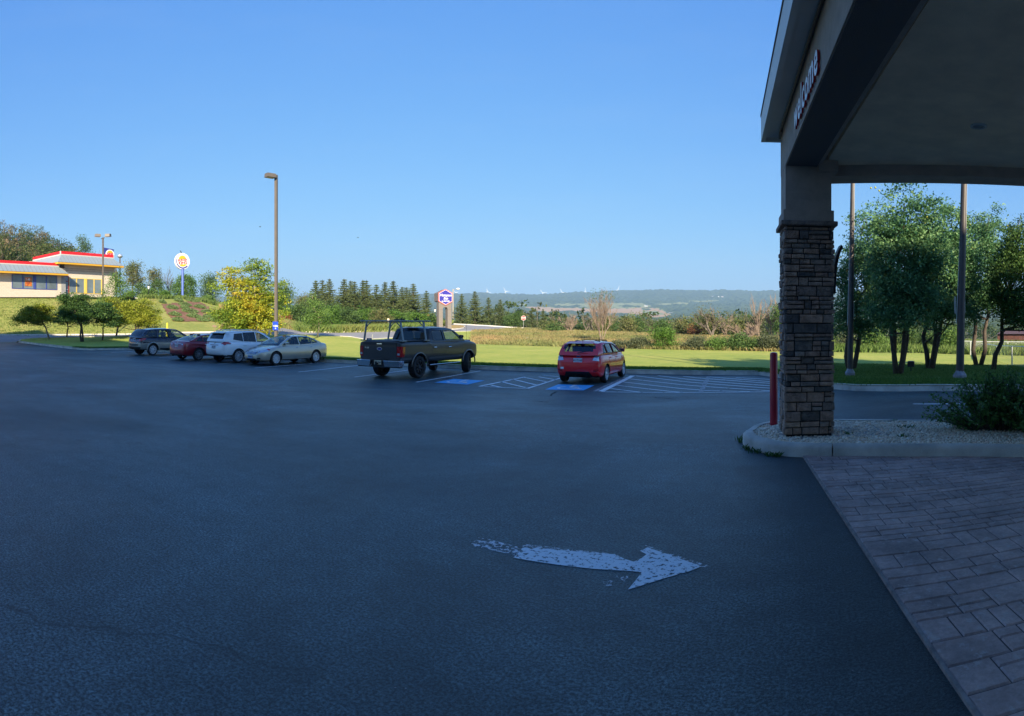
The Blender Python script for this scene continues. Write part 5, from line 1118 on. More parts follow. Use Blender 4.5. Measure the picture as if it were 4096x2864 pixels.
class Car:
    def __init__(c, sp, name, label, cat='car'):
        c.sp = sp; c.t = thing(name, label, cat); c.paint = sp['paint']; sp['ys'] = sorted(set(sp.get('ys', []) or [sp['L'] * (-.5 + i / 26) for i in range(27)]))
        V, f = loft(sp); b = pyd('tmp', V, f, None); bm = bmesh.new(); bm.from_mesh(b.data); bmesh.ops.recalc_face_normals(bm, faces=bm.faces[:]); bm.to_mesh(b.data); bm.free()
        # round the two ends
        s = b.modifiers.new('s', 'SUBSURF'); s.levels = s.render_levels = 2
        cut = []; r = sp['rt'] + sp.get('gap', .055)
        for y in sp['axles']:
            for sg in (-1, 1):
                m = MB(); hw = ip(y, sp['plan']); m.lathe([(r, sg * (hw - .30)), (r, sg * (hw + .3))], 36, M=Matrix.Translation((0, y, sp['rt'] + .01)), axis='x'); o = m.build('cut', None); cut.append(o)
                bo_ = b.modifiers.new('b', 'BOOLEAN'); bo_.object = o; bo_.operation = 'DIFFERENCE'; bo_.solver = 'EXACT'
        me = evalmesh(b); bpy.data.objects.remove(b)
        for o in cut: d_ = o.data; bpy.data.objects.remove(o); bpy.data.meshes.remove(d_)
        me.materials.clear(); me.name = 'body'
        c.body = link('body', me, [sp['paint'], M_wellb, sp.get('clad', M_blk)], c.t); mi = []
        for p in me.polygons:
            k = 0
            for y in sp['axles']:
                q = p.center
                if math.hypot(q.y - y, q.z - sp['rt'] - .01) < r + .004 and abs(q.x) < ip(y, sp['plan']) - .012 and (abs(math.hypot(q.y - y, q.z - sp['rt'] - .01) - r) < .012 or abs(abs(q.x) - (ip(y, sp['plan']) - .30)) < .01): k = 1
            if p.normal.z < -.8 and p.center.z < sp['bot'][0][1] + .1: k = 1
            if k == 0 and p.center.z < sp.get('cladz', 0): k = 2
            mi.append(k)
        me.polygons.foreach_set('material_index', mi); autosmooth(c.body, 38)
        bm = bmesh.new(); bm.from_mesh(me); c.bvh = BVHTree.FromBMesh(bm); bm.free()
        c.greenhouse(); c.wheels()
    # ---- projection of small parts on the body
    def hit(c, o, d):
        h = c.bvh.ray_cast(Vector(o), Vector(d).normalized(), 6); return h[0], h[1]
    def patch(c, name, corners, frame, m, parent=None, off=.006, n=(8, 5), th=.01):
        """corners in a 2-D frame ('R','L' side: (y,z); 'B','F': (x,z); or (point fn, dir)); thin raised panel that follows the body"""
        def ray(u, v):
            if frame == 'R': return (3, u, v), (-1, 0, 0)
            if frame == 'L': return (-3, u, v), (1, 0, 0)
            if frame == 'B': return (u, -4, v), (0, 1, 0)
            if frame == 'F': return (u, 4, v), (0, -1, 0)
            return frame(u, v)
        V = []; nu, nv = n; a, b, cc, d = [Vector(x) for x in corners]; N = []
        for j in range(nv + 1):
            for i in range(nu + 1):
                u, t = i / nu, j / nv; q = a.lerp(b, u).lerp(d.lerp(cc, u), t); o, dr = ray(q.x, q.y); h, nn = c.hit(o, dr)
                if h is None: h, nn = c.bvh.find_nearest(Vector(o) + Vector(dr) * (2.2 if abs(o[0]) > 2.5 else 1.5))[:2]; nn = -Vector(dr)
                if nn.dot(Vector(dr)) > 0: nn = -nn
                V.append(h + nn * off); N.append(nn)
        W = nu + 1; f = [(j*W+i, j*W+i+1, (j+1)*W+i+1, (j+1)*W+i) for j in range(nv) for i in range(nu)]
        n0 = len(V); V += [p - q * (off + th) for p, q in zip(V, N)]
        edge = [(j*W+i) for j, i in [(0, i) for i in range(W)] + [(j, nu) for j in range(1, nv+1)] + [(nv, i) for i in range(nu-1, -1, -1)] + [(j, 0) for j in range(nv-1, 0, -1)]]
        f += [(edge[k], edge[(k+1) % len(edge)], edge[(k+1) % len(edge)] + n0, edge[k] + n0) for k in range(len(edge))]
        o = pyd(name, V, f, m, parent or c.t); bm = bmesh.new(); bm.from_mesh(o.data); bmesh.ops.recalc_face_normals(bm, faces=bm.faces[:]); bm.to_mesh(o.data); bm.free(); autosmooth(o, 40); return o
    def X(c, y, z):
        sp = c.sp; g = sp['rail']; hb = ip(y, sp['plan']) * sp.get('beltw', .90); zb = ip(y, sp['top']) ; zr = sp['H']; t = max(0, min(1, (z - zb) / (zr - zb)))
        hr = sp['roofw']; q = min(1, max(0, (y - g[0][0]) / .5)) if sp.get('taper') else 1
        return hb + (hr - hb) * t - .015 * 0 + .02 * math.sin(PI * t)
    def greenhouse(c):
        sp = c.sp; g = sp['rail']; wins = sp['wins']
        base = [(y, ip(y, sp['top']) - .03) for y in [g[-1][0] + (g[0][0] - g[-1][0]) * i / 10 for i in range(1, 10)]]
        outer = [(g[0][0], ip(g[0][0], sp['top']) - .03)] + list(g) + [(g[-1][0], ip(g[-1][0], sp['top']) - .03)] + base
        V3 = lambda p: Vector((p[0], p[1], 0))
        V, f = [], []
        for sg in (1, -1):
            loops = [[V3(p) for p in outer]] + [[V3(p) for p in w_] for w_ in wins]; tri = tessellate_polygon(loops); flat = [p for l in loops for p in l]; n = len(V)
            V += [Vector((sg * c.X(p.x, p.y), p.x, p.y)) for p in flat]; f += [tuple(i + n for i in t_) for t_ in tri]
            # inner skin edge of each opening (pillar depth)
            for w_ in wins:
                m_ = len(w_); n = len(V); V += [Vector((sg * c.X(*p), p[0], p[1])) for p in w_] + [Vector((sg * (c.X(*p) - .045), p[0], p[1])) for p in w_]
                f += [(n+i, n+(i+1) % m_, n+m_+(i+1) % m_, n+m_+i) for i in range(m_)]
        # roof: strips across between the two rails
        i0, i1 = sp['roof_i']; rail = g[i0:i1+1]; NU = 12
        dense = []; 
        for a, b in zip(rail, rail[1:]): dense += [(a[0]+(b[0]-a[0])*k/4, a[1]+(b[1]-a[1])*k/4) for k in range(4)]
        dense.append(rail[-1]); n = len(V)
        for (y, z) in dense:
            x0 = c.X(y, z)
            for k in range(NU + 1): u = -1 + 2 * k / NU; V.append(Vector((x0 * u, y, z + .045 * (1 - abs(u) ** 2.6))))
        f += [(n+j*(NU+1)+k, n+j*(NU+1)+k+1, n+(j+1)*(NU+1)+k+1, n+(j+1)*(NU+1)+k) for j in range(len(dense)-1) for k in range(NU)]
        # rear and front screens, each with its painted surround
        glass = {}
        for key, (ia, ib), bulge, ug, v0, v1 in (('rear_window', sp['rear_i'], -sp.get('rb', .06), sp.get('rug', .84), sp.get('rv0', .1), sp.get('rv1', .93)), ('windshield', sp['front_i'], .10, .93, .04, .97)):
            seg = g[min(ia, ib):max(ia, ib)+1]; seg = seg if ia < ib else seg[::-1]   # from the roof down
            P_ = []
            for a, b in zip(seg, seg[1:]): P_ += [(a[0]+(b[0]-a[0])*k/6, a[1]+(b[1]-a[1])*k/6) for k in range(6)]
            P_.append(seg[-1]); P_[-1] = (P_[-1][0], P_[-1][1] - .03); NJ = len(P_) - 1; NU = 16; n = len(V); gv = []
            for j, (y, z) in enumerate(P_):
                x0 = c.X(y, z); 
                for k in range(NU + 1): u = -1 + 2*k/NU; gv.append(Vector((x0 * u, y + bulge * (1 - u*u) * (.35 + .65*j/NJ), z + .045 * (1 - abs(u) ** 2.6) * (1 - j/NJ))))
            gf = []
            V += gv
            for j in range(NJ):
                for k in range(NU):
                    u = -1 + 2 * (k + .5) / NU; v_ = (j + .5) / NJ; q = (j*(NU+1)+k, j*(NU+1)+k+1, (j+1)*(NU+1)+k+1, (j+1)*(NU+1)+k)
                    if abs(u) < ug and v0 < v_ < v1 and not (key == 'rear_window' and sp.get('round') and abs(u) > ug - .13 and (v_ < v0 + .14 or v_ > v1 - .16)): gf.append(q)
                    else: f.append(tuple(i + n for i in q))
            used = sorted({i for q in gf for i in q}); mp = {u_: i for i, u_ in enumerate(used)}
            glass[key] = ([gv[i] for i in used], [tuple(mp[i] for i in q) for q in gf])
        o = pyd('cabin_shell', V, f, c.paint, c.t); bm = bmesh.new(); bm.from_mesh(o.data); bmesh.ops.remove_doubles(bm, verts=bm.verts[:], dist=.0005); bmesh.ops.recalc_face_normals(bm, faces=bm.faces[:]); bm.to_mesh(o.data); bm.free(); autosmooth(o, 35)
        c.shell = o
        for k_, (gv, gf) in glass.items(): c.__dict__[k_] = pyd(k_, gv, gf, sp['rglass'] if k_ == 'rear_window' else M_glass, c.t, True)
        for i, w_ in enumerate(wins):
            for sg in (1, -1):
                v = [Vector((sg * (c.X(*p) - .012), p[0], p[1])) for p in w_]; o = pyd('side_window', v, [tuple(range(len(v)))], sp['sglass'][i] if isinstance(sp['sglass'], list) else sp['sglass'], c.t)
                # dark rubber / bright trim round the opening
                mb = MB(); pts = [Vector((sg * (c.X(*p) + .003), p[0], p[1])) for p in w_]; mb.tube(pts + [pts[0]], .011, 4, caps=False); mb.build('window_trim', M_blk, o)
        # inside: dark deck, seats, wheel
        y0, y1 = g[0][0], g[-1][0]; ws = sp['roofw']
        zb = lambda y: ip(y, sp['top'])
        mb = MB(); ysd = [y0 + .08 + (y1 - y0 - .2) * i / 8 for i in range(9)]
        for i in range(8): a, b = ysd[i], ysd[i+1]; wa = c.X(a, zb(a)) - .05; wb_ = c.X(b, zb(b)) - .05; mb.add([(-wa,a,zb(a)+.03),(wa,a,zb(a)+.03),(wb_,b,zb(b)+.03),(-wb_,b,zb(b)+.03)], [(0,1,2,3)])
        mb.build('cabin_floor', M_cabin, c.t)
        for y, xs, hh in sp['seats']:
            for x in xs:
                mb = MB(); z = zb(y); m_ = Matrix.Translation((x, y, z)) @ Matrix.Rotation(math.radians(12), 4, 'X'); mb.box((-.23,-.06,-.1),(.23,.06,hh), M=m_); mb.box((-.12,-.05,hh+.03),(.12,.05,hh+.20), M=m_); mb.build('seat', M_seat, c.t, bevel=.04)
        mb = MB(); pts = [Vector((-.36 + .18 * math.cos(a), y1 - .62 + .05 * math.sin(a), zb(y1-.6) + .10 + .16 * math.sin(a))) for a in [k * PI / 8 for k in range(17)]]; mb.tube(pts, .016, 5); mb.build('steering_wheel', M_blk, c.t)
    def wheels(c):
        sp = c.sp; R = sp['rt']; w_ = sp.get('tw', .22)
        tm = MB(); tm.lathe([(R*.68, -w_/2+.01), (R*.93, -w_/2), (R*.985, -w_/2+.03), (R, -w_/2+.06), (R, w_/2-.06), (R*.985, w_/2-.03), (R*.93, w_/2), (R*.68, w_/2-.01)], 32, axis='x', caps=False)
        rm = MB(); rr_ = R * sp.get('rim', .70); xo = w_/2 - .02
        rm.lathe([(rr_, xo-.12), (rr_, xo+.012), (rr_*.93, xo+.015), (rr_*.88, xo-.03), (rr_*.88, xo-.12)], 32, axis='x', caps=False)
        ns = sp['spokes']
        for k in range(ns):
            a = 2 * PI * k / ns; M = Matrix.Rotation(a, 4, 'X'); sw = sp.get('spw', .030)
            rm.add([M @ Vector(p) for p in ((xo-.02,-sw*.8,.03),(xo-.02,sw*.8,.03),(xo-.012,sw,rr_*.9),(xo-.012,-sw,rr_*.9),(xo-.06,-sw*.8,.03),(xo-.06,sw*.8,.03),(xo-.06,sw,rr_*.9),(xo-.06,-sw,rr_*.9))], [(0,1,2,3),(4,7,6,5),(0,4,5,1),(1,5,6,2),(2,6,7,3),(3,7,4,0)])
        rm.lathe([(.075, xo-.08), (.075, xo-.01), (.05, xo+.004), (.01, xo+.004)], 16, axis='x')
        bm_ = MB(); bm_.lathe([(rr_*.9, xo-.125), (rr_*.9, xo-.115), (.01, xo-.115)], 24, axis='x')
        tyre = tm.build('tyre', M_tyre, auto=40); rim = rm.build('rim', sp['rimmat'], auto=40); back = bm_.build('brake_disc', M_blk)
        proto = True
        for y in sp['axles']:
            for sg in (1, -1):
                x = sg * (ip(y, sp['plan']) - w_/2 - sp.get('inset', .015))
                W = thing('wheel', None, None, (x, y, R)); W.parent = c.t; W.rotation_euler = (random.uniform(0, 1), 0, (0 if sg > 0 else PI) + (sp.get('steer', 0) if y == max(sp['axles']) else 0))
                for o in (tyre, rim, back):
                    k = o if proto else o.copy()
                    if not proto: COL.objects.link(k)
                    k.parent = W
                proto = False
    # ---- common fittings
    def side(c, doors, handles, hm, mirror):
        for (y0, y1, z0) in doors:
            for fr in 'RL':
                z1 = lambda y: ip(y, c.sp['top']) - .075
                dr = c.patch('door', [(y0, z0), (y1, z0), (y1, z1(y1)), (y0, z1(y0))], fr, c.paint if c.sp.get('cladz', 0) < z0 + .02 else c.paint, off=.004, n=(8, 6))
        for (y, z) in handles:
            for sg in (1, -1):
                h, nn = c.hit((3*sg, y, z), (-sg, 0, 0)); mb = MB(); mb.tube([h + Vector((sg*.012, -.085, 0)), h + Vector((sg*.035, -.06, .004)), h + Vector((sg*.035, .06, .004)), h + Vector((sg*.012, .085, 0))], [.012,.016,.016,.012], 6); mb.build('door_handle', hm, c.t)
        y, z, mm = mirror
        for sg in (1, -1):
            x = c.X(y, z); mb = MB(); M = Matrix.Translation((sg * (x + .13), y, z + .03))
            mb.add([M @ Vector((sg*a, b, z_)) for a, b, z_ in ((-.1,-.02,-.07),(.11,-.03,-.06),(.12,-.03,.07),(-.09,-.02,.085),(-.08,.10,-.05),(.07,.08,-.04),(.08,.08,.045),(-.07,.10,.06))], [(0,1,2,3),(4,7,6,5),(0,4,5,1),(1,5,6,2),(2,6,7,3),(3,7,4,0)])
            mr = mb.build('mirror', mm, c.t, bevel=.02); mb = MB(); mb.tube([(sg*(x-.02), y+.03, z-.04), (sg*(x+.06), y+.03, z)], .02, 5); mb.build('mirror_arm', M_blk, mr)
            mb = MB(); mb.box((sg*(x+.13)-.09, y-.035, z-.025), (sg*(x+.13)+.09, y-.031, z+.09)); mb.build('mirror_glass', M_glass if False else M_chrome, mr)
    def plate(c, x, z, txt, back=True, w_=.31, h=.155, m=None, ink=None):
        h_, nn = c.hit((x, -4 if back else 4, z), (0, 1 if back else -1, 0)); y = h_.y; s = -1 if back else 1
        mb = MB(); mb.box((x-w_/2, min(y, y+s*.03), z-h/2), (x+w_/2, max(y, y+s*.03), z+h/2)); p = mb.build('licence_plate', m or M_plate, c.t, bevel=.004)
        Mx = Matrix(((-s, 0, 0, x), (0, 0, s, y + s*.032), (0, 1, 0, z), (0, 0, 0, 1))); text('lettering', txt, .085, Mx, ink or M_ink, p, .002, bold=.002, sx=.95)
    def emblem(c, z, back=True, r=.05, m=None, oval=1.0, x=0, inner=None):
        h_, nn = c.hit((x, -4 if back else 4, z), (0, 1 if back else -1, 0)); s = -1 if back else 1; mb = MB()
        mb.prism([(x + r*oval*math.cos(t*PI/10), z + r*math.sin(t*PI/10)) for t in range(20)], h_.y + s*.002, h_.y + s*.016, lambda a, b, q: Vector((a, q, b))); e = mb.build('emblem', m or M_chrome, c.t)
        if inner: mb = MB(); mb.prism([(x + r*.82*oval*math.cos(t*PI/10), z + r*.74*math.sin(t*PI/10)) for t in range(20)], h_.y + s*.0165, h_.y + s*.019, lambda a, b, q: Vector((a, q, b))); mb.build('emblem_face', inner, e)
    def wiper(c, y, z, L=.4):
        mb = MB(); mb.tube([(0, y - .03, z), (L, y - .015, z + .07)], .014, 4); mb.build('rear_wiper', M_blk, c.t)
    def place(c, x, y, rz=0):
        z = gz(x, y); c.t.location = (x, y, z + .004); 
        # follow the fall of the lot
        a = sp_slope(x, y); c.t.rotation_euler = (a[0], a[1], rz)
def sp_slope(x, y): return (math.atan((gz(x, y+1.4) - gz(x, y-1.4)) / 2.8), -math.atan((gz(x+.8, y) - gz(x-.8, y)) / 1.6))
def endround(L, hw, pts): return pts
ALL = []
# ---- red hatchback
P1 = carpaint('hatchback_red', (.88,.012,.018), .0)
fie = Car(dict(L=4.05, H=1.45, rt=.305, tw=.2, paint=P1, axles=(-1.22, 1.27), top=[(-2.02,.62),(-1.99,.98),(-1.9,1.00),(-.8,.99),(.3,.95),(1.0,.96),(1.5,.87),(1.85,.72),(2.02,.50)],
    bot=[(-2.02,.42),(-1.95,.24),(-1.7,.19),(1.8,.19),(2.02,.32)], plan=[(-2.02,.70),(-1.93,.79),(-1.6,.845),(-.8,.86),(.9,.86),(1.5,.83),(1.85,.72),(2.02,.52)], roofw=.56, beltw=.90, shoulder=.93,
    rail=[(-1.93,1.0),(-1.72,1.27),(-1.60,1.36),(-1.2,1.40),(-.4,1.415),(.25,1.37),(.6,1.26),(1.22,.97)], roof_i=(2,5), rear_i=(2,0), front_i=(5,7), rv0=.14, rv1=.86, rug=.86, round=True,
    wins=[[(-1.42,1.04),(-.95,1.03),(-.95,1.31),(-1.12,1.31)],[(-.88,1.03),(-.12,1.01),(-.12,1.345),(-.88,1.335)],[(-.04,1.01),(.85,1.01),(.42,1.25),(.2,1.315),(-.04,1.34)]],
    sglass=M_glass, rglass=M_glass, seats=[(-.75,(-.36,.36),.28),(.15,(-.36,.36),.30)], rimmat=M_alloy, spokes=8, spw=.034), 'red_hatchback', 'red hatchback parked nose in beside the blue accessible bay')
c = fie
c.side([(-.92,-.10,.28),(-.06,1.02,.28)], [(-.72,.86),(.18,.85)], P1, (.72,1.03,P1))
tl_ = lambda sg: (lambda u, v: ((sg*(3+u), -3 , v), (-sg, .86, 0)))
for sg in (1, -1):
    c.patch('taillight', [(.52,.80),(.74,.78),(.70,1.02),(.60,1.0)] if sg > 0 else [(-.52,.80),(-.74,.78),(-.70,1.02),(-.60,1.0)], 'B', M_clear, off=.012)
    c.patch('taillight', [(-1.98,.80),(-1.76,.93),(-1.72,1.03),(-1.95,1.0)], 'R' if sg > 0 else 'L', M_tail, off=.012, n=(5,4))
    c.patch('reflector', [(sg*.56,.40),(sg*.72,.44),(sg*.74,.50),(sg*.55,.49)], 'B', M_tail, off=.006, n=(4,2))
c.patch('tailgate', [(-.56,.62),(.56,.62),(.62,.95),(-.62,.95)], 'B', P1, off=.006, n=(12,6)); c.patch('rear_diffuser', [(-.52,.22),(.52,.22),(.42,.42),(-.42,.42)], 'B', M_blk, off=.008)
c.plate(0,.80,'41172 HF'); c.emblem(.925, r=.04, oval=1.9, inner=M_navy); c.wiper(-1.97, 1.05, .34)
c.patch('bumper_sticker', [(-.62,.50),(-.50,.50),(-.50,.57),(-.62,.57)], 'B', M_wface, off=.007, n=(2,2))
mb = MB(); mb.add([(-.50,-1.66,1.40),(.50,-1.66,1.40),(.46,-1.52,1.445),(-.46,-1.52,1.445),(-.48,-1.80,1.375),(.48,-1.80,1.375)], [(0,1,2,3),(4,5,1,0)]); mb.build('roof_spoiler', P1, c.t)
mb = MB(); mb.box((-.42,-.25,1.462),(.42,.15,1.476)); mb.build('sunroof', M_tint, c.t); mb = MB(); mb.lathe([(.035,1.45),(.02,1.475)], 8, M=Matrix.Translation((0,-1.42,0))); mb.tube([(0,-1.42,1.46),(-.02,-1.62,1.68)], .006, 4); mb.build('antenna', M_blk, c.t)
q = near(2422, 1533); fie.place(q.x - .86, 20.4 + 1.22, math.radians(.5))
# ---- silver-gold sedan, backed in
P2 = carpaint('sedan_champagne', (.56,.48,.37), .45, .3)
cam_ = Car(dict(L=4.80, H=1.46, rt=.325, paint=P2, axles=(-1.32, 1.46), top=[(-2.40,.70),(-2.36,.96),(-2.2,1.03),(-1.7,1.06),(-1.2,1.00),(0,.95),(.9,.97),(1.2,.95),(1.7,.85),(2.15,.72),(2.40,.52)],
    bot=[(-2.4,.42),(-2.3,.25),(2.2,.20),(2.40,.30)], plan=[(-2.4,.66),(-2.28,.80),(-1.9,.89),(-1,.91),(1.2,.91),(1.8,.87),(2.15,.76),(2.40,.50)], roofw=.56, beltw=.90,
    rail=[(-1.78,1.06),(-1.35,1.26),(-.95,1.385),(-.45,1.42),(.1,1.405),(.42,1.33),(1.18,.97)], roof_i=(2,4), rear_i=(2,0), front_i=(4,6),
    wins=[[(-1.50,1.07),(-1.10,1.03),(-1.10,1.29),(-1.24,1.24)],[(-1.04,1.03),(-.24,1.00),(-.24,1.375),(-.75,1.355),(-1.04,1.31)],[(-.14,1.00),(.95,1.00),(.40,1.28),(.15,1.355),(-.14,1.375)]],
    sglass=M_glass, rglass=M_glass, seats=[(-.95,(-.36,.36),.25),(.0,(-.38,.38),.30)], rimmat=M_alloy, spokes=9, spw=.036), 'champagne_sedan', 'champagne sedan backed into its bay beside the tall lamp pole')
c = cam_
c.side([(-1.15,-.20,.27),(-.16,1.05,.27)], [(-.92,.86),(.08,.85)], M_chrome, (.78,1.02,P2))
for sg in (1, -1):
    c.patch('headlight', [(sg*.40,.60),(sg*.66,.63),(sg*.70,.75),(sg*.46,.68)], 'F', M_clear, off=.012, n=(6,3)); fr = 'R' if sg > 0 else 'L'
    c.patch('headlight', [(1.86,.70),(2.22,.62),(2.20,.69),(1.92,.78)], fr, M_clear, off=.010, n=(6,3)); c.patch('turn_signal', [(1.80,.75),(1.9,.72),(1.92,.78),(1.82,.81)], fr, M_tail, off=.011, n=(3,2))
    c.patch('taillight', [(-2.34,.82),(-2.16,.84),(-2.14,.96),(-2.32,.96)], fr, M_tail, off=.01, n=(4,3)); c.patch('fog_lamp_opening', [(sg*.42,.30),(sg*.62,.32),(sg*.60,.39),(sg*.46,.37)], 'F', M_blk, off=.008, n=(3,2))
gr_ = c.patch('grille', [(-.33,.55),(.33,.55),(.38,.67),(-.38,.67)], 'F', M_blk, off=.008, n=(8,4))
for z in (.57,.60,.63,.66): c.patch('grille_bar', [(-.34,z-.006),(.34,z-.006),(.345,z+.006),(-.345,z+.006)], 'F', M_chrome, gr_, off=.016, n=(8,1))
c.emblem(.645, False, r=.05, oval=1.35); c.patch('air_intake', [(-.36,.26),(.36,.26),(.34,.34),(-.34,.34)], 'F', M_blk, off=.008, n=(6,2)); c.plate(0,.43,'TN 782', back=False, m=mat('plate_blue', (.30,.42,.62), .5))
q = near(1101.5, 1462.6); cam_.place(-22.6, 20.15 + 1.46, PI + math.radians(-.6))
# ---- white crossover
P3 = carpaint('crossover_white', (.86,.87,.88), .0, .25)
rog = Car(dict(L=4.62, H=1.70, rt=.35, paint=P3, clad=M_blk, cladz=.42, axles=(-1.33, 1.38), top=[(-2.30,.80),(-2.27,1.10),(-2.2,1.14),(-1,1.08),(.3,1.04),(1.0,1.07),(1.6,1.0),(2.1,.84),(2.30,.6)],
    bot=[(-2.3,.5),(-2.2,.32),(2.1,.26),(2.3,.35)], plan=[(-2.3,.76),(-2.2,.86),(-1.8,.90),(-1,.92),(1.2,.92),(1.8,.87),(2.1,.76),(2.3,.56)], roofw=.62, beltw=.90,
    rail=[(-2.16,1.14),(-2.0,1.44),(-1.9,1.58),(-1.4,1.635),(-.5,1.65),(.3,1.61),(.62,1.50),(1.30,1.08)], roof_i=(2,5), rear_i=(2,0), front_i=(5,7), rv0=.16, rv1=.84, rug=.80,
    wins=[[(-1.62,1.22),(-.98,1.13),(-.98,1.54),(-1.5,1.50)],[(-.92,1.13),(-.1,1.09),(-.1,1.58),(-.92,1.56)],[(-.02,1.09),(1.0,1.10),(.5,1.42),(.25,1.54),(-.02,1.58)]],
    sglass=[M_tint,M_tint,M_glass], rglass=M_tint, seats=[(-.85,(-.36,.36),.35),(.1,(-.38,.38),.38)], rimmat=M_alloy, spokes=10, spw=.028, rim=.74), 'white_crossover', 'white crossover with roof rails parked between the red and champagne sedans')
c = rog
c.side([(-1.08,-.14,.46),(-.10,1.1,.46)], [(-.92,.93),(.0,.92)], P3, (.85,1.12,P3))
for sg in (1, -1):
    c.patch('taillight', [(sg*.50,.99),(sg*.80,.96),(sg*.82,1.09),(sg*.66,1.09)], 'B', M_tail, off=.012); fr = 'R' if sg > 0 else 'L'
    c.patch('taillight', [(-2.2,.93),(-1.80,1.00),(-1.85,1.06),(-2.2,1.12)], fr, M_tail, off=.012, n=(6,4)); c.patch('lamp_lens', [(-2.12,.93),(-1.82,.985),(-1.80,1.01),(-2.12,.97)], fr, M_clear, off=.016, n=(6,2))
    mb = MB(); mb.tube([(sg*.58,-1.7,1.63),(sg*.57,-1.5,1.70),(sg*.57,-.5,1.725),(sg*.58,.1,1.68),(sg*.58,.3,1.63)], .017, 6); mb.build('roof_rail', M_alloy, c.t)
c.patch('tailgate', [(-.66,.62),(.66,.62),(.70,1.08),(-.70,1.08)], 'B', P3, off=.006, n=(12,6)); c.plate(0,.82,'FP 1727'); c.emblem(1.0, r=.05)
c.patch('handle_trim', [(-.34,.915),(.34,.915),(.34,.94),(-.34,.94)], 'B', M_blk, off=.014, n=(6,1))
mb = MB(); mb.add([(-.58,-1.86,1.60),(.58,-1.86,1.60),(.60,-2.12,1.565),(-.60,-2.12,1.565),(-.58,-2.10,1.53),(.58,-2.10,1.53)], [(0,3,2,1),(3,4,5,2),(0,1,5,4)]); mb.build('roof_spoiler', P3, c.t)
mb = MB(); mb.lathe([(.03,1.66),(.01,1.69)], 6, M=Matrix.Translation((0,-1.7,0))); mb.tube([(0,-1.7,1.67),(0,-1.95,1.83)], .006, 4); mb.build('antenna', M_blk, c.t)
rog.place(-25.25, 19.9 + 1.33, 0)
# ---- dark red sedan
P4 = carpaint('sedan_dark_red', (.27,.006,.012), .25)
son = Car(dict(L=4.82, H=1.46, rt=.335, paint=P4, axles=(-1.42, 1.38), top=[(-2.41,.62),(-2.39,.98),(-2.3,1.07),(-1.9,1.07),(-1.2,1.02),(0,.96),(1,.98),(1.6,.88),(2.15,.72),(2.41,.5)],
    bot=[(-2.4,.40),(-2.3,.24),(2.2,.19),(2.41,.3)], plan=[(-2.41,.70),(-2.3,.83),(-1.9,.89),(-1,.915),(1.2,.915),(1.8,.87),(2.15,.76),(2.41,.5)], roofw=.56, beltw=.89,
    rail=[(-1.98,1.06),(-1.4,1.28),(-1.0,1.385),(-.5,1.43),(0,1.42),(.38,1.35),(1.25,.97)], roof_i=(2,4), rear_i=(2,0), front_i=(4,6),
    wins=[[(-1.62,1.09),(-1.1,1.05),(-1.1,1.31),(-1.25,1.27)],[(-1.04,1.04),(-.2,1.0),(-.2,1.385),(-.7,1.37),(-1.04,1.33)],[(-.1,1.0),(1.0,1.0),(.4,1.3),(.15,1.37),(-.1,1.385)]],
    sglass=M_glass, rglass=M_glass, seats=[(-1.0,(-.36,.36),.25),(.0,(-.38,.38),.30)], rimmat=mat('dark_alloy', (.30,.31,.32), .3, metal=.3, coat=.5), spokes=10, spw=.024, rim=.76), 'dark_red_sedan', 'dark red sedan parked between the two tone SUV and the white crossover')
c = son
c.side([(-1.16,-.16,.28),(-.12,1.05,.28)], [(-.95,.88),(.05,.87)], M_chrome, (.82,1.02,P4))
for sg in (1, -1):
    c.patch('taillight', [(sg*.50,.84),(sg*.78,.80),(sg*.80,.95),(sg*.56,.93)], 'B', M_tail, off=.012); fr = 'R' if sg > 0 else 'L'
    c.patch('taillight', [(-2.33,.80),(-1.94,.92),(-1.98,.97),(-2.33,.95)], fr, M_tail, off=.012, n=(6,4)); c.patch('lamp_lens', [(sg*.46,.86),(sg*.58,.85),(sg*.58,.91),(sg*.48,.92)], 'B', M_clear, off=.016, n=(3,2))
    h, _ = c.hit((sg*.55,-4,.30), (0,1,0)); mb = MB(); mb.tube([h + Vector((0,.1,-.06)), h + Vector((0,-.02,-.06))], .035, 8); mb.build('exhaust_tip', M_chrome, c.t)
c.patch('chrome_strip', [(-.40,.935),(.40,.935),(.40,.95),(-.40,.95)], 'B', M_chrome, off=.012, n=(6,1)); c.plate(0,.83,'KYR 442'); c.emblem(1.0, r=.035, oval=1.6)
mb = MB(); mb.add([(-.02,-1.05,1.44),(.02,-1.05,1.44),(.0,-1.22,1.50),(0,-1.25,1.42)], [(0,1,2),(0,2,3),(1,3,2)]); mb.build('antenna', P4, c.t)
son.place(-28.15, 19.45 + 1.42, 0)
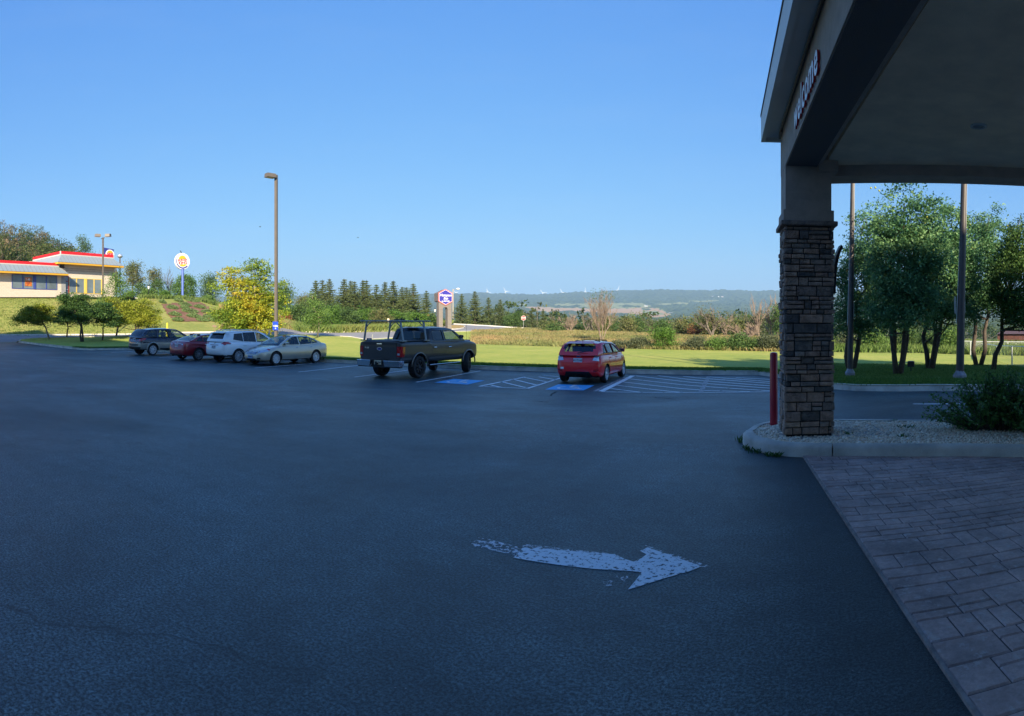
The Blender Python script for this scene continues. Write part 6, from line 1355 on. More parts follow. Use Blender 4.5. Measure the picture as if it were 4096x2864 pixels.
# ---- dark blue SUV with silver-tan lower body
P5 = carpaint('suv_navy', (.008,.012,.030), .3, .2); P5b = carpaint('suv_lower_silver', (.34,.32,.28), .5, .4)
bui = Car(dict(L=4.75, H=1.74, rt=.365, paint=P5, clad=P5b, cladz=.80, axles=(-1.45, 1.40), top=[(-2.37,.80),(-2.34,1.08),(-2.2,1.16),(-1,1.12),(.3,1.08),(1.2,1.10),(1.7,1.02),(2.15,.86),(2.37,.6)],
    bot=[(-2.37,.46),(-2.25,.33),(2.1,.30),(2.37,.4)], plan=[(-2.37,.78),(-2.26,.88),(-1.8,.92),(-1,.935),(1.2,.935),(1.8,.88),(2.15,.78),(2.37,.56)], roofw=.66, beltw=.92,
    rail=[(-2.26,1.15),(-1.95,1.50),(-1.78,1.62),(-1.2,1.68),(-.3,1.70),(.45,1.63),(.75,1.50),(1.42,1.10)], roof_i=(2,5), rear_i=(2,0), front_i=(5,7), rv0=.08, rv1=.92, rug=.86,
    wins=[[(-1.95,1.22),(-1.12,1.17),(-1.12,1.60),(-1.72,1.55)],[(-.98,1.17),(-.12,1.14),(-.12,1.61),(-.98,1.61)],[(0,1.13),(1.08,1.13),(.62,1.45),(.35,1.57),(0,1.61)]],
    sglass=[M_tint,M_glass,M_glass], rglass=M_tint, seats=[(-.85,(-.38,.38),.32),(.15,(-.40,.40),.38)], rimmat=M_alloy, spokes=8, spw=.042), 'two_tone_suv', 'dark blue SUV with silver lower body beside the planted island')
c = bui
c.side([(-1.16,-.08,.84),(-.04,1.15,.84)], [(-.95,1.0),(.08,.98)], P5, (.95,1.16,M_blk))
for sg in (1, -1):
    c.patch('taillight', [(sg*.58,.90),(sg*.84,.90),(sg*.84,1.10),(sg*.56,1.08)], 'B', M_tail, off=.012); fr = 'R' if sg > 0 else 'L'
    c.patch('taillight', [(-2.3,.90),(-1.98,1.02),(-1.92,1.10),(-2.3,1.10)], fr, M_tail, off=.012, n=(6,4))
    for y in bui.sp['axles']:
        mb = MB(); R = .45; hw = ip(y, bui.sp['plan']); mb.tube([Vector((sg*(hw+.005), y + R*math.cos(a), .375 + R*math.sin(a))) for a in [math.radians(x) for x in range(-8, 189, 14)]], .045, 6); mb.build('wheel_arch', P5b, c.t, smooth=True)
c.patch('rear_step', [(-.55,.60),(.55,.60),(.55,.74),(-.55,.74)], 'B', mat('step_grey', (.12,.11,.10), .7), off=.012); c.patch('lower_bumper', [(-.74,.40),(.74,.40),(.78,.54),(-.78,.54)], 'B', M_blk, off=.012, n=(12,2))
c.plate(-.02,.99,'HKB 3092', w_=.33, h=.17); c.patch('handle_trim', [(-.26,1.095),(.26,1.095),(.26,1.12),(-.26,1.12)], 'B', M_chrome, off=.014, n=(4,1))
for fr, sg in (('R', 1), ('L', -1)): c.patch('rocker_panel', [(-.98,.32),(.95,.32),(.95,.46),(-.98,.46)], fr, M_blk, off=.010, n=(8,2))
bui.place(-33.75, 19.85 + 1.45, 0)
# ---- grey brown pickup with rack
P6 = carpaint('pickup_brown_grey', (.026,.026,.029), .0, .38, coat=.3)
f15 = Car(dict(L=5.85, H=1.95, rt=.42, tw=.29, gap=.08, inset=-.01, paint=P6, axles=(-1.72, 1.98), top=[(-2.93,1.38),(-2.90,1.40),(-.98,1.40),(-.9,1.37),(.5,1.34),(1.5,1.37),(1.75,1.38),(2.4,1.33),(2.75,1.24),(2.93,.95)],
    bot=[(-2.93,.62),(-2.85,.56),(2.6,.54),(2.93,.62)], plan=[(-2.93,.955),(-2.88,.985),(2.2,.99),(2.7,.95),(2.93,.84)], roofw=.70, beltw=.93, shoulder=.985,
    ys=[-2.93,-2.92,-2.88,-2.7,-2.4,-2.1,-1.8,-1.5,-1.2,-1.02,-1.0,-.98,-.9,-.6,-.2,.2,.6,1.0,1.3,1.6,1.9,2.2,2.5,2.7,2.8,2.88,2.93],
    rail=[(-.98,1.37),(-.90,1.75),(-.84,1.855),(-.6,1.895),(.4,1.905),(.85,1.855),(1.08,1.77),(1.72,1.38)], roof_i=(2,5), rear_i=(2,0), front_i=(5,7), rb=.03, rv0=.22, rv1=.97, rug=.88,
    wins=[[(-.72,1.42),(.08,1.41),(.08,1.80),(-.68,1.79)],[(.22,1.41),(1.42,1.41),(1.30,1.50),(.95,1.76),(.72,1.79),(.22,1.805)]],
    sglass=[M_tint,M_glass], rglass=M_tint, seats=[(-.45,(-.42,.42),.35),(.35,(-.44,.44),.38)], rimmat=M_blk, spokes=8, spw=.03, rim=.60, steer=.35), 'pickup_truck', 'dark grey pickup truck with a metal ladder rack over its covered bed', 'pickup truck')
c = f15
c.side([(-.86,.16,.64),(.20,1.5,.64)], [(-.66,1.14),(.42,1.13)], M_chrome, (1.28,1.50,M_blk))
M_trim = carpaint('stripe_and_arch_sheen', (.11,.10,.09), .3, .3)
for fr, sg in (('R', 1), ('L', -1)):
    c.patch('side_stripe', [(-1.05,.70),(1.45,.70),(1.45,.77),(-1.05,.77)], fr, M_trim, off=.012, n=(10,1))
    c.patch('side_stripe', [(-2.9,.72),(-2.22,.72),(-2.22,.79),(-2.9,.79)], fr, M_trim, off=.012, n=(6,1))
    mb = MB(); mb.box((sg*.86-.07,-.95,.41),(sg*.86+.07,1.35,.46)); mb.build('running_board', M_blk, c.t, bevel=.015)
    mb = MB(); mb.tube([(sg*.94,-.95,.465),(sg*.94,1.35,.465)], .014, 6); mb.build('step_trim', M_chrome, c.t)
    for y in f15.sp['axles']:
        mb = MB(); R = .525; mb.tube([Vector((sg*(.985), y + R*math.cos(a), .43 + R*math.sin(a))) for a in [math.radians(x) for x in range(-2, 183, 10)]], .032, 6); mb.build('wheel_arch', M_trim, c.t, smooth=True)  # arches paler than the body: the sky's reflection painted in
    c.patch('taillight', [(sg*.80,.84),(sg*.96,.84),(sg*.96,1.22),(sg*.80,1.22)], 'B', M_tail, off=.014, n=(3,6)); c.patch('taillight', [(-2.91,.84),(-2.72,.84),(-2.66,1.20),(-2.91,1.22)], fr, M_tail, off=.014, n=(4,6))
    c.patch('lamp_lens', [(sg*.83,.90),(sg*.93,.90),(sg*.93,.97),(sg*.83,.97)], 'B', M_clear, off=.018, n=(2,2))
    mb = MB(); mb.add([Vector((sg*x, y, z)) for x, y, z in ((.30,-2.96,.52),(.36,-3.10,.47),(1.0,-3.06,.49),(1.02,-2.80,.51),(.30,-2.96,.70),(.30,-3.12,.70),(1.0,-3.08,.70),(1.03,-2.80,.70),(.36,-2.9,.47))], [(5,1,2,6),(6,2,3,7),(4,5,6,7),(4,0,1,5)]); mb.build('bumper', M_chrome, c.t, bevel=.012)
mb = MB(); mb.box((-1.0,-3.0,.44),(1.0,-2.85,.55)); mb.build('bumper_step', M_blk, c.t); mb = MB(); mb.box((-.34,-3.02,.552),(.34,-2.9,.74)); mb.build('plate_recess', M_blk, c.t)
tgp = c.patch('tailgate', [(-.78,.74),(.78,.74),(.78,1.37),(-.78,1.37)], 'B', P6, off=.012, n=(12,6))
c.patch('tailgate_band', [(-.78,1.26),(.78,1.26),(.78,1.36),(-.78,1.36)], 'B', M_blk, tgp, off=.016, n=(12,1)); c.emblem(1.12, r=.06, oval=2.1, inner=M_navy); c.patch('tailgate_handle', [(-.12,1.29),(.12,1.29),(.12,1.32),(-.12,1.32)], 'B', M_chrome, off=.03, n=(3,1))
h, _ = c.hit((-.6,-4,1.14), (0,1,0)); text('lettering', 'F-150', .085, Matrix(((1,0,0,-.60),(0,0,-1,h.y-.016),(0,1,0,1.15),(0,0,0,1))), M_chrome, tgp, .003, bold=.003)
mb = MB(); mb.box((-.16,-3.05,.54),(.16,-3.03,.70)); pl = mb.build('licence_plate', mat('plate_cream', (.62,.55,.38), .5), c.t); text('lettering', 'OA1 776A', .07, Matrix(((1,0,0,0),(0,0,-1,-3.052),(0,1,0,.62),(0,0,0,1))), M_ink, pl, .002, bold=.002, sx=.95)
mb = MB(); mb.box((-.90,-2.86,1.40),(.90,-1.02,1.432)); mb.build('bed_cover', M_blk, c.t, bevel=.01)
mb = MB(); mb.box((-.28,-1.0,1.915),(.28,-.86,1.945)); mb.build('brake_light_housing', M_clear, c.t); mb = MB(); mb.box((-.10,-1.012,1.918),(.10,-.99,1.942)); mb.build('third_brake_light', M_tail, c.t)
mb = MB(); mb.tube([(0,-2.9,.58),(0,-3.18,.58)], .035, 6); mb.tube([(0,-3.16,.56),(0,-3.16,.66)], .03, 8); mb.build('tow_hitch', M_blk, c.t)
M_rack = mat('rack_aluminium', (.24,.27,.29), .4, metal=.6)
rk = thing('ladder_rack', None, None); rk.parent = c.t
for y in (-2.72, -1.22):
    mb = MB(); mb.box((-1.12,y-.045,2.135),(1.12,y+.045,2.185)); mb.build('crossbar', M_rack, rk, bevel=.01)
    for sg in (1, -1):
        mb = MB(); mb.tube([(sg*.93,y,1.40),(sg*.80,y,2.14)], .042, 6); mb.box((sg*.93-.07,y-.14,1.40),(sg*.93+.07,y+.14,1.44)); mb.build('rack_post', M_rack, rk)
        mb = MB(); mb.tube([(sg*.83,y,1.92),(sg*.58,y,2.14)], .02, 5); mb.build('brace', M_rack, rk)
    for x in ((-.25,) if y < -2 else (-.5, .45)):
        mb = MB(); mb.tube([(x,-1.22,2.18),(x+.02,-1.22,2.34)], .02, 4); mb.tube([(x-.12,-1.22,2.23),(x+.14,-1.22,2.23)], .022, 4); mb.build('rack_clamp', M_blk, rk)
mb = MB(); mb.tube([(.82,2.05,1.36),(.84,2.0,2.15)], .006, 4); mb.build('antenna', M_blk, c.t)
q = near(1687, 1513); f15.place(q.x - 1.03, q.y + 1.72, math.radians(-1))

# ------------------------------------------------------------------ plants
def leafquads(C, size, r, flat=.0, asp=.55, droop=0):
    """C: N x 3 leaf centres -> one folded diamond per leaf"""
    N = len(C); s = size * r.uniform(.65, 1.35, N)[:, None]
    n = r.normal(0, 1, (N, 3)); n[:, 2] = n[:, 2] * (1 + flat * 2) + flat * 1.2; n /= np.linalg.norm(n, axis=1)[:, None]
    u = r.normal(0, 1, (N, 3)); u[:, 2] -= droop; u -= n * (u * n).sum(1)[:, None]; u /= np.linalg.norm(u, axis=1)[:, None]; w_ = np.cross(n, u)
    v = np.stack([C - u*s*.5, C + w_*s*asp*.5 + n*s*.06, C + u*s*.5, C - w_*s*asp*.5 + n*s*.06], 1)
    return v.reshape(-1, 3)
def quadsmesh(name, v, mats, tint, parent=None):
    return npmesh(name, v, np.arange(len(v)).reshape(-1, 4), mats, tint, parent)
def clumps(lobes, n, r, shell=.55):
    """clump centres in a union of ellipsoids (x, y, z, rx, ry, rz)"""
    L = np.array(lobes, float); vol = L[:,3]*L[:,4]*L[:,5]; k = r.choice(len(L), n, p=vol/vol.sum()); d = r.normal(0,1,(n,3)); d /= np.linalg.norm(d,axis=1)[:,None]
    q = r.random(n) ** (1/3); q = shell + (1-shell) * q * r.uniform(.75, 1.08, n)
    return L[k,:3] + d * L[k,3:] * q[:,None]
def crown(name, lobes, nc, nl, cr, leaf, m, r, parent, flat=0, shell=.5, droop=0, asp=.55, squash=.7, tintf=None):
    c = clumps(lobes, nc, r, shell); ct = r.random(nc)
    if tintf is not None: ct = np.clip(tintf(c) + r.normal(0, .18, nc), 0, 1)
    crs = cr * r.uniform(.6, 1.3, nc); o = r.normal(0, 1, (nc, nl, 3)) * np.array([1, 1, squash]) * .55
    C = (c[:,None] + o * crs[:,None,None]).reshape(-1, 3)
    t = np.clip(np.repeat(ct, nl) * .75 + r.random(nc*nl) * .25, 0, 1)
    v = leafquads(C, leaf, r, flat, asp, droop); return quadsmesh(name, v, m, np.repeat(t, 4), parent), c
def woody(name, stems, tips, m, r, parent, r0=.1, k=14, tr=.012, fork=.5):
    """tapered stems with limbs reaching to the clump centres; one mesh"""
    mb = MB()
    for pts, rad in stems: mb.tube(pts, [rad * (1 - .65 * i / (len(pts) - 1)) for i in range(len(pts))], 8)
    tips = tips[r.permutation(len(tips))[:k]]
    for t_ in tips:
        t_ = Vector(t_); pts, rad = stems[int(r.integers(len(stems)))]; best = None
        for i in range(len(pts) - 1):
            for q in (0, .33, .66): 
                p = pts[i].lerp(pts[i+1], q)
                if p.z < t_.z - .15 * (t_ - p).length and p.z > pts[0].z + (pts[-1].z - pts[0].z) * .25:
                    d_ = (p - t_).length
                    if best is None or d_ < best[0]: best = (d_, p, rad * (1 - .65 * (i + q) / (len(pts) - 1)))
        if best is None: best = (0, pts[-1], rad * .35)
        d_, p, rr_ = best; mid = p.lerp(t_, .5) + Vector((0, 0, -.08 * d_)) + Vector(r.normal(0, .06, 3)) * d_; a = min(rr_ * .55, .02 + .018 * d_)
        mb.tube([p, p.lerp(mid, .5), mid, mid.lerp(t_, .6), t_], [a, a * .8, a * .6, a * .4, tr], 5)
    return mb.build(name, m, parent, smooth=True)
def stemline(p0, p1, r, wob=.08, n=5):
    p0, p1 = Vector(p0), Vector(p1); L = (p1 - p0).length
    return [p0.lerp(p1, i / n) + (Vector(r.normal(0, wob, 3)) * L * .3 * math.sin(PI * i / n) if 0 < i < n else Vector((0,0,0))) for i in range(n + 1)]
M_bark = mat('bark', (.085,.065,.05), .95, var=.3, scale=12, bump=.6); M_barkg = mat('grey_bark', (.24,.19,.15), .95, var=.25, scale=8, bump=.5); M_twig = mat('dead_wood', (.24,.18,.135), .95, var=.3, scale=3); M_twig2 = mat('grey_wood', (.15,.125,.10), .95, var=.3, scale=3)
LF = {
 'islandY': leafmat('leaf_yellow_green', [(.13,.18,.02),(.26,.30,.03),(.42,.41,.05)]),
 'islandD': leafmat('leaf_deep_green', [(.04,.09,.025),(.075,.155,.04),(.14,.22,.05)]),
 'light': leafmat('leaf_light_green', [(.07,.14,.03),(.13,.23,.05),(.21,.31,.08)]),
 'maple': leafmat('leaf_maple_turning', [(.10,.18,.03),(.19,.29,.04),(.36,.40,.04),(.50,.43,.04),(.50,.29,.035)]),
 'mid': leafmat('leaf_mid_green', [(.045,.095,.025),(.09,.16,.045),(.15,.23,.065)]),
 'olive': leafmat('leaf_olive', [(.07,.10,.03),(.13,.16,.05),(.19,.20,.07),(.24,.19,.09)]),
 'spruce': leafmat('needles_spruce', [(.05,.085,.025),(.11,.145,.045),(.19,.21,.085)], .15),
 'apple': leafmat('leaf_apple', [(.04,.115,.05),(.085,.20,.085),(.17,.31,.12),(.25,.40,.16)], .35, .45),
 'bush': leafmat('leaf_bright_bush', [(.05,.12,.02),(.10,.20,.03),(.17,.28,.05)]),
 'greybush': leafmat('leaf_grey_bush', [(.06,.08,.04),(.11,.13,.065),(.17,.19,.10)]),
 'weeds': leafmat('tall_weeds', [(.10,.17,.035),(.17,.24,.06),(.27,.29,.08),(.36,.26,.11)]),
 'dry': leafmat('dry_grass', [(.13,.19,.055),(.25,.26,.09),(.38,.30,.13),(.48,.31,.15)]),
 'juniper': leafmat('juniper', [(.09,.15,.05),(.14,.21,.07),(.20,.27,.10)], .15),
 'holly': leafmat('leaf_dark_shrub', [(.05,.13,.03),(.10,.22,.055),(.18,.34,.09)], .35, .45),
 'reddish': leafmat('leaf_reddish', [(.22,.09,.04),(.34,.15,.06),(.40,.20,.08)])}
RN = lambda s: np.random.default_rng(s)
SC = lambda px0, px1, d: (px1 - px0) / F * d
def tree(name, label, cat, px, pybase, d, x0, x1, ytop, ybot, leaf='mid', seed=1, group=None, nc=160, nl=26, lsz=.12, cr=.5, lobes=None, stems=1, rad=.09, bark=None, base=None, flat=0, k=26, shell=.5, depth=.9, fork=.35, spread=.25, tintf=None, squash=.7, irregular=True, droop=0, asp=.55, tz_=.45):
    """crown between x0..x1 and ytop..ybot of the photograph's full size pixels, at distance d"""
    r = RN(seed); b0 = base or at(px, d, pybase); b0.z = min(b0.z, tzxy(b0.x, b0.y)) if base is None else b0.z
    t = thing(name, label, cat, b0, -az(px), group); X = lambda p: (p - px) / F * d; Zp = lambda y: zat(d, y) - b0.z
    if lobes is None:
        cx, w_, z0, z1 = X((x0 + x1) / 2), X(x1) - X(x0), Zp(ybot), Zp(ytop); h = z1 - z0
        lobes = [(cx, 0, z0 + h*.45, w_*.29, w_*.33*depth, h*.33)]
        if irregular:
            for i in range(16):
                a = r.uniform(0, 2*PI); e = r.uniform(-.8, 1.0); q_ = 1 - .45 * max(0, e); lobes.append((cx + math.cos(a)*w_*.36*q_, math.sin(a)*w_*.32*depth*q_, z0 + h*(.42+.42*e), w_*r.uniform(.08,.20), w_*.14*depth, h*r.uniform(.05,.12)))
    else: lobes = [(X(a), dy, Zp(b), SC(0, rx, d), SC(0, rx, d) * depth, SC(0, rz, d)) for a, dy, b, rx, rz in lobes]
    o, c = crown('crown', lobes, nc, nl, cr, lsz, LF[leaf] if isinstance(leaf, str) else leaf, r, t, flat, shell, droop, asp, squash, tintf)
    zc = lobes[0][2]; st = []; H_ = max(l[2] + l[5] for l in lobes)
    for i in range(stems):
        a = 2 * PI * i / max(1, stems) + r.uniform(0, 1); s_ = spread if stems > 1 else .05
        top = Vector((lobes[0][0] * .7 + math.cos(a) * s_ * lobes[0][3], math.sin(a) * s_ * lobes[0][3], zc + lobes[0][5] * tz_))
        st.append((stemline((math.cos(a)*rad*.6*(stems>1), math.sin(a)*rad*.6*(stems>1), -.1), top, r), rad))
    woody('trunk', st, c, bark or M_bark, r, t, k=k); return t
# the six trees of the planted island
D0 = lambda px, py: (lambda q: math.hypot(q.x, q.y))(gp(px, py))
isl = [(198,1356,72,216,1207,1308,'islandY','island tree with yellow green leaves at the left end of the island',1.0),
       (267,1349,212,330,1225,1300,'islandD','small dark island tree behind, second trunk from the left',.8),
       (329,1367,216,395,1167,1306,'islandD','large dark green island tree with a forked trunk, nearest the lot',1.1),
       (409,1361,360,470,1195,1306,'islandD','dark green island tree with a slim straight trunk right of the forked one',.9),
       (464,1345,420,560,1185,1296,'islandY','island tree with a brown trunk at the back, between slim trunk and SUV',.9),
       (545,1347,470,642,1190,1318,'islandY','wide yellow green island tree leaning over the dark SUV',1.1)]
for i, (px, py, a, b, yt, yb, lf, lab, q) in enumerate(isl):
    d = min(D0(px, py), 61); base = at(px, d, py); base.z = tzxy(base.x, base.y)
    tree('island_tree', lab, 'tree', px, py, d, a - 22, b + 22, yt - 8, yb + 2, lf, 30 + i, 'trees on the planted island', nc=int(270 * q), nl=42, lsz=.15, cr=.45, rad=.10 if i not in (1, 3) else .08, stems=2 if i in (2, 5) else 1, base=base, bark=M_barkg if i in (0, 4) else M_bark, flat=.35, k=40, shell=.3, squash=.42)
tree('sapling', 'tall light green sapling in front of the restaurant corner', 'tree', 470, 1330, 66, 385, 515, 1075, 1240, 'light', 41, nc=170, nl=24, lsz=.15, cr=.6, lobes=[(455,0,1140,30,48),(485,0,1150,30,30),(430,0,1180,34,22),(420,0,1215,40,20),(478,0,1120,16,42),(500,0,1200,22,24)], k=20, depth=.8)
# turning maple behind the sedans
mt = lambda c: .30 + .26 * np.sin(c[:,0] * 1.1 + c[:,2] * .8) + .08
tree('maple', 'tall maple turning yellow and orange behind the parked sedans', 'tree', 1035, 1352, 50, 800, 1160, 1022, 1345, 'maple', 42, nc=760, nl=40, lsz=.18, cr=.52, stems=3, rad=.14, spread=.55, k=60, shell=.35, bark=M_barkg, tintf=mt,
     lobes=[(1000,0,1180,92,72),(1015,0,1070,42,44),(930,0,1105,52,42),(1050,0,1085,34,50),(885,0,1140,45,30),(1110,0,1140,42,34),(1100,0,1230,55,55),(960,0,1265,95,50),(880,0,1255,45,26),(1060,0,1300,68,36),(1130,0,1200,24,52),(868,0,1055,10,8),(1000,0,1230,110,60),(940,0,1310,60,26)], depth=.8, flat=.4, squash=.45)
tree('small_tree', 'slender young green tree on the lawn edge before the road bend', 'tree', 1272, 1341, 57, 1205, 1335, 1172, 1312, 'light', 43, nc=150, nl=26, lsz=.15, cr=.5, rad=.085, bark=mat('pale_bark', (.42,.34,.24), .9), lobes=[(1272,0,1275,52,30),(1262,0,1235,36,34),(1256,0,1200,20,30),(1290,0,1255,34,26),(1240,0,1280,30,18),(1310,0,1285,24,16)], k=20)
# trees beyond the restaurant and its sign
tree('hill_tree', 'tree with thin brownish crown just right of the restaurant roof', 'tree', 530, 1200, 112, 480, 582, 1035, 1160, 'olive', 44, nc=150, nl=26, lsz=.24, cr=1.0, rad=.2, bark=M_barkg, k=22)
tree('hill_tree', 'narrow tree with bare lower trunk left of the leafless tree', 'tree', 618, 1205, 108, 588, 652, 1062, 1150, 'olive', 45, nc=80, nl=24, lsz=.22, cr=.8, rad=.15, k=16, bark=M_barkg)
tree('round_tree', 'dense round green tree behind the blue sign pole', 'tree', 735, 1205, 100, 681, 795, 1094, 1196, 'bush', 46, nc=230, nl=30, lsz=.2, cr=.7, k=12, shell=.6, lobes=[(740,0,1148,46,48),(712,0,1160,32,34),(768,0,1165,28,34),(745,0,1120,30,24)])
tree('hill_tree', 'tall green tree rising behind the left edge of the maple', 'tree', 838, 1225, 102, 795, 890, 1082, 1215, 'mid', 47, nc=180, nl=28, lsz=.2, cr=.8, k=12)
tree('hill_tree', 'dark green tree behind the right edge of the maple', 'tree', 1150, 1290, 92, 1095, 1180, 1115, 1270, 'mid', 48, nc=180, nl=28, lsz=.2, cr=.8, k=14)
def bare(name, label, px, py, d, x0, x1, ytop, seed, m=None, stems=3, leaf=None, twigs=1.0, base=None, up=.75, r0=.09, group=None, lv=4):
    r = random.Random(seed); b0 = base or at(px, d, py); b0.z = min(b0.z, tzxy(b0.x, b0.y)) if base is None else b0.z
    t = thing(name, label, 'tree', b0, -az(px), group); H = zat(d, ytop) - b0.z; W = (x1 - x0) / F * d / 2; cx = ((x0 + x1) / 2 - px) / F * d; mb = MB(); tips = []
    def grow(p, dr, L, rad, lvl):
        n = 4; pts = [p]; q = p.copy(); dd = dr.copy()
        for i in range(n): dd = (dd + Vector((r.gauss(0,.10), r.gauss(0,.10), r.gauss(.04,.06)))).normalized(); q = q + dd * L / n; pts.append(q.copy())
        mb.tube(pts, [rad * (1 - .55 * i / n) for i in range(n + 1)], 6 if lvl < 2 else 3, caps=False)
        if lvl >= lv: tips.append(q); return
        kids = r.randint(3, 4) if lvl < 3 else 3
        for k in range(kids):
            s_ = r.uniform(.3, 1.0) if k else 1.0; p2 = pts[int(s_ * n)]; a = r.uniform(0, 2*PI); sp_ = r.uniform(.25, .62)
            nd = (dd + Vector((math.cos(a) * sp_, math.sin(a) * sp_, .12 * up))).normalized(); grow(p2, nd, L * r.uniform(.55, .78), rad * (.62 if k else .7), lvl + 1)
    for s in range(stems):
        a = 2 * PI * s / stems + r.uniform(0, .8); tx = cx + math.cos(a) * W * .42 * (stems > 1); grow(Vector((math.cos(a)*.05, math.sin(a)*.05, -.1)), Vector((tx / H * 1.3, math.sin(a) * W / H * .6, 1)).normalized(), H * .36, r0, 0)
    z1 = max(v.z for v in mb.v); x_ = [v.x for v in mb.v]; sz = H / z1; sx = min(2.2, 2 * W / (max(x_) - min(x_)))
    for v in mb.v: v.x = v.x * (1 + (sx - 1) * min(1, max(0, v.z) / (z1 * .3))); v.z *= sz if v.z > 0 else 1
    mb.build('trunk', m or M_twig, t, smooth=True)
    if leaf:
        rg = RN(seed); tp = np.array([(p.x * sx, p.y, p.z * sz) for p in tips]); tp = tp[rg.permutation(len(tp))[:leaf[1]]]
        if len(leaf) > 3: tp = tp[(tp[:,2] > H * leaf[3])]
        C = (tp[:,None] + rg.normal(0, leaf[2], (len(tp), 14, 3))).reshape(-1, 3); quadsmesh('crown', leafquads(C, d * .0022, rg), LF[leaf[0]], np.repeat(rg.random(len(C)), 4), t)
    return t
bare('bare_tree', 'leafless grey tree on the rise left of the round sign', 680, 1200, 112, 640, 722, 1062, 51, M_twig2, 2, r0=.10)
bare('bare_tree', 'tall bare multi stemmed tree with a few leaves at its top, in the meadow', 2405, 1362, 57, 2335, 2495, 1146, 52, M_twig, 5, ('mid', 90, .25, .78), r0=.055, lv=5)
# wooded hill behind the restaurant: reads as one mass
def forest(name, label, spots, seed, leafkinds, hmin, hmax, nq=900, lsz=.42, group=None):
    r = RN(seed); V, T, MI = [], [], []; wood = MB()
    for (x, y, z) in spots:
        h = r.uniform(hmin, hmax); w_ = h * r.uniform(.22, .34); k = int(r.choice(len(leafkinds), p=[q for _, q in leafkinds])); n = int(nq * r.uniform(.7, 1.2))
        nc = n // 18; lob = [(x, y, z + h*.62, w_, w_, h*.34)] + [(x + r.normal(0, w_*.5), y + r.normal(0, w_*.5), z + h*r.uniform(.45,.9), w_*.45, w_*.45, h*.14) for _ in range(4)]
        c = clumps(lob, nc, r, .5); C = (c[:,None] + r.normal(0, 1, (nc, 18, 3)) * np.array([.6,.6,.35]) * w_ * .28).reshape(-1, 3); v = leafquads(C, lsz, r, .3)
        t0 = leafkinds[k][0]; t_ = np.clip(t0 + np.repeat(r.normal(0, .09, nc), 18) + r.normal(0, .05, nc*18), 0, 1); V.append(v); T.append(np.repeat(t_, 4))
        a = r.uniform(-.06, .06, 2); wood.tube([(x, y, z - 1), (x + a[0]*h, y + a[1]*h, z + h*.5), (x + a[0]*1.5*h, y + a[1]*h, z + h*.85)], [.16,.11,.04], 5)
        for _ in range(3):
            q = r.normal(0, w_*.7, 2); zz0 = z + h * r.uniform(.3, .6); wood.tube([(x + a[0]*h*.6, y, zz0), (x + q[0], y + q[1], zz0 + h*.25)], [.09,.03], 4)
    o = quadsmesh(name, np.concatenate(V), LF_mix, np.concatenate(T)); tag(o, label, name.replace('_', ' '), kind='stuff'); w2 = wood.build('trunks', M_twig2, o); return o
LF_mix = leafmat('leaf_mixed_forest', [(.03,.06,.02),(.055,.095,.028),(.09,.13,.035),(.14,.15,.05),(.19,.165,.07),(.24,.17,.10)])
r = RN(60); spots = []
hill_top = [(-400,850),(0,872),(60,905),(95,872),(150,900),(185,905),(240,950),(270,955),(320,990),(335,1010),(420,1030),(470,1075)]
tries = 0
while len(spots) < 330 and tries < 9000:
    tries += 1; px = r.uniform(-420, 440); d = r.uniform(104, 205); zg = tz(px, d); ytop = YH - (zg + 11.5 - EYE) * F / d
    if ytop < ip(px, hill_top) - 4: continue
    q = pol(px, d); spots.append((q.x, q.y, zg))
forest('forest', 'dense wooded hill rising behind the restaurant', spots, 61, [(.1,.15),(.35,.25),(.55,.3),(.78,.22),(.95,.08)], 9, 12.5)
bare('bare_tree', 'bare whitish treetop standing at the right end of the wooded hill', 400, 1060, 130, 360, 440, 985, 62, M_twig2, 2, r0=.1)
tree('hill_tree', 'open crowned tree standing clear on the skyline of the wooded hill', 'tree', 335, 1040, 150, 308, 368, 940, 1010, 'mid', 63, nc=60, nl=24, lsz=.3, cr=1.0, k=14, lobes=[(325,0,958,14,14),(340,0,985,18,18),(352,0,1002,14,12)], rad=.2)
# spruces
def spruce_meshes(seed, H=10.0, W=2.6):
    r = RN(seed); V, T = [], []; z = H * .06
    mb = MB(); mb.tube([(0,0,-.5),(0,0,H*.5),(0,0,H*.98)], [.16,.10,.02], 8)
    while z < H * .985:
        t = (z / H); L = W * (1 - t) ** .85 * r.uniform(.8, 1.15) + .12; n = int(11 + 8 * (1 - t))
        for k in range(n):
            a = r.uniform(0, 2*PI); l = L * r.uniform(.45, 1.2); m_ = max(4, int(l * 13)); s = np.linspace(.08, 1, m_)
            zz_ = z - .42 * l * s + .40 * l * s ** 3; dirx, diry = math.cos(a), math.sin(a); c = np.stack([dirx * l * s, diry * l * s, zz_], 1)
            for rep in range(4): cc_ = c + r.normal(0, .045, c.shape) + np.array([0, 0, -.06 * rep]); V.append(leafquads(cc_, .27 * (.6 + .4 * (1 - t)), r, .2, .42, droop=.8)); T.append(np.repeat(np.clip(r.normal(.45, .2) + r.normal(0, .12, len(cc_)), 0, 1), 4))
            if k % 3 == 0: mb.tube([(0,0,z), (dirx*l*.8, diry*l*.8, z - .18*l)], [.025,.008], 3, caps=False)
        z += H * .040 * (1 + .35 * (1 - t))
    a = quadsmesh('crown', np.concatenate(V), LF['spruce'], np.concatenate(T)); b = mb.build('trunk', M_bark); return a, b
SPR = [spruce_meshes(70 + i, 10, w_) for i, w_ in enumerate((3.3, 3.8, 2.9))]
first = [True, True, True]
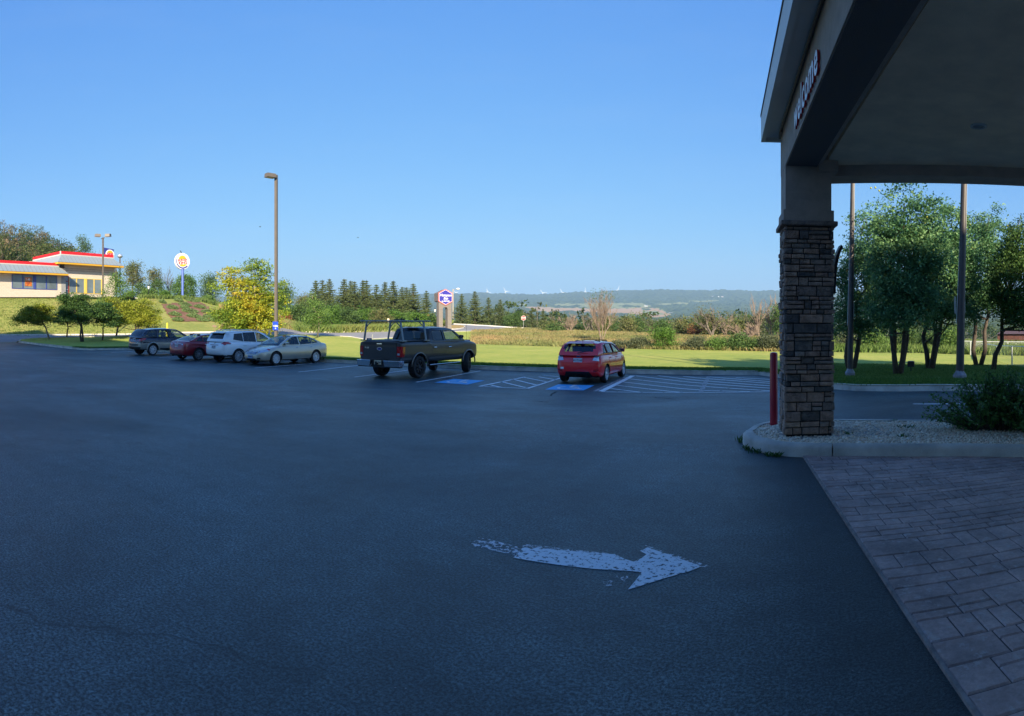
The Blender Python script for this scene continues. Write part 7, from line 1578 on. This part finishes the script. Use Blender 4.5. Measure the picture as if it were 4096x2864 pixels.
def spruce(px, ytop, d, label, k, wf=1.0, ybase=None):
    q = pol(px, d); z = tzxy(q.x, q.y) - .2; H = zat(d, ytop) - z; t = thing('spruce', label, 'spruce', (q.x, q.y, z), k * 1.7 + px, 'spruces beyond the road'); s = H / 10
    for o in SPR[k]:
        c = o if first[k] else o.copy()
        if not first[k]: COL.objects.link(c)
        c.parent = t
    first[k] = False; t.scale = (s * wf, s * wf, s)
sp_tab = [(1262,1115,'spruce at the left end of the row, above the slender young tree'),(1290,1114,'second spruce from the left, twin of its neighbour'),(1318,1109,'tall spruce third from the left, before the first gap'),(1376,1109,'broad tall spruce right of the first gap'),(1402,1117,'thin spruce between two broad ones, above the truck rack left end'),(1418,1120,'slim pale topped spruce right of the thin one'),
          (1451,1114,'spruce with a double looking top, left of the pair middle'),(1466,1115,'spruce touching its left neighbour, top slightly lower'),(1505,1132,'low spruce in the dip above the truck rack'),(1539,1121,'spruce right of the dip, dark and pointed'),(1574,1117,'open branched tall spruce above the truck cab'),(1609,1142,'short spruce behind, right of the open branched one'),
          (1625,1143,'short narrow spruce beside the shorter one'),(1652,1128,'tall spruce alone above the lantern post, left side'),(1705,1157,'lower spruce just left of the hotel sign'),(1846,1171,'spruce right of the hotel sign behind the street lamp'),(1900,1159,'tallest spruce between the hotel sign and the stop sign'),(1954,1184,'broad spruce right of the tallest one'),(2001,1193,'leaning topped spruce fourth right of the hotel sign'),
          (2128,1226,'spruce right behind the stop sign'),(2172,1232,'last and smallest spruce of the row, right of the stop sign')]
for i, (px, yt, lab) in enumerate(sp_tab):
    d = 104 + (i * 7 % 5) * 2.5 + (6 if px > 1800 else 0); spruce(px, yt, d, lab, i % 3, 1.3 if yt < 1150 else 1.12)
for i, (px, yt, x0, x1) in enumerate(((2070,1232,2048,2096),(2035,1250,2015,2060))):
    tree('dark_tree', ('dark green broadleaf tree left of the stop sign','small green tree in the gap before the stop sign')[i], 'tree', px, 1310, 108, x0, x1, yt, 1308, 'mid', 90 + i, nc=110, nl=26, lsz=.22, cr=.75, k=8, irregular=False)
tree('hill_tree', 'hazy grey green tree left of the spruces above the small tree', 'tree', 1215, 1300, 112, 1165, 1258, 1148, 1290, 'olive', 93, nc=190, nl=26, lsz=.24, cr=.9, k=18, bark=M_barkg)
# shrubs of the far bank (sumac), each its own
shr = [(1190,1190,1160,1235,'mid'),(1165,1225,1150,1200,'mid'),(1345,1190,1292,1392,'mid'),(1320,1218,1285,1370,'bush'),(1400,1222,1340,1450,'mid'),(1455,1215,1400,1515,'bush'),(1520,1228,1470,1570,'olive'),(1570,1232,1530,1620,'bush'),(1620,1238,1580,1668,'light'),(1672,1250,1640,1722,'bush'),(1722,1262,1692,1760,'mid')]
labs = ['shrub with dark leaves left of the slender young tree','low shrub at the right foot of the maple','tall rounded shrub in front of the third spruce','bright shrub low between the young tree and the truck','dark leaved sumac above the truck rack left post','broad bright sumac clump over the truck bed','olive sumac over the middle of the truck','bright sumac above the truck cab rear','pale green shrub above the truck cab front','bright shrub left of the lantern post','dark shrub at the foot of the hotel sign']
for i, (px, yt, x0, x1, lf) in enumerate(shr):
    tree('shrub', labs[i], 'shrub', px, 1300, 84 + (i % 3) * 3, x0 - 8, x1 + 8, yt, 1300, lf, 100 + i, 'shrubs on the far bank', nc=120, nl=28, lsz=.20, cr=.6, k=8, rad=.06, stems=2, flat=.3, depth=.7)
for i, (px, yt, yb, x0, x1, lf, lab) in enumerate(((1138,1250,1300,1118,1165,'reddish','orange brown shrub just right of the lamp pole'),(1262,1285,1320,1228,1300,'bush','low green shrub behind the slender tree trunk'),(620,1100,1196,590,665,'mid','rounded shrub on the rise left of the blue sign pole'),(560,1120,1198,520,600,'mid','shrub on the rise beside the small black lantern'),(860,1190,1240,790,905,'greybush','grey green shrub on the slope behind the maple left side'))):
    tree('shrub', lab, 'shrub', px, yb, 82 if px > 1000 else 94, x0, x1, yt, yb, lf, 120 + i, None, nc=90, nl=28, lsz=.18, cr=.55, k=6, rad=.05, stems=2)
for i, (px, yt, yb, x0, x1, lf, lab) in enumerate(((590,1150,1196,560,625,'light','light green shrub right of the small black lantern'),(655,1150,1196,628,690,'bush','bright shrub left of the round green tree'),(835,1180,1215,800,870,'light','pale shrub between sign pole and maple'),(520,1160,1196,495,548,'bush','shrub at the foot of the thin brownish tree'),(905,1200,1245,875,945,'mid','dark shrub seen through the maple branches'))):
    tree('shrub', lab, 'shrub', px, yb, 90, x0, x1, yt, yb + 4, lf, 420 + i, None, nc=80, nl=26, lsz=.18, cr=.5, k=6, rad=.05, stems=2)
# low planted juniper on the mulch
r = RN(131); V, T = [], []
JUN = []
for (px, py, wd) in [(770,1205,60),(715,1206,40),(740,1222,56),(690,1235,50),(800,1232,50),(760,1248,70),(700,1262,56),(832,1252,60),(775,1268,60),(712,1284,50),(840,1272,60),(880,1268,50),(810,1284,56),(860,1286,44),(905,1284,30),(650,1212,30),(740,1236,40)]: JUN.append((px, py, wd))
JL = ['top row juniper below the blue sign pole', 'top row juniper left of the sign pole', 'second row juniper in the middle of the bed', 'small juniper at the left edge of the second row', 'juniper at the right end of the top row', 'wide juniper in the centre of the mulched bed', 'third row juniper at the left edge of the bed', 'third row juniper near the maple', 'lower centre juniper above the red sedan', 'lowest juniper at the left corner of the bed', 'lower juniper right of centre beside the maple', "juniper tucked under the maple's left branches", 'bottom row juniper above the red sedan roof', 'bottom row juniper right of its neighbour, half under the maple', 'last juniper at the right tip of the mulched bed', 'tiny juniper alone at the upper left corner of the mulch', 'juniper between the centre and the left edge, second row']
for i, (px, py, wd) in enumerate(JUN):
    p = gp(px, py); d = math.hypot(p.x, p.y); w_ = wd / F * d / 2; t = thing('juniper', 'low spreading ' + JL[i], 'juniper', p, 0, 'junipers on the mulched bank')
    n = 900; a = r.uniform(0, 2*PI, n); q = np.sqrt(r.random(n)); lump = .5 + .5 * np.sin(a * 3 + i) * .3; C = np.stack([np.cos(a) * q * w_ * 1.1, np.sin(a) * q * w_ * .9, .12 + (1 - q*q) * r.uniform(.1, .42, n) * lump * 1.3 + np.sin(a)*q*w_*.25*0], 1)
    sl_ = tzxy(p.x + .5, p.y) - tzxy(p.x - .5, p.y), tzxy(p.x, p.y + .5) - tzxy(p.x, p.y - .5); C[:,2] += C[:,0] * sl_[0] + C[:,1] * sl_[1]
    quadsmesh('foliage', leafquads(C, .24, r, .3, .35), LF['juniper'], np.repeat(np.clip(r.normal(.5, .25, n), 0, 1), 4), t)
    mb = MB(); mb.tube([(0,0,-.1),(.1,.05,.2)], [.04,.02], 5); mb.build('stem', M_bark, t)
# grass blades and weeds as stuff
def scatter(px0, px1, y0, y1, n, r, dlim=400):
    out = []; dens = []
    while len(out) < n:
        px = r.uniform(px0, px1); py = r.uniform(ip(px, y0) if isinstance(y0, list) else y0, ip(px, y1) if isinstance(y1, list) else y1); out.append((px, py))
    return out
def pscatter(px0, px1, i0, i1, n, r, jit=0, f=(0, 1)):
    """points between two nodes of the ground profile"""
    out = []
    for _ in range(n):
        px = r.uniform(px0, px1); q = prof_c(px); t = r.uniform(*f); a, b = q[i0], q[i1]; d = a[0] + (b[0] - a[0]) * t; p = pol(px, d); out.append((p.x, p.y, tz(px, d)))
    return np.array(out)
def prof_c(px):
    k = round(px)
    if k not in _pc: _pc[k] = prof(k)
    return _pc[k]
def grass(name, label, C, h, wd, m, r, lean=.7, tint=None, n=3):
    v, f, T = blades(C, n, h, .12, r, wd, lean)
    if tint is not None: T = np.clip(np.repeat(np.repeat(tint, n), 4) + r.normal(0, .12, len(T)), 0, 1)
    o = npmesh(name, v, f, m, T); tag(o, label, name.replace('_', ' '), kind='stuff'); return o
def nz(C, s, o=0): return np.array([mn.noise(Vector((c[0] * s, c[1] * s, o))) for c in C]) * .6 + .5
r = RN(140)
C = pscatter(1890, 3300, 1, 2, 34000, r); grass('meadow_grass', 'tall dry grass and weeds filling the meadow beyond the lawn', C, .30, .03, LF['dry'], r, 1.1, tint=nz(C, .12) * .55 + nz(C, .5, 3) * .45)
C = pscatter(3300, 4300, 1, 2, 9000, r); grass('meadow_grass', 'tall green weeds beyond the lawn under the apple trees', C, .5, .035, LF['weeds'], r, tint=nz(C, .15) * .6)
C = pscatter(1180, 1800, 3, 4, 16000, r); grass('bank_weeds', 'tall goldenrod and weeds along the far side of the road', C, .75, .05, LF['weeds'], r, .9, tint=nz(C, .2) * .45 + nz(C, .6) * .35)
C = pscatter(560, 1180, 4, 5, 16000, r, f=(0, .5)); grass('bank_weeds', 'tall weeds on the rise behind the mulched bed', C, .6, .06, LF['weeds'], r, 1.0, tint=nz(C, .1) * .3 + nz(C, .5) * .3)
C = pscatter(880, 1180, 3, 4, 6000, r); grass('bank_weeds', 'brownish weeds on the slope behind the maple', C, .6, .05, LF['dry'], r, .6, tint=nz(C, .3))
C = pscatter(-200, 640, 3, 4, 9000, r); grass('bank_grass', 'short coarse grass on the restaurant bank', C, .12, .03, LF['weeds'], r, 1.2, tint=nz(C, .25) * .9)
C = pscatter(300, 4300, 0, 1, 30000, r, f=(.012, .07)); grass('lawn_edge_grass', 'short grass blades along the kerb edge of the lawn', C, .07, .010, LF['bush'], r, 1.3)
C = pscatter(3300, 4400, 0, 1, 30000, r, f=(.012, .42)); grass('lawn_grass', 'short green lawn grass under the apple trees', C, .065, .009, LF['light'], r, 1.3)
mb = MB()
r2 = random.Random(9)
for i in range(70):
    px = r2.uniform(2000, 2160); t = r2.uniform(.15, .95); py = 1322 + (px - 2000) / 160 * 40 + r2.gauss(0, 10)
    if py < 1318 or py > 1384: continue
    p = gp(px, py); s = r2.uniform(.08, .28); mb.lathe([(s*.5,-.05),(s,s*.2),(s*.7,s*.6),(s*.1,s*.7)], 6, M=Matrix.Translation(p) @ Matrix.Rotation(r2.uniform(0, 3), 4, 'Z'))
o = mb.build('rubble', mat('pale_rubble', (.45,.38,.30), .9, var=.2)); tag(o, 'pale stones tumbled down the meadow slope below the stop sign', 'rubble', kind='stuff')
# bushes along the far edge of the lawn
bs_ = [(2468,1362,1393,2430,2515,'greybush','low grey green bush right of the bare tree'),(2560,1348,1395,2500,2620,'greybush','grey bush left of the bright round bush'),(2655,1293,1398,2590,2716,'bush','large bright green round bush at the lawn edge'),(2782,1342,1400,2728,2838,'greybush','rounded grey olive bush right of the bright one'),(2862,1345,1401,2820,2925,'light','pale green bush joined to the grey olive one'),
       (2950,1338,1402,2905,3000,'mid','dark green bush in the middle of the right group'),(3010,1352,1403,2975,3050,'mid','low dark bush left of the olive bush by the column'),(3075,1330,1406,3020,3125,'greybush','olive bush touching the stone column'),(3170,1335,1406,3110,3240,'greybush','olive bush hidden behind the stone column')]
for i, (px, yt, yb, x0, x1, lf, lab) in enumerate(bs_):
    d = ip(px, [(t[0], t[1]) for t in BM]) + .8; base = pol(px, d); base.z = tzxy(base.x, base.y)
    tree('bush', lab, 'bush', px, yb, d, x0, x1, yt, yb + 14, lf, 150 + i, 'bushes along the lawn edge', nc=130, nl=36, lsz=.12, cr=.42, k=8, rad=.04, stems=3, base=base, shell=.6)
# belt of scrub and dying trees beyond the road
r3 = random.Random(77)
belt = []
for i in range(36):
    px = 2195 + i * 27 + r3.uniform(-3, 3); d = r3.uniform(80, 100) if px < 2500 else r3.uniform(70, 92); yt = ip(px, [(2190,1280),(2300,1286),(2440,1262),(2560,1258),(2650,1275),(2760,1262),(2900,1255),(3000,1245),(3120,1240),(3300,1235)]) + r3.uniform(-12, 16)
    belt.append((px, d, yt))
kinds = ['olive','mid','olive','greybush']
looks = ['thin olive crowned scrub tree','leafy green scrub tree','half bare brown scrub tree','grey green scrub tree']
used_ = set()
def where(px):
    m_ = [(2190,'behind the white road edge right of the last spruce'),(2300,'behind the bare tree on the left'),(2420,'just right of the tall bare tree'),(2530,'left of the bright round bush'),(2640,'behind the bright round bush'),(2760,'above the grey olive bush'),(2880,'in the middle of the right scrub'),(3000,'near the stone column'),(3100,'right behind the stone column')]
    return [b for a, b in m_ if px >= a - 14][-1]
for i, (px, d, yt) in enumerate(belt):
    k = i % 4
    lab = looks[k] + ' ' + where(px)
    lab = lab if lab not in used_ else lab.replace('scrub tree', 'scrub tree, taller twin,'); used_.add(lab)
    if k == 2: bare('scrub_tree', 'bare brown scrub tree ' + where(px), px, 1350, d, px - 46, px + 46, yt - 14, 200 + i, M_twig if i % 8 == 2 else M_twig2, 3, ('olive', 30, .4), r0=.07, group='scrub beyond the road', lv=3)
    else: tree('scrub_tree', lab, 'tree', px, 1352, d, px - 44, px + 44, yt, 1350, kinds[k], 200 + i, 'scrub beyond the road', nc=90, nl=22, lsz=.22, cr=.75, k=16, rad=.07, stems=2, bark=M_twig, shell=.3)
bare('bare_tree', 'wide dark branched tree, nearly leafless, centre of the right scrub', 2850, 1345, 66, 2755, 2900, 1222, 81, M_twig2, 3, ('olive', 90, .35), r0=.12)
bare('bare_tree', 'tall pale bare tree leaning over fallen branches left of the column', 3035, 1345, 62, 2975, 3065, 1165, 82, M_twig, 2, r0=.10)
bare('bare_tree', 'tall pale bare tree close to the stone column', 3085, 1350, 64, 3040, 3130, 1172, 83, M_twig, 2, r0=.09)
bare('fallen_tree', 'low tangle of pale pinkish dead branches left of the column', 2985, 1350, 60, 2915, 3080, 1285, 84, M_twig, 6, r0=.07)
bare('bare_tree', 'small pale bare tree in front of the white valley houses', 2280, 1330, 82, 2240, 2330, 1248, 85, M_twig, 3, r0=.07)
bare('shrub', 'rusty reddish bare shrub left of the wide dark tree', 2780, 1342, 68, 2750, 2812, 1300, 86, mat('rusty_twigs', (.36,.17,.10), .9), 5, ('reddish', 60, .3), r0=.05)['category'] = 'shrub'
tree('green_tree', 'dark leafy tree peeking out left of the stone column', 'tree', 3140, 1345, 62, 3075, 3230, 1180, 1345, 'mid', 87, nc=170, nl=28, lsz=.17, cr=.7, k=20)
# mid distance woods in the valley, one mass
spots = []; r = RN(88)
for _ in range(900):
    px = r.uniform(1900, 3300); d = r.uniform(150, 620); q = pol(px, d); zt_ = zat(d, 1305 - r.uniform(0, 22)); zg = tz(px, d)
    spots.append((q.x, q.y, max(zg, zt_ - 11)))
forest('valley_woods', 'hazy mass of trees filling the valley below the fields', spots, 89, [(.05,.4),(.2,.3),(.35,.2),(.6,.1)], 9, 13, nq=150, lsz=.95)
# ---- right hand side: apple trees on the grass
M_app = mat('green_apple', (.22,.30,.05), .4, col2=(.50,.42,.06), scale=1.2)
def apples(t, c, n, r, s=.038):
    idx = r.permutation(len(c))[:n]
    for i in idx:
        mb = MB(); k = .038; mb.lathe([(.004,k*.8),(k*.6,k),(k,k*.3),(k*.95,-k*.3),(k*.55,-k*.9),(.004,-k*.75)], 8); a = mb.build('apple', M_app, t, smooth=True); a.location = tuple(c[i] + r.normal(0, .25, 3)); 
        break
    me = a.data
    for i in idx[1:]:
        for _ in range(int(r.integers(1, 4))):
            o = bpy.data.objects.new('apple', me); COL.objects.link(o); o.parent = t; o.location = tuple(c[i] + r.normal(0, .12, 3))
ap = [(3405,1478,17.6,'apple tree nearest the stone column, low limb crossing its trunk',[(3440,.0,1110,90,150),(3380,-.2,1230,70,80),(3470,0,980,60,100),(3430,0,880,34,70),(3480,0,800,22,60),(3360,0,1130,40,80),(3480,0,1270,90,50),(3345,.3,1330,36,50),(3400,0,1290,60,50),(3520,0,1050,60,90),(3450,0,1320,60,30),(3520,0,1150,70,90),(3400,0,970,30,50)],2,31,300),
      (3592,1499,17.8,'apple tree with a thick bundle of twisted trunks and the highest shoots',[(3600,0,1060,120,170),(3650,0,900,70,80),(3550,0,910,60,70),(3625,0,755,40,52),(3570,0,790,20,34),(3690,0,1200,100,55),(3540,0,1225,90,50),(3720,0,870,50,50),(3610,0,1270,120,45),(3560,0,1300,50,24),(3690,0,1110,70,100),(3640,0,1180,120,90),(3500,0,990,40,50),(3700,0,1010,90,110),(3590,0,690,14,26),(3660,0,820,30,40)],4,32,460),
      (3720,1478,19.8,'apple tree with wide V shaped trunks right of the floodlight',[(3770,0,1080,110,150),(3790,0,910,70,70),(3740,0,1220,100,60),(3850,0,1000,60,110),(3775,0,840,30,40),(3830,0,1250,90,50),(3740,0,1300,70,20),(3860,0,1130,60,90),(3720,.4,980,50,60)],3,33,360),
      (3914,1464,21.5,'apple tree behind the second flagpole with a forked trunk',[(3930,0,1080,100,130),(3900,0,980,60,80),(3950,0,900,60,26),(3990,0,1200,90,50),(3970,0,940,90,24),(3880,0,1210,80,50),(4020,0,1000,50,40),(3990,0,860,20,20)],2,34,300),
      (3972,1482,19.5,'apple tree with one curved trunk at the right picture edge',[(4060,0,1130,110,130),(4090,0,1000,100,90),(4040,0,940,24,50),(4130,0,1250,120,60),(4000,0,1180,60,50),(4085,0,880,12,40),(4060,0,1260,90,40)],1,35,300)]
for i, (px, py, d, lab, lob, ns, sd_, nc) in enumerate(ap):
    base = gp(px, py); d = math.hypot(base.x, base.y); base.z -= .03; lob = [(a, dy - (1.1 if b > 850 else .5), b, rx, rz) for a, dy, b, rx, rz in lob]; lf = 'apple' if i < 4 else 'islandD'
    t = tree('apple_tree', lab, 'apple tree', px, py, d, 0, 0, 0, 0, lf, sd_, 'apple trees beyond the canopy', nc=int(nc * 1.55), nl=52, lsz=.10, cr=.30, lobes=lob, stems=ns, rad=.11 if ns < 4 else .10, base=base, k=70, shell=.3, tz_=-.15, depth=.95, spread=.55, flat=.2, squash=.75, droop=.3, asp=.5)
    c = clumps([(0 if False else (a - px) / F * d, dy, zat(d, b) - base.z, SC(0, rx, d), SC(0, rx, d), SC(0, rz, d)) for a, dy, b, rx, rz in lob], 60, RN(sd_ + 5), .8)
    apples(t, c, (14, 24, 14, 8, 3)[i], RN(sd_ + 9))
# backdrop plants at the right
for i, (px, d, yt, yb, x0, x1, lf, lab) in enumerate([(3500,46,1290,1411,3440,3560,'light','pale green bush seen between the first apple trunks'),(3400,47,1330,1411,3340,3450,'greybush','grey bush low behind the nearest apple trunk'),(3620,47,1280,1413,3560,3680,'mid','mid green bush behind the floodlight'),(3800,46,1290,1415,3740,3850,'light','yellow green bush left of the fence corner'),(3690,48,1310,1414,3650,3760,'mid','bush between the second and third apple trees')]):
    tree('bush', lab, 'bush', px, yb, d, x0, x1, yt, yb + 12, lf, 170 + i, 'bushes along the lawn edge', nc=120, nl=30, lsz=.13, cr=.5, k=8, rad=.04, stems=3, shell=.5)
spots = []; r = RN(91)
for _ in range(170):
    px = r.uniform(3250, 4700); d = r.uniform(92, 170); q = pol(px, d); spots.append((q.x, q.y, zat(d, ip(px, [(3250,1305),(3700,1300),(3950,1290),(4100,1310),(4700,1310)])) - 9.5))
forest('treeline', 'dark treeline beyond the fence and lawn at the right', spots, 92, [(.05,.4),(.2,.4),(.4,.2)], 9, 11, nq=420, lsz=.36)
# the shrub in the gravel bed
r = RN(95); sh = thing('island_shrub', 'dark glossy shrub with long loose shoots growing in the pale gravel', 'shrub', pol(3990, 8.6, .10), -az(3990)); mb = MB(); C = []; 
ends = []
for i in range(150):
    a = r.uniform(0, 2*PI); el = r.uniform(.12, 1.45); L = r.uniform(.55, .95) * (1.0 if el > .6 else 1.12); x = math.cos(a) * math.cos(el) * L * 1.08; y = math.sin(a) * math.cos(el) * L * .8; z = math.sin(el) * L * .92 + .08
    p0 = Vector((r.normal(0, .10) + x * .12, r.normal(0, .07), 0)); p3 = Vector((x, y, z)); p1 = p0.lerp(p3, .35) + Vector((0,0,-.02)); p2 = p0.lerp(p3, .7) + Vector(r.normal(0, .02, 3)) + Vector((0,0,.02))
    mb.tube([p0, p1, p2, p3], [.011,.008,.005,.002], 4, caps=False)
    for s in np.linspace(.34, 1.0, 34):
        q = p1.lerp(p2, (s-.35)/.35) if s < .7 else p2.lerp(p3, (s-.7)/.3); C.append(tuple(q + Vector(r.normal(0, .022, 3)))); C.append(tuple(q + Vector(r.normal(0, .03, 3))))
mb.build('stems', M_bark, sh); C = np.array(C); quadsmesh('foliage', leafquads(C, .045, r, .2, .6), LF['holly'], np.repeat(np.clip(r.normal(.45, .25, len(C)), 0, 1), 4), sh)
sh2 = thing('island_shrub', 'second dark shrub at the picture edge behind the loose one', 'shrub', pol(4170, 8.7, .10), 1.0)
for ch in list(sh.children): c = ch.copy(); COL.objects.link(c); c.parent = sh2
# a few twigs and fallen bits under the shrub
# ------------------------------------------------------------------ the air between here and the ridge
def haze():
    mb = MB(); mb.box((-9500, -400, -95), (9500, 9500, 700)); 
    m = bpy.data.materials.new('haze'); m.use_nodes = True; t = m.node_tree; t.nodes.remove(t.nodes['Principled BSDF'])
    v = t.nodes.new('ShaderNodeVolumePrincipled'); v.inputs['Color'].default_value = (.46,.72,1,1); v.inputs['Density'].default_value = HZ; v.inputs['Anisotropy'].default_value = 0
    t.links.new(v.outputs[0], t.nodes['Material Output'].inputs['Volume'])
    o = mb.build('haze', m); o.display_type = 'WIRE'; tag(o, kind='stuff', label='pale blue morning haze filling the air of the valley')
HZ = 1.6e-4
haze()
